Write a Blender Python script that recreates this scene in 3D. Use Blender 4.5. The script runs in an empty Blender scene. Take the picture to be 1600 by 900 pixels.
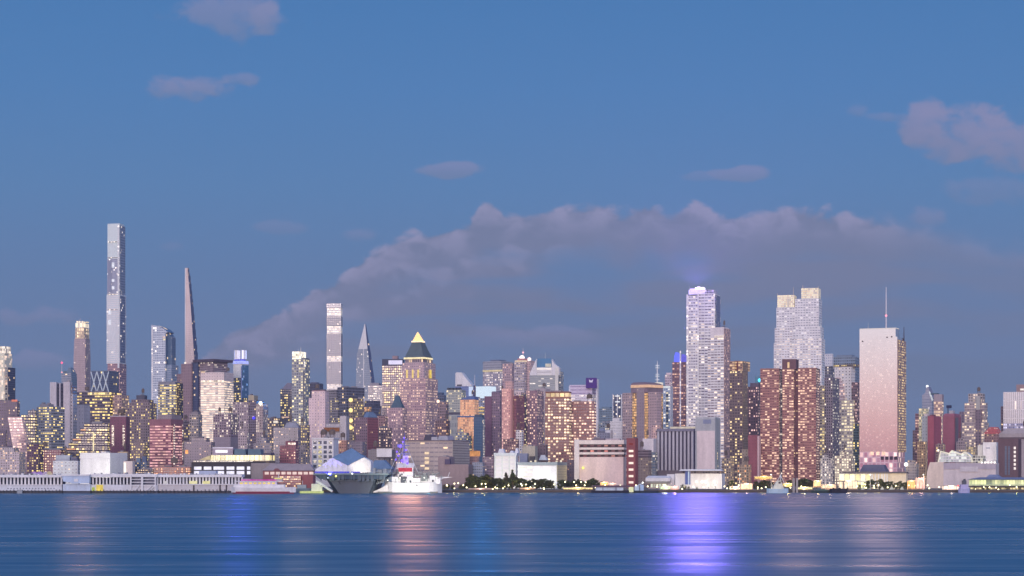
import bpy, bmesh, math, random
from mathutils import Vector, Matrix
R = math.radians
scene = bpy.context.scene
COL = scene.collection

# ------------------------------------------------------------------ camera
FOC = 3115.0          # focal length in units of a 1600-wide picture
HZ = 735.0            # row of the horizon
CAMZ = 14.0           # eye height above the river
cam_d = bpy.data.cameras.new('camera')
cam = bpy.data.objects.new('camera', cam_d); COL.objects.link(cam)
cam.location = (0, 0, CAMZ); cam.rotation_euler = (R(90), 0, 0)
cam_d.sensor_width = 36.0
cam_d.lens = 36.0 * FOC / 1600.0
cam_d.shift_y = (HZ - 450.0) / 1600.0
cam_d.clip_start = 1.0; cam_d.clip_end = 120000.0
scene.camera = cam

# ------------------------------------------------------------------ exposure
vs = scene.view_settings
vs.view_transform = 'Standard'; vs.look = 'None'; vs.gamma = 1.0; vs.exposure = 0.05
vs.use_curve_mapping = False
scene.cycles.use_denoising = True
scene.cycles.max_bounces = 6
scene.cycles.diffuse_bounces = 2
scene.cycles.glossy_bounces = 3
scene.cycles.transmission_bounces = 2
scene.cycles.volume_bounces = 0
scene.cycles.caustics_reflective = False
scene.cycles.caustics_refractive = False
scene.cycles.sample_clamp_indirect = 4.0

def lin(c):
    c = c / 255.0
    return c / 12.92 if c <= 0.04045 else ((c + 0.055) / 1.055) ** 2.4
def L3(rgb): return (lin(rgb[0]), lin(rgb[1]), lin(rgb[2]))

# ------------------------------------------------------------------ node helper
class NT:
    def __init__(s, tree): s.t = tree; s.n = tree.nodes; s.l = tree.links
    def new(s, typ, **kw):
        nd = s.n.new(typ)
        for k, v in kw.items(): setattr(nd, k, v)
        return nd
    def put(s, sock, v):
        if v is None: return
        if isinstance(v, bpy.types.NodeSocket): s.l.new(v, sock)
        elif isinstance(v, (tuple, list)) and len(v) == 3 and sock.type == 'RGBA': sock.default_value = (*v, 1)
        else: sock.default_value = v
    def m(s, op, a, b=None, c=None, clamp=False):
        nd = s.new('ShaderNodeMath', operation=op, use_clamp=clamp)
        for i, v in enumerate((a, b, c)): s.put(nd.inputs[i], v)
        return nd.outputs[0]
    def comb(s, x, y, z):
        nd = s.new('ShaderNodeCombineXYZ')
        for i, v in enumerate((x, y, z)): s.put(nd.inputs[i], v)
        return nd.outputs[0]
    def sep(s, v):
        nd = s.new('ShaderNodeSeparateXYZ'); s.put(nd.inputs[0], v); return nd.outputs
    def noise(s, vec, scale=1.0, detail=2.0, rough=0.5, dist=0.0):
        nd = s.new('ShaderNodeTexNoise'); s.put(nd.inputs['Vector'], vec)
        nd.inputs['Scale'].default_value = scale; nd.inputs['Detail'].default_value = detail
        nd.inputs['Roughness'].default_value = rough; nd.inputs['Distortion'].default_value = dist
        return nd.outputs[0]
    def mix(s, f, a, b, blend='MIX'):
        nd = s.new('ShaderNodeMix', data_type='RGBA', blend_type=blend)
        s.put(nd.inputs[0], f); s.put(nd.inputs[6], a); s.put(nd.inputs[7], b)
        return nd.outputs[2]
    def step(s, v, e0, e1, smooth=True):
        nd = s.new('ShaderNodeMapRange', interpolation_type='SMOOTHSTEP' if smooth else 'LINEAR')
        s.put(nd.inputs[0], v); s.put(nd.inputs[1], e0); s.put(nd.inputs[2], e1)
        return nd.outputs[0]

# ------------------------------------------------------------------ sky: dusk, the sun just gone down behind the viewer (west)
SUN_ELEV = 4.0
SUN_AZ = 188.0          # compass-like, measured from +Y
world = bpy.data.worlds.new('World'); scene.world = world; world.use_nodes = True
w = NT(world.node_tree); w.n.clear()
sky = w.new('ShaderNodeTexSky', sky_type='NISHITA')
sky.sun_disc = False; sky.sun_elevation = R(SUN_ELEV); sky.sun_rotation = R(SUN_AZ)
sky.altitude = 0; sky.air_density = 1.0; sky.dust_density = 1.5; sky.ozone_density = 3.0
dirv = w.new('ShaderNodeTexCoord').outputs['Generated']
dx, dy, dz = w.sep(dirv)
ys = w.m('MAXIMUM', dy, 0.05)
U = w.m('MULTIPLY_ADD', w.m('DIVIDE', dx, ys), FOC, 800.0)       # bearing east of the viewer
V = w.m('MULTIPLY_ADD', w.m('DIVIDE', dz, ys), -FOC, HZ)         # height in the sky
SKY_K = 0.15
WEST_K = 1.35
skyc = w.new('ShaderNodeVectorMath', operation='SCALE'); w.put(skyc.inputs[0], sky.outputs[0]); skyc.inputs[3].default_value = SKY_K
# twilight colours of the clear eastern sky by elevation (earth-shadow band low, deep blue above)
ramp = w.new('ShaderNodeValToRGB')
el = w.m('ARCSINE', w.m('MAXIMUM', dz, 0.0))
w.put(ramp.inputs[0], w.m('MULTIPLY', el, 1.0 / R(40), clamp=True))
cr = ramp.color_ramp
def stop(i, p, c):
    e = cr.elements[i] if i < 2 else cr.elements.new(p)
    e.position = p; e.color = (*L3(c), 1)
stop(0, 0.0, (109, 127, 162)); stop(1, 1.0, (38, 80, 140))
for p, c in ((0.085, (105, 128, 168)), (0.145, (97, 128, 172)), (0.20, (90, 130, 178)), (0.27, (80, 127, 181)), (0.34, (72, 122, 178)), (0.6, (52, 100, 160))):
    stop(9, p, c)
east = w.m('MULTIPLY', w.step(dy, -0.35, 0.45), 1.0)
# the bright western after-glow behind the viewer: peach on the horizon, lavender and blue above
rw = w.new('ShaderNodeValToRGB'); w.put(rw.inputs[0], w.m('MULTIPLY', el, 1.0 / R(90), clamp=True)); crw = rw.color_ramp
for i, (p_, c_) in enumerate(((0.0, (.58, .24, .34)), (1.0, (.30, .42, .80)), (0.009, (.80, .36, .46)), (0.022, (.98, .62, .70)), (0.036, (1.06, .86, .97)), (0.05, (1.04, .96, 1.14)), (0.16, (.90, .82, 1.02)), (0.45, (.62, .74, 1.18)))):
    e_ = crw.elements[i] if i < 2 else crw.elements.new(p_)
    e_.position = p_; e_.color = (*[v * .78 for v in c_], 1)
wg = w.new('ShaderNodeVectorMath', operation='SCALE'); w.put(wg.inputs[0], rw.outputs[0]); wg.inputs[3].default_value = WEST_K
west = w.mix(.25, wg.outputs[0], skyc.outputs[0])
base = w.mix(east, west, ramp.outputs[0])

# clouds, mapped on sky direction
P = w.comb(w.m('DIVIDE', U, 100.0), w.m('DIVIDE', V, 62.0), 3.1)
n_big = w.noise(P, 1.0, 6.0, 0.56)
n_puff = w.noise(w.comb(w.m('DIVIDE', U, 46.0), w.m('DIVIDE', V, 34.0), 8.7), 1.0, 4.0, 0.5, 0.3)
n_str = w.noise(w.comb(w.m('DIVIDE', U, 260.0), w.m('DIVIDE', V, 38.0), 1.3), 1.0, 4.0, 0.5)
fc = w.new('ShaderNodeFloatCurve')
edge_pts = [(-600, 680), (240, 640), (312, 562), (375, 512), (440, 486), (512, 442), (576, 400), (600, 386), (660, 366), (728, 352), (765, 318), (795, 336), (880, 324), (935, 322), (975, 334), (1015, 314), (1045, 334), (1085, 322), (1130, 340), (1190, 338), (1270, 328), (1330, 334), (1400, 342), (1450, 340), (1550, 368), (1700, 380), (2200, 420)]
cm = fc.mapping; cv = cm.curves[0]
tx = lambda u: (u + 600) / 2800.0
pts = [(tx(u), v / 900.0) for u, v in edge_pts]
while len(cv.points) < len(pts): cv.points.new(0.5, 0.5)
for p, (a, b) in zip(cv.points, pts): p.location = (a, b); p.handle_type = 'AUTO_CLAMPED'
cm.update()
w.put(fc.inputs['Value'], w.m('DIVIDE', w.m('ADD', U, 600.0), 2800.0, clamp=True)); fc.inputs['Factor'].default_value = 1.0
edge = w.m('MULTIPLY', fc.outputs[0], 900.0)
dep = w.m('SUBTRACT', V, edge)
dep = w.m('ADD', dep, w.m('MULTIPLY', w.m('SUBTRACT', n_big, 0.5), 34.0))
dep = w.m('ADD', dep, w.m('MULTIPLY', w.m('SUBTRACT', n_puff, 0.5), 52.0))
dep_l = w.m('ADD', dep, 2.0)
bank = w.step(dep_l, -3.0, w.m('ADD', 9.0, w.m('MULTIPLY', w.step(U, 1300.0, 1480.0), 40.0)))
bank = w.m('MULTIPLY', bank, w.m('SUBTRACT', 1.0, w.m('MULTIPLY', w.step(U, 1320.0, 1560.0), 0.35)))
body = w.m('MULTIPLY_ADD', w.step(n_str, 0.36, 0.60), 0.72, 0.28)          # blue gaps between the layers
for (gx, gy, rx, ry) in ((905, 442, 95, 40), (860, 500, 170, 18), (1400, 520, 150, 26), (1180, 590, 200, 30), (430, 600, 160, 40)):
    gq = w.m('ADD', w.m('POWER', w.m('ABSOLUTE', w.m('DIVIDE', w.m('SUBTRACT', U, gx), rx)), 2.0), w.m('POWER', w.m('ABSOLUTE', w.m('DIVIDE', w.m('SUBTRACT', V, gy), ry)), 2.0))
    gq = w.m('ADD', gq, w.m('MULTIPLY', w.m('SUBTRACT', n_big, 0.5), 2.4))
    body = w.m('MULTIPLY', body, w.m('MULTIPLY_ADD', w.step(gq, 0.1, 1.3), 0.7, 0.3))
body = w.mix(w.step(dep_l, 45.0, 100.0), (1, 1, 1), w.comb(body, body, body))
bank = w.m('MULTIPLY', bank, w.sep(body)[0])
bank = w.m('MULTIPLY', bank, w.m('SUBTRACT', 1.0, w.m('MULTIPLY', w.step(dep_l, 120.0, 330.0), 0.35)))
rim = w.m('SUBTRACT', 1.0, w.step(dep_l, 4.0, 62.0))
rimn = w.m('MULTIPLY', rim, w.step(n_puff, 0.34, 0.62))
rimn = w.m('MAXIMUM', rimn, w.m('MULTIPLY', w.m('MULTIPLY', w.step(n_puff, 0.46, 0.66), w.m('SUBTRACT', 1.0, w.step(dep_l, 60.0, 150.0))), w.m('MULTIPLY', w.m('SUBTRACT', 1.0, w.step(U, 780.0, 1000.0)), 0.6)))
ccol = w.mix(rimn, L3((119, 127, 158)), L3((148, 148, 181)))
ccol = w.mix(w.m('MULTIPLY', w.step(dep_l, 90.0, 250.0), w.step(n_str, 0.3, 0.6)), ccol, L3((108, 123, 155)))
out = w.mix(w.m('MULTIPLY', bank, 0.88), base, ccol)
# lone small clouds: bearing, height, width, depth, opacity
for (cx, cy, rx, ry, op) in ((352, 22, 88, 44, .62), (418, 30, 36, 26, .5), (300, 138, 82, 21, .72), (366, 124, 34, 12, .5), (700, 265, 52, 12, .6),
                             (1166, 272, 44, 12, .6), (1090, 276, 24, 7, .3), (1452, 196, 50, 36, .85), (1520, 212, 88, 48, .85), (1600, 226, 105, 60, .85), (1390, 182, 40, 9, .4),
                             (1339, 172, 18, 12, .35), (1560, 292, 90, 24, .35), (60, 494, 60, 16, .5), (58, 562, 52, 16, .5), (440, 356, 38, 11, .3), (566, 368, 28, 12, .35),
                             (870, 526, 90, 16, .45), (770, 528, 60, 20, .35), (1446, 338, 30, 16, .5), (268, 386, 26, 8, .2)):
    qx = w.m('POWER', w.m('ABSOLUTE', w.m('DIVIDE', w.m('SUBTRACT', U, cx), rx)), 2.0)
    qy = w.m('POWER', w.m('ABSOLUTE', w.m('DIVIDE', w.m('SUBTRACT', V, cy), ry)), 2.0)
    q = w.m('ADD', w.m('ADD', qx, qy), w.m('MULTIPLY', w.m('SUBTRACT', w.m('ADD', n_big, n_puff), 1.0), 3.2))
    d = w.m('SUBTRACT', 1.0, w.step(q, 0.15, 1.25))
    lit = w.mix(w.step(w.m('SUBTRACT', V, cy), -ry * 0.7, ry * 0.9), L3((134, 139, 177)), L3((120, 131, 166)))
    out = w.mix(w.m('MULTIPLY', d, w.m('MULTIPLY', op, w.step(dy, 0.1, 0.3))), out, lit)
front = w.step(dy, 0.1, 0.3)
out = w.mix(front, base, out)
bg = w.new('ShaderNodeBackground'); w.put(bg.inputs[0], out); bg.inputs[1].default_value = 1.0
wo = w.new('ShaderNodeOutputWorld'); w.l.new(bg.outputs[0], wo.inputs[0])

# ------------------------------------------------------------------ after-glow from the west
sun_d = bpy.data.lights.new('sun', 'SUN'); sun = bpy.data.objects.new('sun', sun_d); COL.objects.link(sun)
sun_d.energy = 1.3; sun_d.angle = R(14); sun_d.color = (1.0, 0.78, 0.76)
_sd = Vector((math.sin(R(SUN_AZ)) * math.cos(R(SUN_ELEV)), math.cos(R(SUN_AZ)) * math.cos(R(SUN_ELEV)), math.sin(R(SUN_ELEV))))
sun.rotation_euler = (-_sd).to_track_quat('-Z', 'Y').to_euler()
# ------------------------------------------------------------------ mesh helpers
def link(name, bm, mats, parent=None, smooth=False):
    me = bpy.data.meshes.new(name); bm.to_mesh(me); bm.free()
    if not isinstance(mats, (list, tuple)): mats = [mats]
    for m_ in mats: me.materials.append(m_)
    if smooth:
        for p in me.polygons: p.use_smooth = True
    o = bpy.data.objects.new(name, me); COL.objects.link(o)
    if parent is not None:
        o.parent = parent; o.matrix_parent_inverse = parent.matrix_basis.inverted()
    return o
def mount(o, part):
    """make a piece a sub-part of the part it sits on"""
    o.parent = part; o.matrix_parent_inverse = Matrix.Identity(4); return o
def tag(o, label=None, cat=None, group=None, kind=None):
    if label: o['label'] = label
    if cat: o['category'] = cat
    if group: o['group'] = group
    if kind: o['kind'] = kind
    return o

def mat_new(name):
    m_ = bpy.data.materials.new(name); m_.use_nodes = True
    t = NT(m_.node_tree); t.n.clear(); return m_, t

# ------------------------------------------------------------------ river: long-exposure smooth
m_water, t = mat_new('river')
pos = t.new('ShaderNodeNewGeometry').outputs['Position']
px_, py_, pz_ = t.sep(pos)
streak = t.noise(t.comb(t.m('DIVIDE', px_, 70.0), t.m('DIVIDE', py_, 11.0), 0.0), 1.0, 3.0, 0.55)
fine = t.noise(t.comb(t.m('DIVIDE', px_, 9.0), t.m('DIVIDE', py_, 3.0), 4.0), 1.0, 3.0, 0.6)
bs = t.new('ShaderNodeBsdfPrincipled')
bs.inputs['Base Color'].default_value = (0.004, 0.140, 0.270, 1)
bs.inputs['IOR'].default_value = 1.16
bs.inputs['Specular IOR Level'].default_value = 0.5
t.put(bs.inputs['Roughness'], t.m('MULTIPLY_ADD', t.step(streak, .3, .7), 0.16, 0.25))
bump = t.new('ShaderNodeBump'); bump.inputs['Strength'].default_value = 0.5; bump.inputs['Distance'].default_value = 0.13
t.put(bump.inputs['Height'], t.m('ADD', t.m('MULTIPLY', streak, 1.6), t.m('MULTIPLY', fine, 0.35)))
t.l.new(bump.outputs[0], bs.inputs['Normal'])
t.l.new(bs.outputs[0], t.new('ShaderNodeOutputMaterial').inputs[0])
bm = bmesh.new()
vs_ = [bm.verts.new(p) for p in ((-40000, -6000, 0), (40000, -6000, 0), (40000, 1262, 0), (-40000, 1262, 0))]
bm.faces.new(vs_)
tag(link('river_water', bm, m_water), 'smooth blue river with soft coloured light streaks', None, None, 'structure')
# ------------------------------------------------------------------ materials
K_ALB = (0.54, 0.49, 0.60)      # how bright a white west wall gets in this dusk, used to turn seen tones into albedos
def alb(rgb):
    c = [lin(rgb[i]) / K_ALB[i] for i in range(3)]
    g = .3 * c[0] + .5 * c[1] + .2 * c[2]
    return tuple(min(0.85, max(0.012, (g + (c[i] - g) * .78) * .92)) for i in range(3))

WARM = (255, 214, 150); YEL = (255, 222, 122); WHT = (255, 240, 224); PNK = (255, 206, 180); ORG = (255, 166, 88); GRN = (214, 236, 120)

def _facade_group():
    g = bpy.data.node_groups.new('facade', 'ShaderNodeTree')
    itf = g.interface
    for nm, ty, dv in (('Wall', 'NodeSocketColor', (.3, .3, .3, 1)), ('Glass', 'NodeSocketColor', (.03, .04, .06, 1)), ('Lamp', 'NodeSocketColor', (1, .8, .5, 1)),
                       ('Lit', 'NodeSocketFloat', .3), ('Power', 'NodeSocketFloat', 1.), ('W', 'NodeSocketFloat', .6), ('H', 'NodeSocketFloat', .55),
                       ('Row', 'NodeSocketFloat', 0.), ('Seed', 'NodeSocketFloat', 0.), ('WallRough', 'NodeSocketFloat', .7), ('GlassRough', 'NodeSocketFloat', .15), ('Metal', 'NodeSocketFloat', 0.)):
        s_ = itf.new_socket(nm, in_out='INPUT', socket_type=ty); s_.default_value = dv
    itf.new_socket('Shader', in_out='OUTPUT', socket_type='NodeSocketShader')
    t = NT(g); gi = t.new('NodeGroupInput').outputs; go = t.new('NodeGroupOutput')
    uv = t.new('ShaderNodeUVMap').outputs[0]
    u, v, _ = t.sep(uv)
    fu, fv = t.m('FLOOR', u), t.m('FLOOR', v)
    cu, cv = t.m('FRACT', u), t.m('FRACT', v)
    du = t.m('ABSOLUTE', t.m('SUBTRACT', cu, .5)); dv_ = t.m('ABSOLUTE', t.m('SUBTRACT', cv, .5))
    mask = t.m('MULTIPLY', t.m('LESS_THAN', du, t.m('MULTIPLY', gi['W'], .5)), t.m('LESS_THAN', dv_, t.m('MULTIPLY', gi['H'], .5)))
    def wn(vec):
        nd = t.new('ShaderNodeTexWhiteNoise', noise_dimensions='3D'); t.put(nd.inputs[0], vec); return nd
    a = wn(t.comb(fu, fv, gi['Seed']))
    r0 = a.outputs['Value']; rc = t.new('ShaderNodeSeparateColor'); t.l.new(a.outputs['Color'], rc.inputs[0])
    row = wn(t.comb(7.0, fv, t.m('ADD', gi['Seed'], 3.3))).outputs['Value']
    cl = t.noise(t.comb(t.m('MULTIPLY', fu, .33), t.m('MULTIPLY', fv, .22), gi['Seed']), 1.0, 1.0)       # patches of occupied rooms
    thr = t.m('MULTIPLY', gi['Lit'], t.m('MULTIPLY_ADD', cl, 1.5, .25))
    thr = t.m('MULTIPLY', thr, t.m('ADD', t.m('SUBTRACT', 1.0, gi['Row']), t.m('MULTIPLY', gi['Row'], t.m('MULTIPLY', t.m('GREATER_THAN', row, .5), 2.0))))
    colr = wn(t.comb(fu, 11.0, t.m('ADD', gi['Seed'], 5.1))).outputs['Value']        # stacks of rooms used alike
    thr = t.m('MULTIPLY', thr, t.m('MAXIMUM', t.m('MULTIPLY_ADD', colr, 1.1, .45), t.m('GREATER_THAN', gi['Lit'], .75)))
    lit = t.m('MULTIPLY', t.m('LESS_THAN', r0, thr), mask)
    # inside a lit window: blinds, ceiling line, furniture
    inner = t.noise(t.comb(t.m('MULTIPLY', u, 3.1), t.m('MULTIPLY', v, 2.7), gi['Seed']), 1.0, 2.0)
    bri = t.m('MULTIPLY_ADD', rc.outputs[1], .75, .2)
    bri = t.m('MULTIPLY', bri, t.m('MULTIPLY_ADD', inner, 1.1, .45))
    e_str = t.m('MULTIPLY', t.m('MULTIPLY', lit, bri), t.m('MULTIPLY', gi['Power'], 1.65))
    lampc = t.mix(t.m('MULTIPLY', rc.outputs[2], .45), gi['Lamp'], (1.0, .74, .46))
    # weathered wall
    pos = t.new('ShaderNodeTexCoord').outputs['Object']
    p1, p2, p3 = t.sep(pos)
    st = t.noise(t.comb(t.m('DIVIDE', p1, 7.0), t.m('DIVIDE', p2, 7.0), t.m('DIVIDE', p3, 45.0)), 1.0, 4.0, .6)
    gr = t.noise(t.comb(t.m('DIVIDE', p1, 2.2), t.m('DIVIDE', p2, 2.2), t.m('DIVIDE', p3, 2.2)), 1.0, 3.0, .6)
    fac = t.m('MULTIPLY', t.m('MULTIPLY_ADD', st, .5, .75), t.m('MULTIPLY_ADD', gr, .3, .85))
    wall = t.mix(1.0, gi['Wall'], t.comb(fac, fac, fac), 'MULTIPLY')
    gl = t.mix(t.m('MULTIPLY', t.m('GREATER_THAN', rc.outputs[0], .62), .35), gi['Glass'], gi['Wall'])     # drawn blinds
    bs = t.new('ShaderNodeBsdfPrincipled')
    t.put(bs.inputs['Base Color'], t.mix(mask, wall, gl))
    rr = t.m('ADD', t.m('MULTIPLY', mask, gi['GlassRough']), t.m('MULTIPLY', t.m('SUBTRACT', 1.0, mask), gi['WallRough']))
    t.put(bs.inputs['Roughness'], rr)
    t.put(bs.inputs['Metallic'], gi['Metal'])
    t.put(bs.inputs['Emission Color'], lampc); t.put(bs.inputs['Emission Strength'], e_str)
    t.l.new(bs.outputs[0], go.inputs[0])
    return g
FACADE = _facade_group()
_mc = {}
_seed = [0]
def F(rgb, w=.6, h=.55, lit=.3, lamp=WARM, power=1.25, row=0., glass=(34, 40, 58), wr=.75, gr=.16, metal=0., name='facade'):
    _seed[0] += 1
    m_, t = mat_new(name + '_wall')
    nd = t.new('ShaderNodeGroup'); nd.node_tree = FACADE
    nd.inputs['Wall'].default_value = (*alb(rgb), 1); nd.inputs['Glass'].default_value = (*alb(glass), 1)
    nd.inputs['Lamp'].default_value = (*L3(lamp), 1)
    for k, v_ in (('Lit', lit), ('Power', power), ('W', w), ('H', h), ('Row', row), ('Seed', _seed[0] * 1.37), ('WallRough', wr), ('GlassRough', gr), ('Metal', metal)):
        nd.inputs[k].default_value = v_
    t.l.new(nd.outputs[0], t.new('ShaderNodeOutputMaterial').inputs[0])
    return m_
def S(rgb, rough=.75, metal=0., raw=False, name='plain'):
    """plain weathered surface"""
    key = ('S', rgb, rough, metal, raw)
    if key in _mc: return _mc[key]
    m_, t = mat_new(name)
    c = L3(rgb) if raw else alb(rgb)
    p1, p2, p3 = t.sep(t.new('ShaderNodeTexCoord').outputs['Object'])
    st = t.noise(t.comb(t.m('DIVIDE', p1, 4.0), t.m('DIVIDE', p2, 4.0), t.m('DIVIDE', p3, 22.0)), 1.0, 4.0, .6)
    gr = t.noise(t.comb(t.m('DIVIDE', p1, 1.3), t.m('DIVIDE', p2, 1.3), t.m('DIVIDE', p3, 1.3)), 1.0, 3.0, .6)
    fac = t.m('MULTIPLY', t.m('MULTIPLY_ADD', st, .55, .72), t.m('MULTIPLY_ADD', gr, .35, .82))
    bs = t.new('ShaderNodeBsdfPrincipled')
    t.put(bs.inputs['Base Color'], t.mix(1.0, c, t.comb(fac, fac, fac), 'MULTIPLY'))
    bs.inputs['Roughness'].default_value = rough; bs.inputs['Metallic'].default_value = metal
    t.l.new(bs.outputs[0], t.new('ShaderNodeOutputMaterial').inputs[0])
    _mc[key] = m_; return m_
def E(rgb, power=1.5, vary=.5, name='surface_glow'):
    """glowing surface: lamps, lit panels, and parts whose light is put in as glow"""
    key = ('E', rgb, power, vary)
    if key in _mc: return _mc[key]
    m_, t = mat_new(name)
    p1, p2, p3 = t.sep(t.new('ShaderNodeTexCoord').outputs['Object'])
    n = t.noise(t.comb(t.m('DIVIDE', p1, 2.6), t.m('DIVIDE', p2, 2.6), t.m('DIVIDE', p3, 2.6)), 1.0, 2.0, .5)
    em = t.new('ShaderNodeEmission'); em.inputs[0].default_value = (*L3(rgb), 1)
    t.put(em.inputs[1], t.m('MULTIPLY', power, t.m('MULTIPLY_ADD', n, 2 * vary, 1 - vary)))
    t.l.new(em.outputs[0], t.new('ShaderNodeOutputMaterial').inputs[0])
    _mc[key] = m_; return m_
ROOF = S((70, 66, 84)); MECH = S((112, 106, 126)); DARK = S((40, 40, 56)); WHITE = S((208, 206, 214)); STEEL = S((150, 152, 170), .4)

# ------------------------------------------------------------------ placing: a bearing and a distance give a point in the world
LAND = 1.7
def X_at(px, Y): return (px - 800.0) / FOC * Y
def Z_at(py, Y): return CAMZ + (HZ - py) / FOC * Y
def M_at(n, Y): return n / FOC * Y           # metres for a bearing span

def bx(bm, x0, x1, y0, y1, z0, z1, mi=0):
    vv = [bm.verts.new(p) for p in ((x0, y0, z0), (x1, y0, z0), (x1, y1, z0), (x0, y1, z0), (x0, y0, z1), (x1, y0, z1), (x1, y1, z1), (x0, y1, z1))]
    for f in ((0, 1, 5, 4), (1, 2, 6, 5), (2, 3, 7, 6), (3, 0, 4, 7), (4, 5, 6, 7), (3, 2, 1, 0)):
        fc_ = bm.faces.new([vv[i] for i in f]); fc_.material_index = mi
    return vv
def tube(bm, p, q, r0, r1=None, n=6, mi=0):
    r1 = r0 if r1 is None else r1
    p, q = Vector(p), Vector(q); ax = (q - p).normalized()
    s = ax.orthogonal().normalized(); c = ax.cross(s)
    a = [bm.verts.new(p + (s * math.cos(2 * math.pi * i / n) + c * math.sin(2 * math.pi * i / n)) * r0) for i in range(n)]
    b = [bm.verts.new(q + (s * math.cos(2 * math.pi * i / n) + c * math.sin(2 * math.pi * i / n)) * r1) for i in range(n)]
    for i in range(n):
        j = (i + 1) % n; bm.faces.new((a[i], a[j], b[j], b[i])).material_index = mi
    bm.faces.new(a[::-1]).material_index = mi; bm.faces.new(b).material_index = mi
def lathe(bm, c, prof, n=12, mi=0):
    rings = []
    for r, z in prof:
        rings.append([bm.verts.new((c[0] + r * math.cos(2 * math.pi * i / n), c[1] + r * math.sin(2 * math.pi * i / n), c[2] + z)) for i in range(n)])
    for a, b in zip(rings, rings[1:]):
        for i in range(n):
            j = (i + 1) % n; bm.faces.new((a[i], a[j], b[j], b[i])).material_index = mi
    bm.faces.new(rings[0][::-1]).material_index = mi; bm.faces.new(rings[-1]).material_index = mi
def prism(bm, pts, y0, y1, mi=0):
    """outline (x, z) extruded in depth from y0 to y1"""
    a = [bm.verts.new((x, y0, z)) for x, z in pts]; b = [bm.verts.new((x, y1, z)) for x, z in pts]
    n = len(pts)
    fs = [bm.faces.new(a), bm.faces.new(b[::-1])]
    for i in range(n):
        j = (i + 1) % n; fs.append(bm.faces.new((a[j], a[i], b[i], b[j])))
    for f in fs: f.material_index = mi
    bmesh.ops.recalc_face_normals(bm, faces=fs)

def empty(name, loc, label, cat, group=None):
    o = bpy.data.objects.new(name, None); COL.objects.link(o); o.location = loc; o.empty_display_size = 1.0
    return tag(o, label, cat, group)

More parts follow.
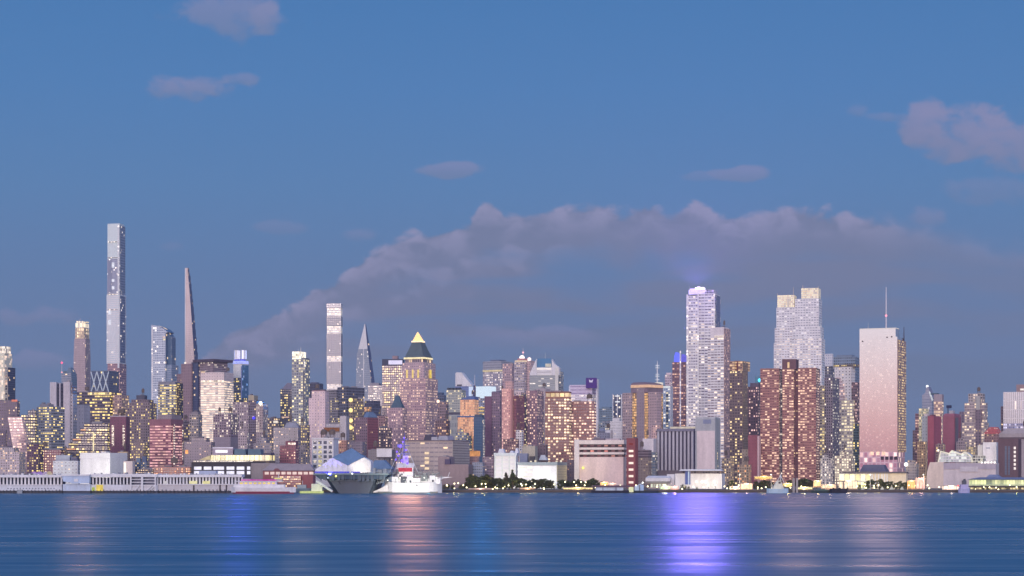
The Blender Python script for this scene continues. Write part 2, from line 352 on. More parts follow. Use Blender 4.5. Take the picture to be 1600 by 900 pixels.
BUILDINGS = []
CELL = 0.88
class B:
    """a building standing at distance Y; x0 / xs / x1 are the bearings of its far front corner, its near corner and its far side corner"""
    def __init__(s, name, label, cat, Y, x0, xs, x1, flip=False, group=None, ratio=1.0):
        s.flip = flip; s.Y = Y
        if flip: x0, xs, x1 = 1600 - x1, 1600 - xs, 1600 - x0
        s.r = lambda p: (p - 800.0) / FOC
        phi = math.atan(s.r(xs)); wf, ws = max(xs - x0, 1), x1 - xs
        d = 0.0 if ws < .4 else min(R(42), max(R(7), math.atan2(ws, wf * ratio)))
        a = phi + d
        s.e1 = (math.cos(a), -math.sin(a)); s.e2 = (math.sin(a), math.cos(a)); s.C = (s.r(xs) * Y, Y)
        s.x0, s.xs, s.x1 = x0, xs, x1
        wm = (xs - x0) / FOC * Y
        s.D = min(70.0, max(14.0, wm * .8 / max(.3, ratio)))
        if ws >= .4: s.D = s.depth_for(x1, 0.0)
        s.W = wm
        cx, cy = s.pt(-wm / 2, s.D / 2)
        s.root = empty(name, (cx, cy, LAND), label, cat, group)
        s.rng = random.Random(len(BUILDINGS) * 7 + 5); s.tops = []; s.n = 0; s.last = None; s.lastmast = None
        BUILDINGS.append(s)
    def pt(s, u, d):
        x = s.C[0] + u * s.e1[0] + d * s.e2[0]; y = s.C[1] + u * s.e1[1] + d * s.e2[1]
        return (-x if s.flip else x), y
    def u_for(s, px, d):
        r = s.r(px); bx_, by_ = s.C[0] + d * s.e2[0], s.C[1] + d * s.e2[1]
        return (r * by_ - bx_) / (s.e1[0] - r * s.e1[1])
    def depth_for(s, px, u):
        r = s.r(px); bx_, by_ = s.C[0] + u * s.e1[0], s.C[1] + u * s.e1[1]
        den = s.e2[0] - r * s.e2[1]
        d = (r * by_ - bx_) / den if abs(den) > 1e-5 else 30.0
        return d if 0.3 < d < 140.0 else min(140.0, max(8.0, s.D if hasattr(s, 'D') else 30.0))
    def zz(s, py): return Z_at(py, s.Y)
    def rect(s, x0, xs, x1, d0, depth=None):
        if s.flip: x0, xs, x1 = 1600 - x1, 1600 - xs, 1600 - x0
        u0, u1 = s.u_for(x0, d0), s.u_for(xs, d0)
        if depth is not None: d1 = d0 + depth
        elif x1 - xs >= .4: d1 = max(d0 + 0.6, s.depth_for(x1, u1))
        else: d1 = max(d0 + 3.0, s.D - d0)
        return u0, u1, d0, d1
    def loft(s, name, secs, mat, cw=4.0, ch=4.5, roof=None, depth=None, side=None):
        """sections from the top down: (row, x0, xs, x1, inset)"""
        bm = bmesh.new(); uvl = bm.loops.layers.uv.new('UVMap')
        s.n += 1
        rects = []
        for sec in secs:
            y, x0, xs, x1 = sec[:4]; d0 = sec[4] if len(sec) > 4 else 0.0
            z = LAND if y is None else s.zz(y)
            dp = depth if len(sec) < 6 else sec[5]
            rects.append((z, *s.rect(x0, xs, x1, d0, dp)))
        wid = max(r_[2] - r_[1] for r_ in rects); dep = max(r_[4] - r_[3] for r_ in rects)
        cwm, chm = M_at(cw * CELL, s.Y), M_at(ch * CELL, s.Y)
        nf, ns = max(1, round(wid / cwm)), max(1, round(dep / cwm))
        ztop = rects[0][0]
        rings = []
        for (z, u0, u1, d0, d1) in rects:
            rings.append([bm.verts.new((*s.pt(u, d), z)) for u, d in ((u0, d0), (u1, d0), (u1, d1), (u0, d1))])
        us = [0, nf, nf + ns, 2 * nf + ns, 2 * nf + 2 * ns]
        fcs = []
        for k in range(len(rings) - 1):
            va = (rects[k][0] - ztop) / chm + 500 + 31 * s.n; vb = (rects[k + 1][0] - ztop) / chm + 500 + 31 * s.n
            for i in range(4):
                j = (i + 1) % 4
                f = bm.faces.new((rings[k + 1][i], rings[k + 1][j], rings[k][j], rings[k][i])); f.material_index = 2 if side is not None and i == 1 else 0
                ua, ub = us[i] + 40 * s.n, us[i + 1] + 40 * s.n
                for lp, uvv in zip(f.loops, ((ua, vb), (ub, vb), (ub, va), (ua, va))): lp[uvl].uv = uvv
        f = bm.faces.new(rings[0]); f.material_index = 1
        f = bm.faces.new(rings[-1][::-1]); f.material_index = 1
        bmesh.ops.recalc_face_normals(bm, faces=bm.faces)
        o = link(name, bm, [mat, roof or ROOF] + ([side] if side is not None else []), s.root)
        s.tops.append((secs[0], rects[0])); s.last = o; return o
    def box(s, name, x0, xs, x1, yt, yb, mat, cw=4.0, ch=4.5, d0=0.0, roof=None, depth=None):
        return s.loft(name, [(yt, x0, xs, x1, d0), (yb, x0, xs, x1, d0)], mat, cw, ch, roof, depth)
    def panel(s, name, x0, x1, yt, yb, mat, proud=.35, thick=.3, d0=0.0, cw=4, ch=4.5):
        """a thin piece mounted on the front, `proud` metres out"""
        host = s.last; o = s.loft(name, [(yt, x0, x1, x1, d0 - proud), (yb, x0, x1, x1, d0 - proud)], mat, cw, ch, mat, thick)
        s.tops.pop(); s.last = host
        return mount(o, host) if host is not None and name not in ('window', 'lit_window') else o
    def side_panel(s, name, f0, f1, yt, yb, mat, proud=.35, xs=None, cw=3.6, ch=4.6):
        """a piece on the visible side wall, from fraction f0 to f1 of the depth"""
        xs_ = s.xs if xs is None else (1600 - xs if s.flip else xs)
        u1 = s.u_for(xs_, 0.0); bm = bmesh.new(); uvl = bm.loops.layers.uv.new('UVMap')
        z0, z1 = (LAND if yb is None else s.zz(yb)), s.zz(yt)
        q = [s.pt(u, d) for u, d in ((u1 + .02, s.D * f0), (u1 + proud, s.D * f0), (u1 + proud, s.D * f1), (u1 + .02, s.D * f1))]
        a = [bm.verts.new((*p, z0)) for p in q]; b = [bm.verts.new((*p, z1)) for p in q]
        nu = max(1, round(s.D * (f1 - f0) / M_at(cw * CELL, s.Y))); nv = (z1 - z0) / M_at(ch * CELL, s.Y)
        for i in range(4):
            j = (i + 1) % 4; f = bm.faces.new((a[i], a[j], b[j], b[i]))
            if i == 1:
                for lp, q_ in zip(f.loops, ((0, 0), (nu, 0), (nu, nv), (0, nv))): lp[uvl].uv = (q_[0] + 80, q_[1] + 900 - nv)
        bm.faces.new(b); bm.faces.new(a[::-1]); bmesh.ops.recalc_face_normals(bm, faces=bm.faces)
        return link(name, bm, [mat], s.root)
    def mast(s, name, x, yt, yb, r=.5, mat=None, d=None, rtop=None):
        d = s.D * .5 if d is None else d
        u = s.u_for(1600 - x if s.flip else x, d)
        bm = bmesh.new(); p = s.pt(u, d)
        tube(bm, (*p, s.zz(yb)), (*p, s.zz(yt)), r, r * .4 if rtop is None else rtop, 6)
        s.lastmast = link(name, bm, [mat or STEEL], s.root); return s.lastmast
    def ball(s, name, x, y, r, mat, d=None):
        d = s.D * .5 if d is None else d
        u = s.u_for(1600 - x if s.flip else x, d); bm = bmesh.new(); p = s.pt(u, d)
        bmesh.ops.create_icosphere(bm, subdivisions=2, radius=r, matrix=Matrix.Translation((*p, s.zz(y))))
        o = link(name, bm, [mat], s.root, True)
        return mount(o, s.lastmast) if s.lastmast is not None and name == 'beacon' else o
    cluttered = False
    def clutter(s, n=3, hmax=5.0, mat=None):
        """rooftop plant on the topmost tier: bulkheads, fans, a tank on legs"""
        s.cluttered = True
        sec, (z, u0, u1, d0, d1) = max(s.tops, key=lambda t_: t_[1][0])
        for k in range(n):
            w_ = (u1 - u0) * s.rng.uniform(.12, .34); dd = (d1 - d0) * s.rng.uniform(.2, .45)
            ua = s.rng.uniform(u0 + .5, u1 - w_ - .5); da = s.rng.uniform(d0 + 1.0, max(d0 + 1.1, d1 - dd - .5))
            h = M_at(s.rng.uniform(1.2, hmax), s.Y)
            bm = bmesh.new()
            if s.rng.random() < .3 and s.Y < 2400:
                cx, cy = s.pt(ua + w_ / 2, da + dd / 2); rr = min(2.4, w_ / 2)
                for q in range(4):
                    an = q * math.pi / 2 + .7; tube(bm, (cx + rr * .8 * math.cos(an), cy + rr * .8 * math.sin(an), z), (cx + rr * .8 * math.cos(an), cy + rr * .8 * math.sin(an), z + 2.6), .18, .18, 4)
                lathe(bm, (cx, cy, z + 2.6), [(rr, 0), (rr, 3.0), (.15, 4.2)], 10)
                link('water_tank', bm, [S((92, 76, 78))], s.root)
            else:
                q = [s.pt(u, d) for u, d in ((ua, da), (ua + w_, da), (ua + w_, da + dd), (ua, da + dd))]
                a = [bm.verts.new((*p, z - .2)) for p in q]; b = [bm.verts.new((*p, z + h)) for p in q]
                for i in range(4):
                    j = (i + 1) % 4; bm.faces.new((a[i], a[j], b[j], b[i]))
                bm.faces.new(b); bmesh.ops.recalc_face_normals(bm, faces=bm.faces)
                link('bulkhead', bm, [mat or s.rng.choice([MECH, S((88, 80, 98)), S((130, 120, 136))])], s.root)
        return s

def flood(name, x, y, Y, target, power, color, size=70, radius=2.0, parent=None):
    """a spot lamp"""
    d = bpy.data.lights.new(name, 'SPOT'); d.energy = power; d.color = L3(color); d.spot_size = R(size); d.spot_blend = .6; d.shadow_soft_size = radius
    o = bpy.data.objects.new(name, d); COL.objects.link(o)
    o.location = (X_at(x, Y), Y, Z_at(y, Y))
    tv = Vector((X_at(target[0], target[2]), target[2], Z_at(target[1], target[2]))) - Vector(o.location)
    o.rotation_euler = tv.to_track_quat('-Z', 'Y').to_euler()
    if parent is not None:
        bpy.context.view_layer.update(); o.parent = parent; o.matrix_parent_inverse = Matrix.Translation(-Vector(parent.location))
    return o
# ================================================================== THE CITY, from the left of the photograph
# ---- far left
b = B('glass_tower', 'pale glass tower at the far left with orange sunset glow and bright white top', 'skyscraper', 2400, -14, 7, 19)
b.box('shaft', -14, 7, 19, 552, None, F((236, 196, 176), .85, .9, .25, PNK, .8, glass=(226, 178, 160), gr=.12), 3, 4)
b.box('crown', -14, 8, 17, 541, 552, F((235, 236, 246), .9, .9, .9, WHT, .9), 3, 4)
b.box('side_wing', 7, 13, 24, 574, None, F((60, 68, 100), .8, .7, .06, WARM, 1.0, glass=(42, 52, 88)), 3, 4, 1.0)
b.panel('light_strip', 8, 11.5, 574, 628, F((222, 190, 178), .8, .9, .35, PNK, .9), .6, .3, 0)

b = B('apartment_tower', 'plum coloured slab tower below the pale glass tower, red lights along its roof', 'apartment tower', 1750, -12, 27, 31)
b.box('shaft', -12, 27, 31, 626, None, F((96, 78, 108), .5, .5, .12, WARM, 1.1), 4, 5)
b.panel('roof_lights', 18, 27, 624.5, 627.5, E((255, 150, 130), .8), .5); b.clutter(3, 3)

b = B('leaning_tower', 'leaning slab tower with a pink lit front at far left', 'apartment tower', 1560, 12, 40, 45)
b.loft('shaft', [(652, 12, 34, 38, 0), (703, 21, 42, 46, 0), (None, 27, 50, 53, 0)], F((205, 150, 158), .8, .5, .3, PNK, .95, glass=(150, 108, 122)), 4.5, 5)
b.box('roof_edge', 12.5, 33.5, 37, 651, 652.2, S((140, 110, 124)), d0=.4)
b = B('apartment_block', 'dark plum block at the extreme left edge beside the leaning tower', 'apartment block', 1500, -16, 9, 11)
b.box('body', -16, 9, 11, 672, None, F((84, 70, 102), .45, .5, .12), 4, 5); b.clutter(2)
b = B('apartment_tower', 'dark tower dense with yellow windows just right of the leaning tower', 'apartment tower', 1660, 33, 55, 58)
b.box('shaft', 33, 55, 58, 648, None, F((78, 72, 92), .7, .5, .45, YEL, 1.25), 4, 5)
b.box('upper_tier', 43.5, 55, 57, 641, 648, F((84, 78, 98), .7, .5, .4, YEL, 1.2), 4, 5, 1.5)
b = B('apartment_tower', 'grey slab with warm windows left of the twin concrete slabs', 'apartment tower', 1800, 57, 80, 101)
b.box('shaft', 57, 80, 101, 635, None, F((120, 120, 142), .75, .42, .36, YEL, 1.2), 5, 5)
b.box('bulkhead', 62, 76, 84, 631, 635, MECH, d0=3); b.clutter(2, 3)

b = B('concrete_tower', 'windowless lavender concrete tower of tall slabs split by two dark slots', 'concrete tower', 1950, 78, 109, 121)
b.box('side_slab', 78, 88, 92, 597, None, F((160, 150, 172), .1, .1, 0), 5, 6)
b.box('slot', 88, 99, 103, 599, None, F((60, 58, 88), .8, .5, .04, glass=(40, 40, 66)), 5, 6, 3.0)
b.box('slot_fin', 92.6, 94.4, 97, 598, None, S((150, 142, 165)), d0=.4)
b.box('main_slab', 99, 109, 113, 596.5, None, F((164, 152, 172), .1, .1, 0), 5, 6)
b.box('lower_wing', 109, 114, 120.5, 615, None, F((150, 140, 160), .3, .4, .04), 5, 6, 2.0)
b.box('stepped_top', 109, 113, 119, 601, 615, F((112, 92, 104), .4, .5, .12), 4, 5, 4.0)
b = B('office_tower', 'blue grey tower with a rounded glass shoulder and red beacon mast behind concrete slabs', 'office tower', 2350, 96, 111, 120)
b.box('shaft', 96, 111, 120, 583, None, F((126, 126, 152), .9, .4, .06, glass=(84, 96, 130)), 4, 4)
b.loft('glass_shoulder', [(574, 107, 110, 114, 1), (580, 105, 111.5, 118, .6), (590, 104, 112, 120.5, .3), (None, 104, 112, 120.5, .3)], F((92, 108, 140), .9, .8, .05, glass=(78, 98, 132)), 3, 4)
b.box('roof_plate', 99, 111, 117, 579.5, 583, S((78, 96, 122)), d0=1)
b.mast('antenna', 96.5, 562, 590, .6); b.ball('beacon', 96.6, 566, 1.3, E((255, 110, 150), 1.6)); b.ball('beacon', 96.6, 581, 1.0, E((255, 170, 170), 1.2))

b = B('limestone_tower', 'slim pinkish limestone tower with a glowing sculpted crown at left', 'skyscraper', 3500, 114, 133, 141)
pm = F((156, 132, 148), .34, .45, .05, WHT, 1.2, glass=(112, 94, 116))
b.loft('shaft', [(529, 116, 134, 140.5, 0), (560, 115, 134, 141.5, 0), (None, 114, 134, 142, 0)], pm, 2.6, 3.4)
b.panel('window_strip', 133, 134.4, 522, 612, F((120, 104, 126), .9, .5, .1, glass=(70, 62, 92)), .5, .4, 0, 2, 3.0)
b.box('crown', 117.5, 131, 139.5, 512, 529, F((190, 160, 140), .5, .62, .55, (255, 226, 180), 1.25, glass=(120, 100, 104)), 3.2, 6, 2.0)
b.box('crown_lantern', 118, 129, 139, 504, 512, F((250, 232, 200), .7, .9, .92, (255, 236, 200), 1.35), 2.2, 8, 3.0)
b.box('crown_lantern', 119.5, 127, 133, 501, 504, F((250, 232, 200), .6, .9, .9, (255, 232, 196), 1.3), 2.2, 3, 5.0)
b.box('crown_lantern', 132.5, 137, 139, 502.5, 504, E((255, 232, 196), 1.1), d0=4.0); b.mast('antenna', 124, 497, 502, .5)

flood('crown_river_spot', 128, 505, 3480, (128, 850, 500), 2.4e5, (255, 190, 150), 70, 18, b.root)  # added spot at the lit crown, aimed at the river for a warm column
b = B('supertall_tower', 'tallest tower of the skyline, very slender silver blue glass shaft at left', 'skyscraper', 3450, 166, 187, 196)
g1 = F((186, 192, 218), .86, .55, .02, WHT, 1.0, glass=(168, 176, 208), gr=.14); g2 = F((172, 184, 214), .94, .9, .0, glass=(170, 186, 220), gr=.1)
b.box('top_glass', 168, 187, 194, 349, 404, g2, 3, 3.6, 1.0)
b.box('upper_shaft', 167.5, 187, 194.5, 404, 460, F((138, 138, 168), .8, .6, .08, WHT, 1.2, glass=(116, 118, 156), gr=.14), 3, 3.6, .5)
b.box('lower_shaft', 166.5, 187, 197, 460, 568, g1, 3, 3.6)
b.box('stem', 168, 187, 197.5, 568, None, F((150, 112, 132), .8, .5, .12, PNK, 1.0, glass=(108, 82, 108)), 3, 4, 1.0)
b.side_panel('dark_side', .06, .94, 352, 458, F((112, 122, 156), .7, .55, .06, WHT, 1.1, glass=(76, 86, 126), gr=.14), .4, 187); b.side_panel('dark_side', .06, .94, 462, 566, F((100, 110, 148), .7, .55, .07, WHT, 1.1, glass=(66, 76, 120), gr=.14), .4, 187)  # side shade put into the darker colours of these panels
for yy in (377, 401.5, 459, 483): b.panel('lit_floor', 168, 187, yy, yy + 1.3, F((200, 205, 225), .8, .9, .6, WHT, 1.15), .6, .3, 0, 3, 2)
b.panel('corner_strip', 183.6, 186.4, 352, 575, F((196, 202, 224), .8, .6, .05, WHT, 1.0, glass=(170, 178, 206)), .8, .4, 0, 3, 3.6)
for yy, hh in ((410, 8), (436, 4), (447, 5), (485, 6), (500, 7)): b.panel('lit_room', 174.5 if yy < 460 else 169, 178.5 if yy < 460 else 173, yy, yy + hh, E((240, 240, 255), .95), .7)
b.panel('recess', 168.2, 174, 406, 456, S((112, 116, 152), .3), .45)

b = B('diagrid_tower', 'dark blue glass tower with a pale diamond lattice in front of the tallest tower', 'office tower', 2550, 140, 170, 187)
b.box('shaft', 142, 170, 186, 580, None, F((66, 80, 118), .92, .8, .10, YEL, 1.0, glass=(52, 68, 108), gr=.08), 4, 4)
bm = bmesh.new(); Yb = b.Y
def _dg(bm, x0, x1, n, ya, yb_, d):
    for i in range(n):
        xa, xb = x0 + (x1 - x0) * i / n, x0 + (x1 - x0) * (i + 1) / n; xm = (xa + xb) / 2
        for (p, q, yy0, yy1) in ((xa, xm, ya, yb_), (xm, xb, yb_, ya)):
            for k in range(3):
                a_, c_ = (yy0, yy1) if k % 2 == 0 else (yy1, yy0); off = k * (yb_ - ya)
                u1, u2 = b.u_for(p, d), b.u_for(q, d)
                tube(bm, (*b.pt(u1, d), b.zz(a_ + off)), (*b.pt(u2, d), b.zz(c_ + off)), .75, .75, 5)
_dg(bm, 142, 170, 3, 580.5, 597, -.5)
link('diagrid', bm, [S((168, 176, 206), .4)], b.root)
b.box('roof_edge', 141.5, 170, 186.5, 579, 580, S((88, 100, 134)), d0=-.4)

b = B('office_building', 'dark block with rows of yellow lit floors below the diamond lattice tower', 'office building', 2150, 118, 172, 196)
b.box('body', 120, 172, 190, 612, None, F((82, 70, 96), .85, .45, .5, YEL, 1.25, row=.3), 5, 5.5)
b.box('side_wing', 176, 190, 196, 617, None, F((150, 116, 122), .5, .5, .35, WARM, 1.1), 4, 5, 2.0, depth=20)
b.panel('lit_floor', 137, 174, 613, 617, F((190, 170, 140), .85, .8, .85, YEL, 1.3), .6, .3, 0, 4, 4); b.clutter(4, 3)
b = B('brick_tower', 'plain brown slab rising beside the yellow lit block with a lit corner', 'apartment tower', 2010, 113, 131, 141)
b.box('shaft', 113, 131, 141, 633, None, F((158, 146, 166), .15, .2, .02), 6, 7); b.box('parapet', 115, 131, 140, 631.5, 633, S((120, 112, 132)), d0=1.5)

b = B('terraced_building', 'dark stepped terrace building with lit landings and one bright vertical light line', 'apartment building', 1650, 101, 168, 174)
tm = F((64, 54, 80), .8, .5, .32, YEL, 1.2)
for k in range(6):
    b.box('terrace', 131 - k * 6, 168, 172, 662 + k * 7.5, 669.5 + k * 7.5 if k < 5 else None, tm, 5, 5, 0 + .0 * k)
    b.panel('terrace_light', 132 - k * 6, 138 - k * 4, 663.5 + k * 7.5, 665.3 + k * 7.5, E((255, 190, 150) if k % 2 else (255, 226, 170), .85), .5)
b.panel('stair_light', 145, 146.8, 675, 705, E((255, 236, 190), 1.1), .6); b.clutter(2, 4)
b = B('apartment_tower', 'maroon tower with two vertical strips of white lit windows', 'apartment tower', 1760, 172, 197, 203)
b.box('shaft', 172, 197, 203, 651, None, F((108, 58, 88), .2, .3, .0), 6, 5); b.box('parapet', 172, 197, 203, 649.6, 651, S((160, 144, 166)), d0=.6)
for xa in (174.5, 191.5): b.panel('window_strip', xa, xa + 3.6, 664, 697, F((120, 80, 100), .8, .55, .85, WHT, 1.2), .4, .3, 0, 1.9, 2.6)
b = B('apartment_tower', 'brown tower with scattered yellow windows and a dark rooftop box, right of the maroon tower', 'apartment tower', 1880, 199, 234, 245)
b.box('shaft', 199, 234, 245, 629, None, F((112, 94, 110), .45, .5, .34, YEL, 1.25), 4.2, 5)
b.box('upper_tier', 205, 232, 240, 624, 629, F((104, 86, 104), .45, .5, .2, YEL, 1.2), 4.2, 5, 3)
b.box('bulkhead', 213, 226, 230, 617, 624, S((66, 66, 92)), d0=6)
b = B('brick_building', 'long low maroon brick building behind the white vented block', 'brick building', 1560, 48, 95, 104)
b.box('body', 48, 95, 104, 703, None, F((112, 56, 78), .5, .5, .25, WARM, 1.1), 4, 4.5); b.clutter(4, 2.5)
b = B('apartment_block', 'grey block with small lit windows at far left just above the pier', 'apartment block', 1400, -10, 30, 40)
b.box('body', -10, 30, 40, 706, None, F((150, 132, 154), .5, .5, .25, WARM, 1.0), 4, 4.5)
b.box('upper_tier', 0, 22, 30, 699, 706, F((142, 128, 150), .5, .5, .2), 4, 4.5, 4); b.clutter(3, 2.5)
b = B('apartment_block', 'plum block with bright yellow windows standing over the pier arches', 'apartment block', 1480, 40, 60, 68)
b.box('body', 42, 60, 68, 694, None, F((96, 68, 96), .6, .5, .4, YEL, 1.2), 4, 4.5); b.clutter(2, 2)

# ---- white plant by the pier
b = B('industrial_building', 'pale grey block with rows of small dark windows beside the white plant', 'industrial building', 1400, 83, 124, 126)
b.box('body', 83, 122, 125.5, 720, None, F((168, 166, 186), .4, .35, .06, WARM, 1.0, glass=(90, 96, 120)), 6.5, 6)
b.box('upper_tier', 87, 109, 113, 711, 720, S((140, 142, 168)), d0=6); b.box('bulkhead', 111, 121, 123, 714, 720, S((84, 80, 112)), d0=4)
b = B('plant_building', 'big white windowless plant with a panelled top band, floodlit at its foot', 'industrial building', 1375, 125, 172, 200)
b.box('body', 125, 172, 200, 716.5, None, S((214, 214, 214))); b.box('top_band', 125, 172, 200, 707.5, 716.5, F((214, 216, 226), .82, .8, .0, glass=(196, 200, 216), gr=.6), 4.7, 8, .5)
b.box('bulkhead', 158, 166, 172, 705, 707.5, S((190, 190, 204)), d0=8)
flood('floodlight', 140, 752, 1340, (142, 735, 1370), 15000, (255, 255, 240), 95, 1.0, b.root); flood('floodlight', 150, 752, 1340, (152, 728, 1370), 16000, (255, 255, 240), 95, 1.0, b.root)
b = B('service_building', 'tan block tucked behind the white plant', 'service building', 1470, 184, 198, 201)
b.box('body', 184, 198, 201, 707, None, F((150, 132, 138), .3, .3, .05), 4, 5); b.box('parapet', 184, 198, 201, 706, 707, E((255, 214, 170), .5), d0=.4)
b = B('service_building', 'small beige cube with a bright white lit edge beside the white plant', 'service building', 1330, 193, 207, 211)
b.box('body', 193, 207, 211, 720.5, None, S((190, 170, 176))); b.panel('light_strip', 193.5, 196.6, 723, 738, E((255, 250, 232), 1.4), .3)
b = B('service_building', 'small dark blue block of pipework right of the beige cube', 'service building', 1350, 211, 229, 233)
b.box('body', 211, 229, 233, 722, None, F((74, 88, 122), .5, .5, .12, WARM, 1.0), 3.5, 4); b.box('duct', 213, 219, 221, 716, 722, S((96, 112, 146)), d0=3); b.box('duct', 222, 228, 230, 713, 722, S((72, 84, 124)), d0=5); b.clutter(3, 2)

# ---- the cluster around the curved glass tower
b = B('curved_top_tower', 'silver glass tower with a curved sloping top', 'skyscraper', 3350, 236, 258, 269)
sv = F((172, 174, 200), .8, .62, .10, WHT, 1.2, glass=(120, 128, 164), gr=.12); tl = F((70, 94, 132), .95, .85, .03, WARM, 1., glass=(62, 88, 128), gr=.1)
prof = [(237, 507), (243, 508), (250, 510.5), (256, 514), (262, 519), (268.5, 527)]
def _slab(b, name, pts, d0, d1, mats, cw=3, ch=3.6, dfun=None):
    """front outline given as (bearing, row), built d0..d1 deep; front keeps window cells"""
    bm = bmesh.new(); uvl = bm.loops.layers.uv.new('UVMap'); b.n += 1
    cwm, chm = M_at(cw, b.Y), M_at(ch, b.Y)
    fr, bk = [], []
    for px, py in pts:
        u = b.u_for(px, d0); z = LAND if py is None else b.zz(py)
        fr.append((u, z)); 
    A = [bm.verts.new((*b.pt(u, d0), z)) for u, z in fr]; Bk = [bm.verts.new((*b.pt(u, d1), z)) for u, z in fr]
    f = bm.faces.new(A); f.material_index = 0
    umin = min(u for u, z in fr); zmax = max(z for u, z in fr)
    for lp in f.loops:
        i = A.index(lp.vert); lp[uvl].uv = ((fr[i][0] - umin) / cwm + 40 * b.n, (fr[i][1] - zmax) / chm + 600)
    bm.faces.new(Bk[::-1]).material_index = 1
    n = len(A)
    for i in range(n):
        j = (i + 1) % n
        f = bm.faces.new((A[j], A[i], Bk[i], Bk[j])); f.material_index = 1
        for lp in f.loops:
            k = A.index(lp.vert) if lp.vert in A else Bk.index(lp.vert)
            lp[uvl].uv = ((0 if lp.vert in A else round((d1 - d0) / cwm)) + 40 * b.n + 20, (fr[k][1] - zmax) / chm + 600)
    bmesh.ops.recalc_face_normals(bm, faces=bm.faces)
    return link(name, bm, mats, b.root)
_slab(b, 'shaft', [(236.5, None), (236.5, 507)] + prof[1:5] + [(258, 516.5)][:0] + [(258, 517)][:0] + [(258.5, 521), (258.5, None)], 0, b.D * .96, [sv, tl])
_slab(b, 'rear_shaft', [(252, None), (252, 511.5)] + prof[3:] + [(268.5, None)], b.D * .35, b.D * .9, [tl, tl])
b.panel('edge_strip', 236.6, 238.6, 509, 640, F((214, 214, 228), .8, .5, .1, WHT, 1., glass=(190, 186, 206)), .5, .3, 0, 2, 3.6)
b.box('annex', 259, 268, 274, 570, None, F((118, 126, 158), .9, .6, .03, glass=(92, 112, 150)), 3, 4, 3.0, depth=26)
b.panel('lit_floor', 254, 258.4, 526, 527.4, E((255, 214, 190), 1.0), .5); b.panel('lit_floor', 255, 258.4, 529.4, 531.4, E((255, 232, 180), 1.1), .5)

b = B('office_tower', 'banded office block with yellow lit floors in front of the curved top tower', 'office tower', 2500, 247, 274, 282)
b.box('shaft', 247, 274, 282, 600, None, F((132, 128, 142), .95, .5, .62, YEL, 1.1, row=.35), 3.4, 4.6)
b.box('mechanical_floor', 247.5, 273.5, 281, 596, 600, S((108, 104, 128)), d0=.6)
b.box('dark_wing', 274.5, 279, 284, 598, None, F((66, 50, 62), .6, .5, .3, YEL, 1.1), 3, 4.4, 6, depth=20)

b = B('needle_tower', 'needle thin tan tower with a dark stepped back edge', 'skyscraper', 3400, 288.6, 301, 310)
nm = F((190, 164, 174), .3, .4, .0, WHT, 1., glass=(150, 130, 150)); 
secs = [(418, 289.0, 293.0, 295.2, 0)]
for k in range(12):
    y0 = 430 + k * 12; f_ = (y0 - 418) / 150.0
    secs.append((y0, 288.9, 292.6 + 11.4 * f_ ** .85, 295.8 + 14.6 * f_ ** .85 - .8, 0))
    secs.append((y0 + .5, 288.9, 292.6 + 11.4 * f_ ** .85, 295.8 + 14.6 * f_ ** .85 + .3, 0))
secs.append((None, 288.7, 302, 311, 0))
b.loft('shaft', [(y_, a_, c_, e_, 0) for y_, a_, c_, e_, z_ in secs], nm, 2.4, 3.6, side=F((58, 70, 112), .8, .6, .03, glass=(46, 56, 98)))
b.loft('light_edge', [(418.5, 288.9, 289.9, 289.9, -.6, .5), (None, 288.7, 290, 290, -.6, .5)], S((214, 206, 222), .4)); b.ball('lamp', 289.2, 567, 1.6, E((255, 240, 220), 1.5), -1)

b = B('office_tower', 'brown tower with a dark blue glass corner and flat overhanging roof under the needle tower', 'office tower', 2750, 283, 300, 334)
b.box('shaft', 283, 299, 309, 568, None, F((128, 100, 118), .2, .4, .05, WARM, 1.1), 5, 5.2, depth=24)
b.box('glass_corner', 299, 309, 312, 566, None, F((54, 66, 106), .9, .8, .05, WARM, 1., glass=(44, 58, 100), gr=.1), 3, 4, 3.0, depth=24)
b.box('brick_wing', 309, 333, 336, 566, None, F((128, 106, 128), .55, .5, .14, WHT, .9), 3.2, 3.6, 6.0, depth=30)
b.box('roof_slab', 301, 334, 338, 562, 566, S((68, 54, 78)), d0=1.0, depth=40); b.box('lower_wing', 276.5, 284, 290, 583, None, F((122, 94, 112), .3, .5, .18, YEL, 1.1), 4, 4.6, 8, depth=22)

b = B('office_tower', 'brightly banded cream office tower with plain top, lit on every floor', 'office tower', 2250, 313.5, 350, 365)
lm = F((214, 178, 180), .98, .5, .93, (255, 222, 190), .92, glass=(160, 128, 136))
b.box('shaft', 313.5, 350, 365, 594.5, None, lm, 5.5, 4.1)
b.box('blank_top', 313.5, 350, 365, 581.5, 594.5, F((190, 166, 178), .2, .2, 0), 5, 5); b.panel('lit_floor', 314, 350, 594, 597, F((220, 200, 180), .9, .9, .95, (255, 232, 205), 1.15), .4, .3, 0, 4, 3)
b.panel('roof_light', 314, 320, 580, 581.6, E((255, 220, 180), .9), .3)

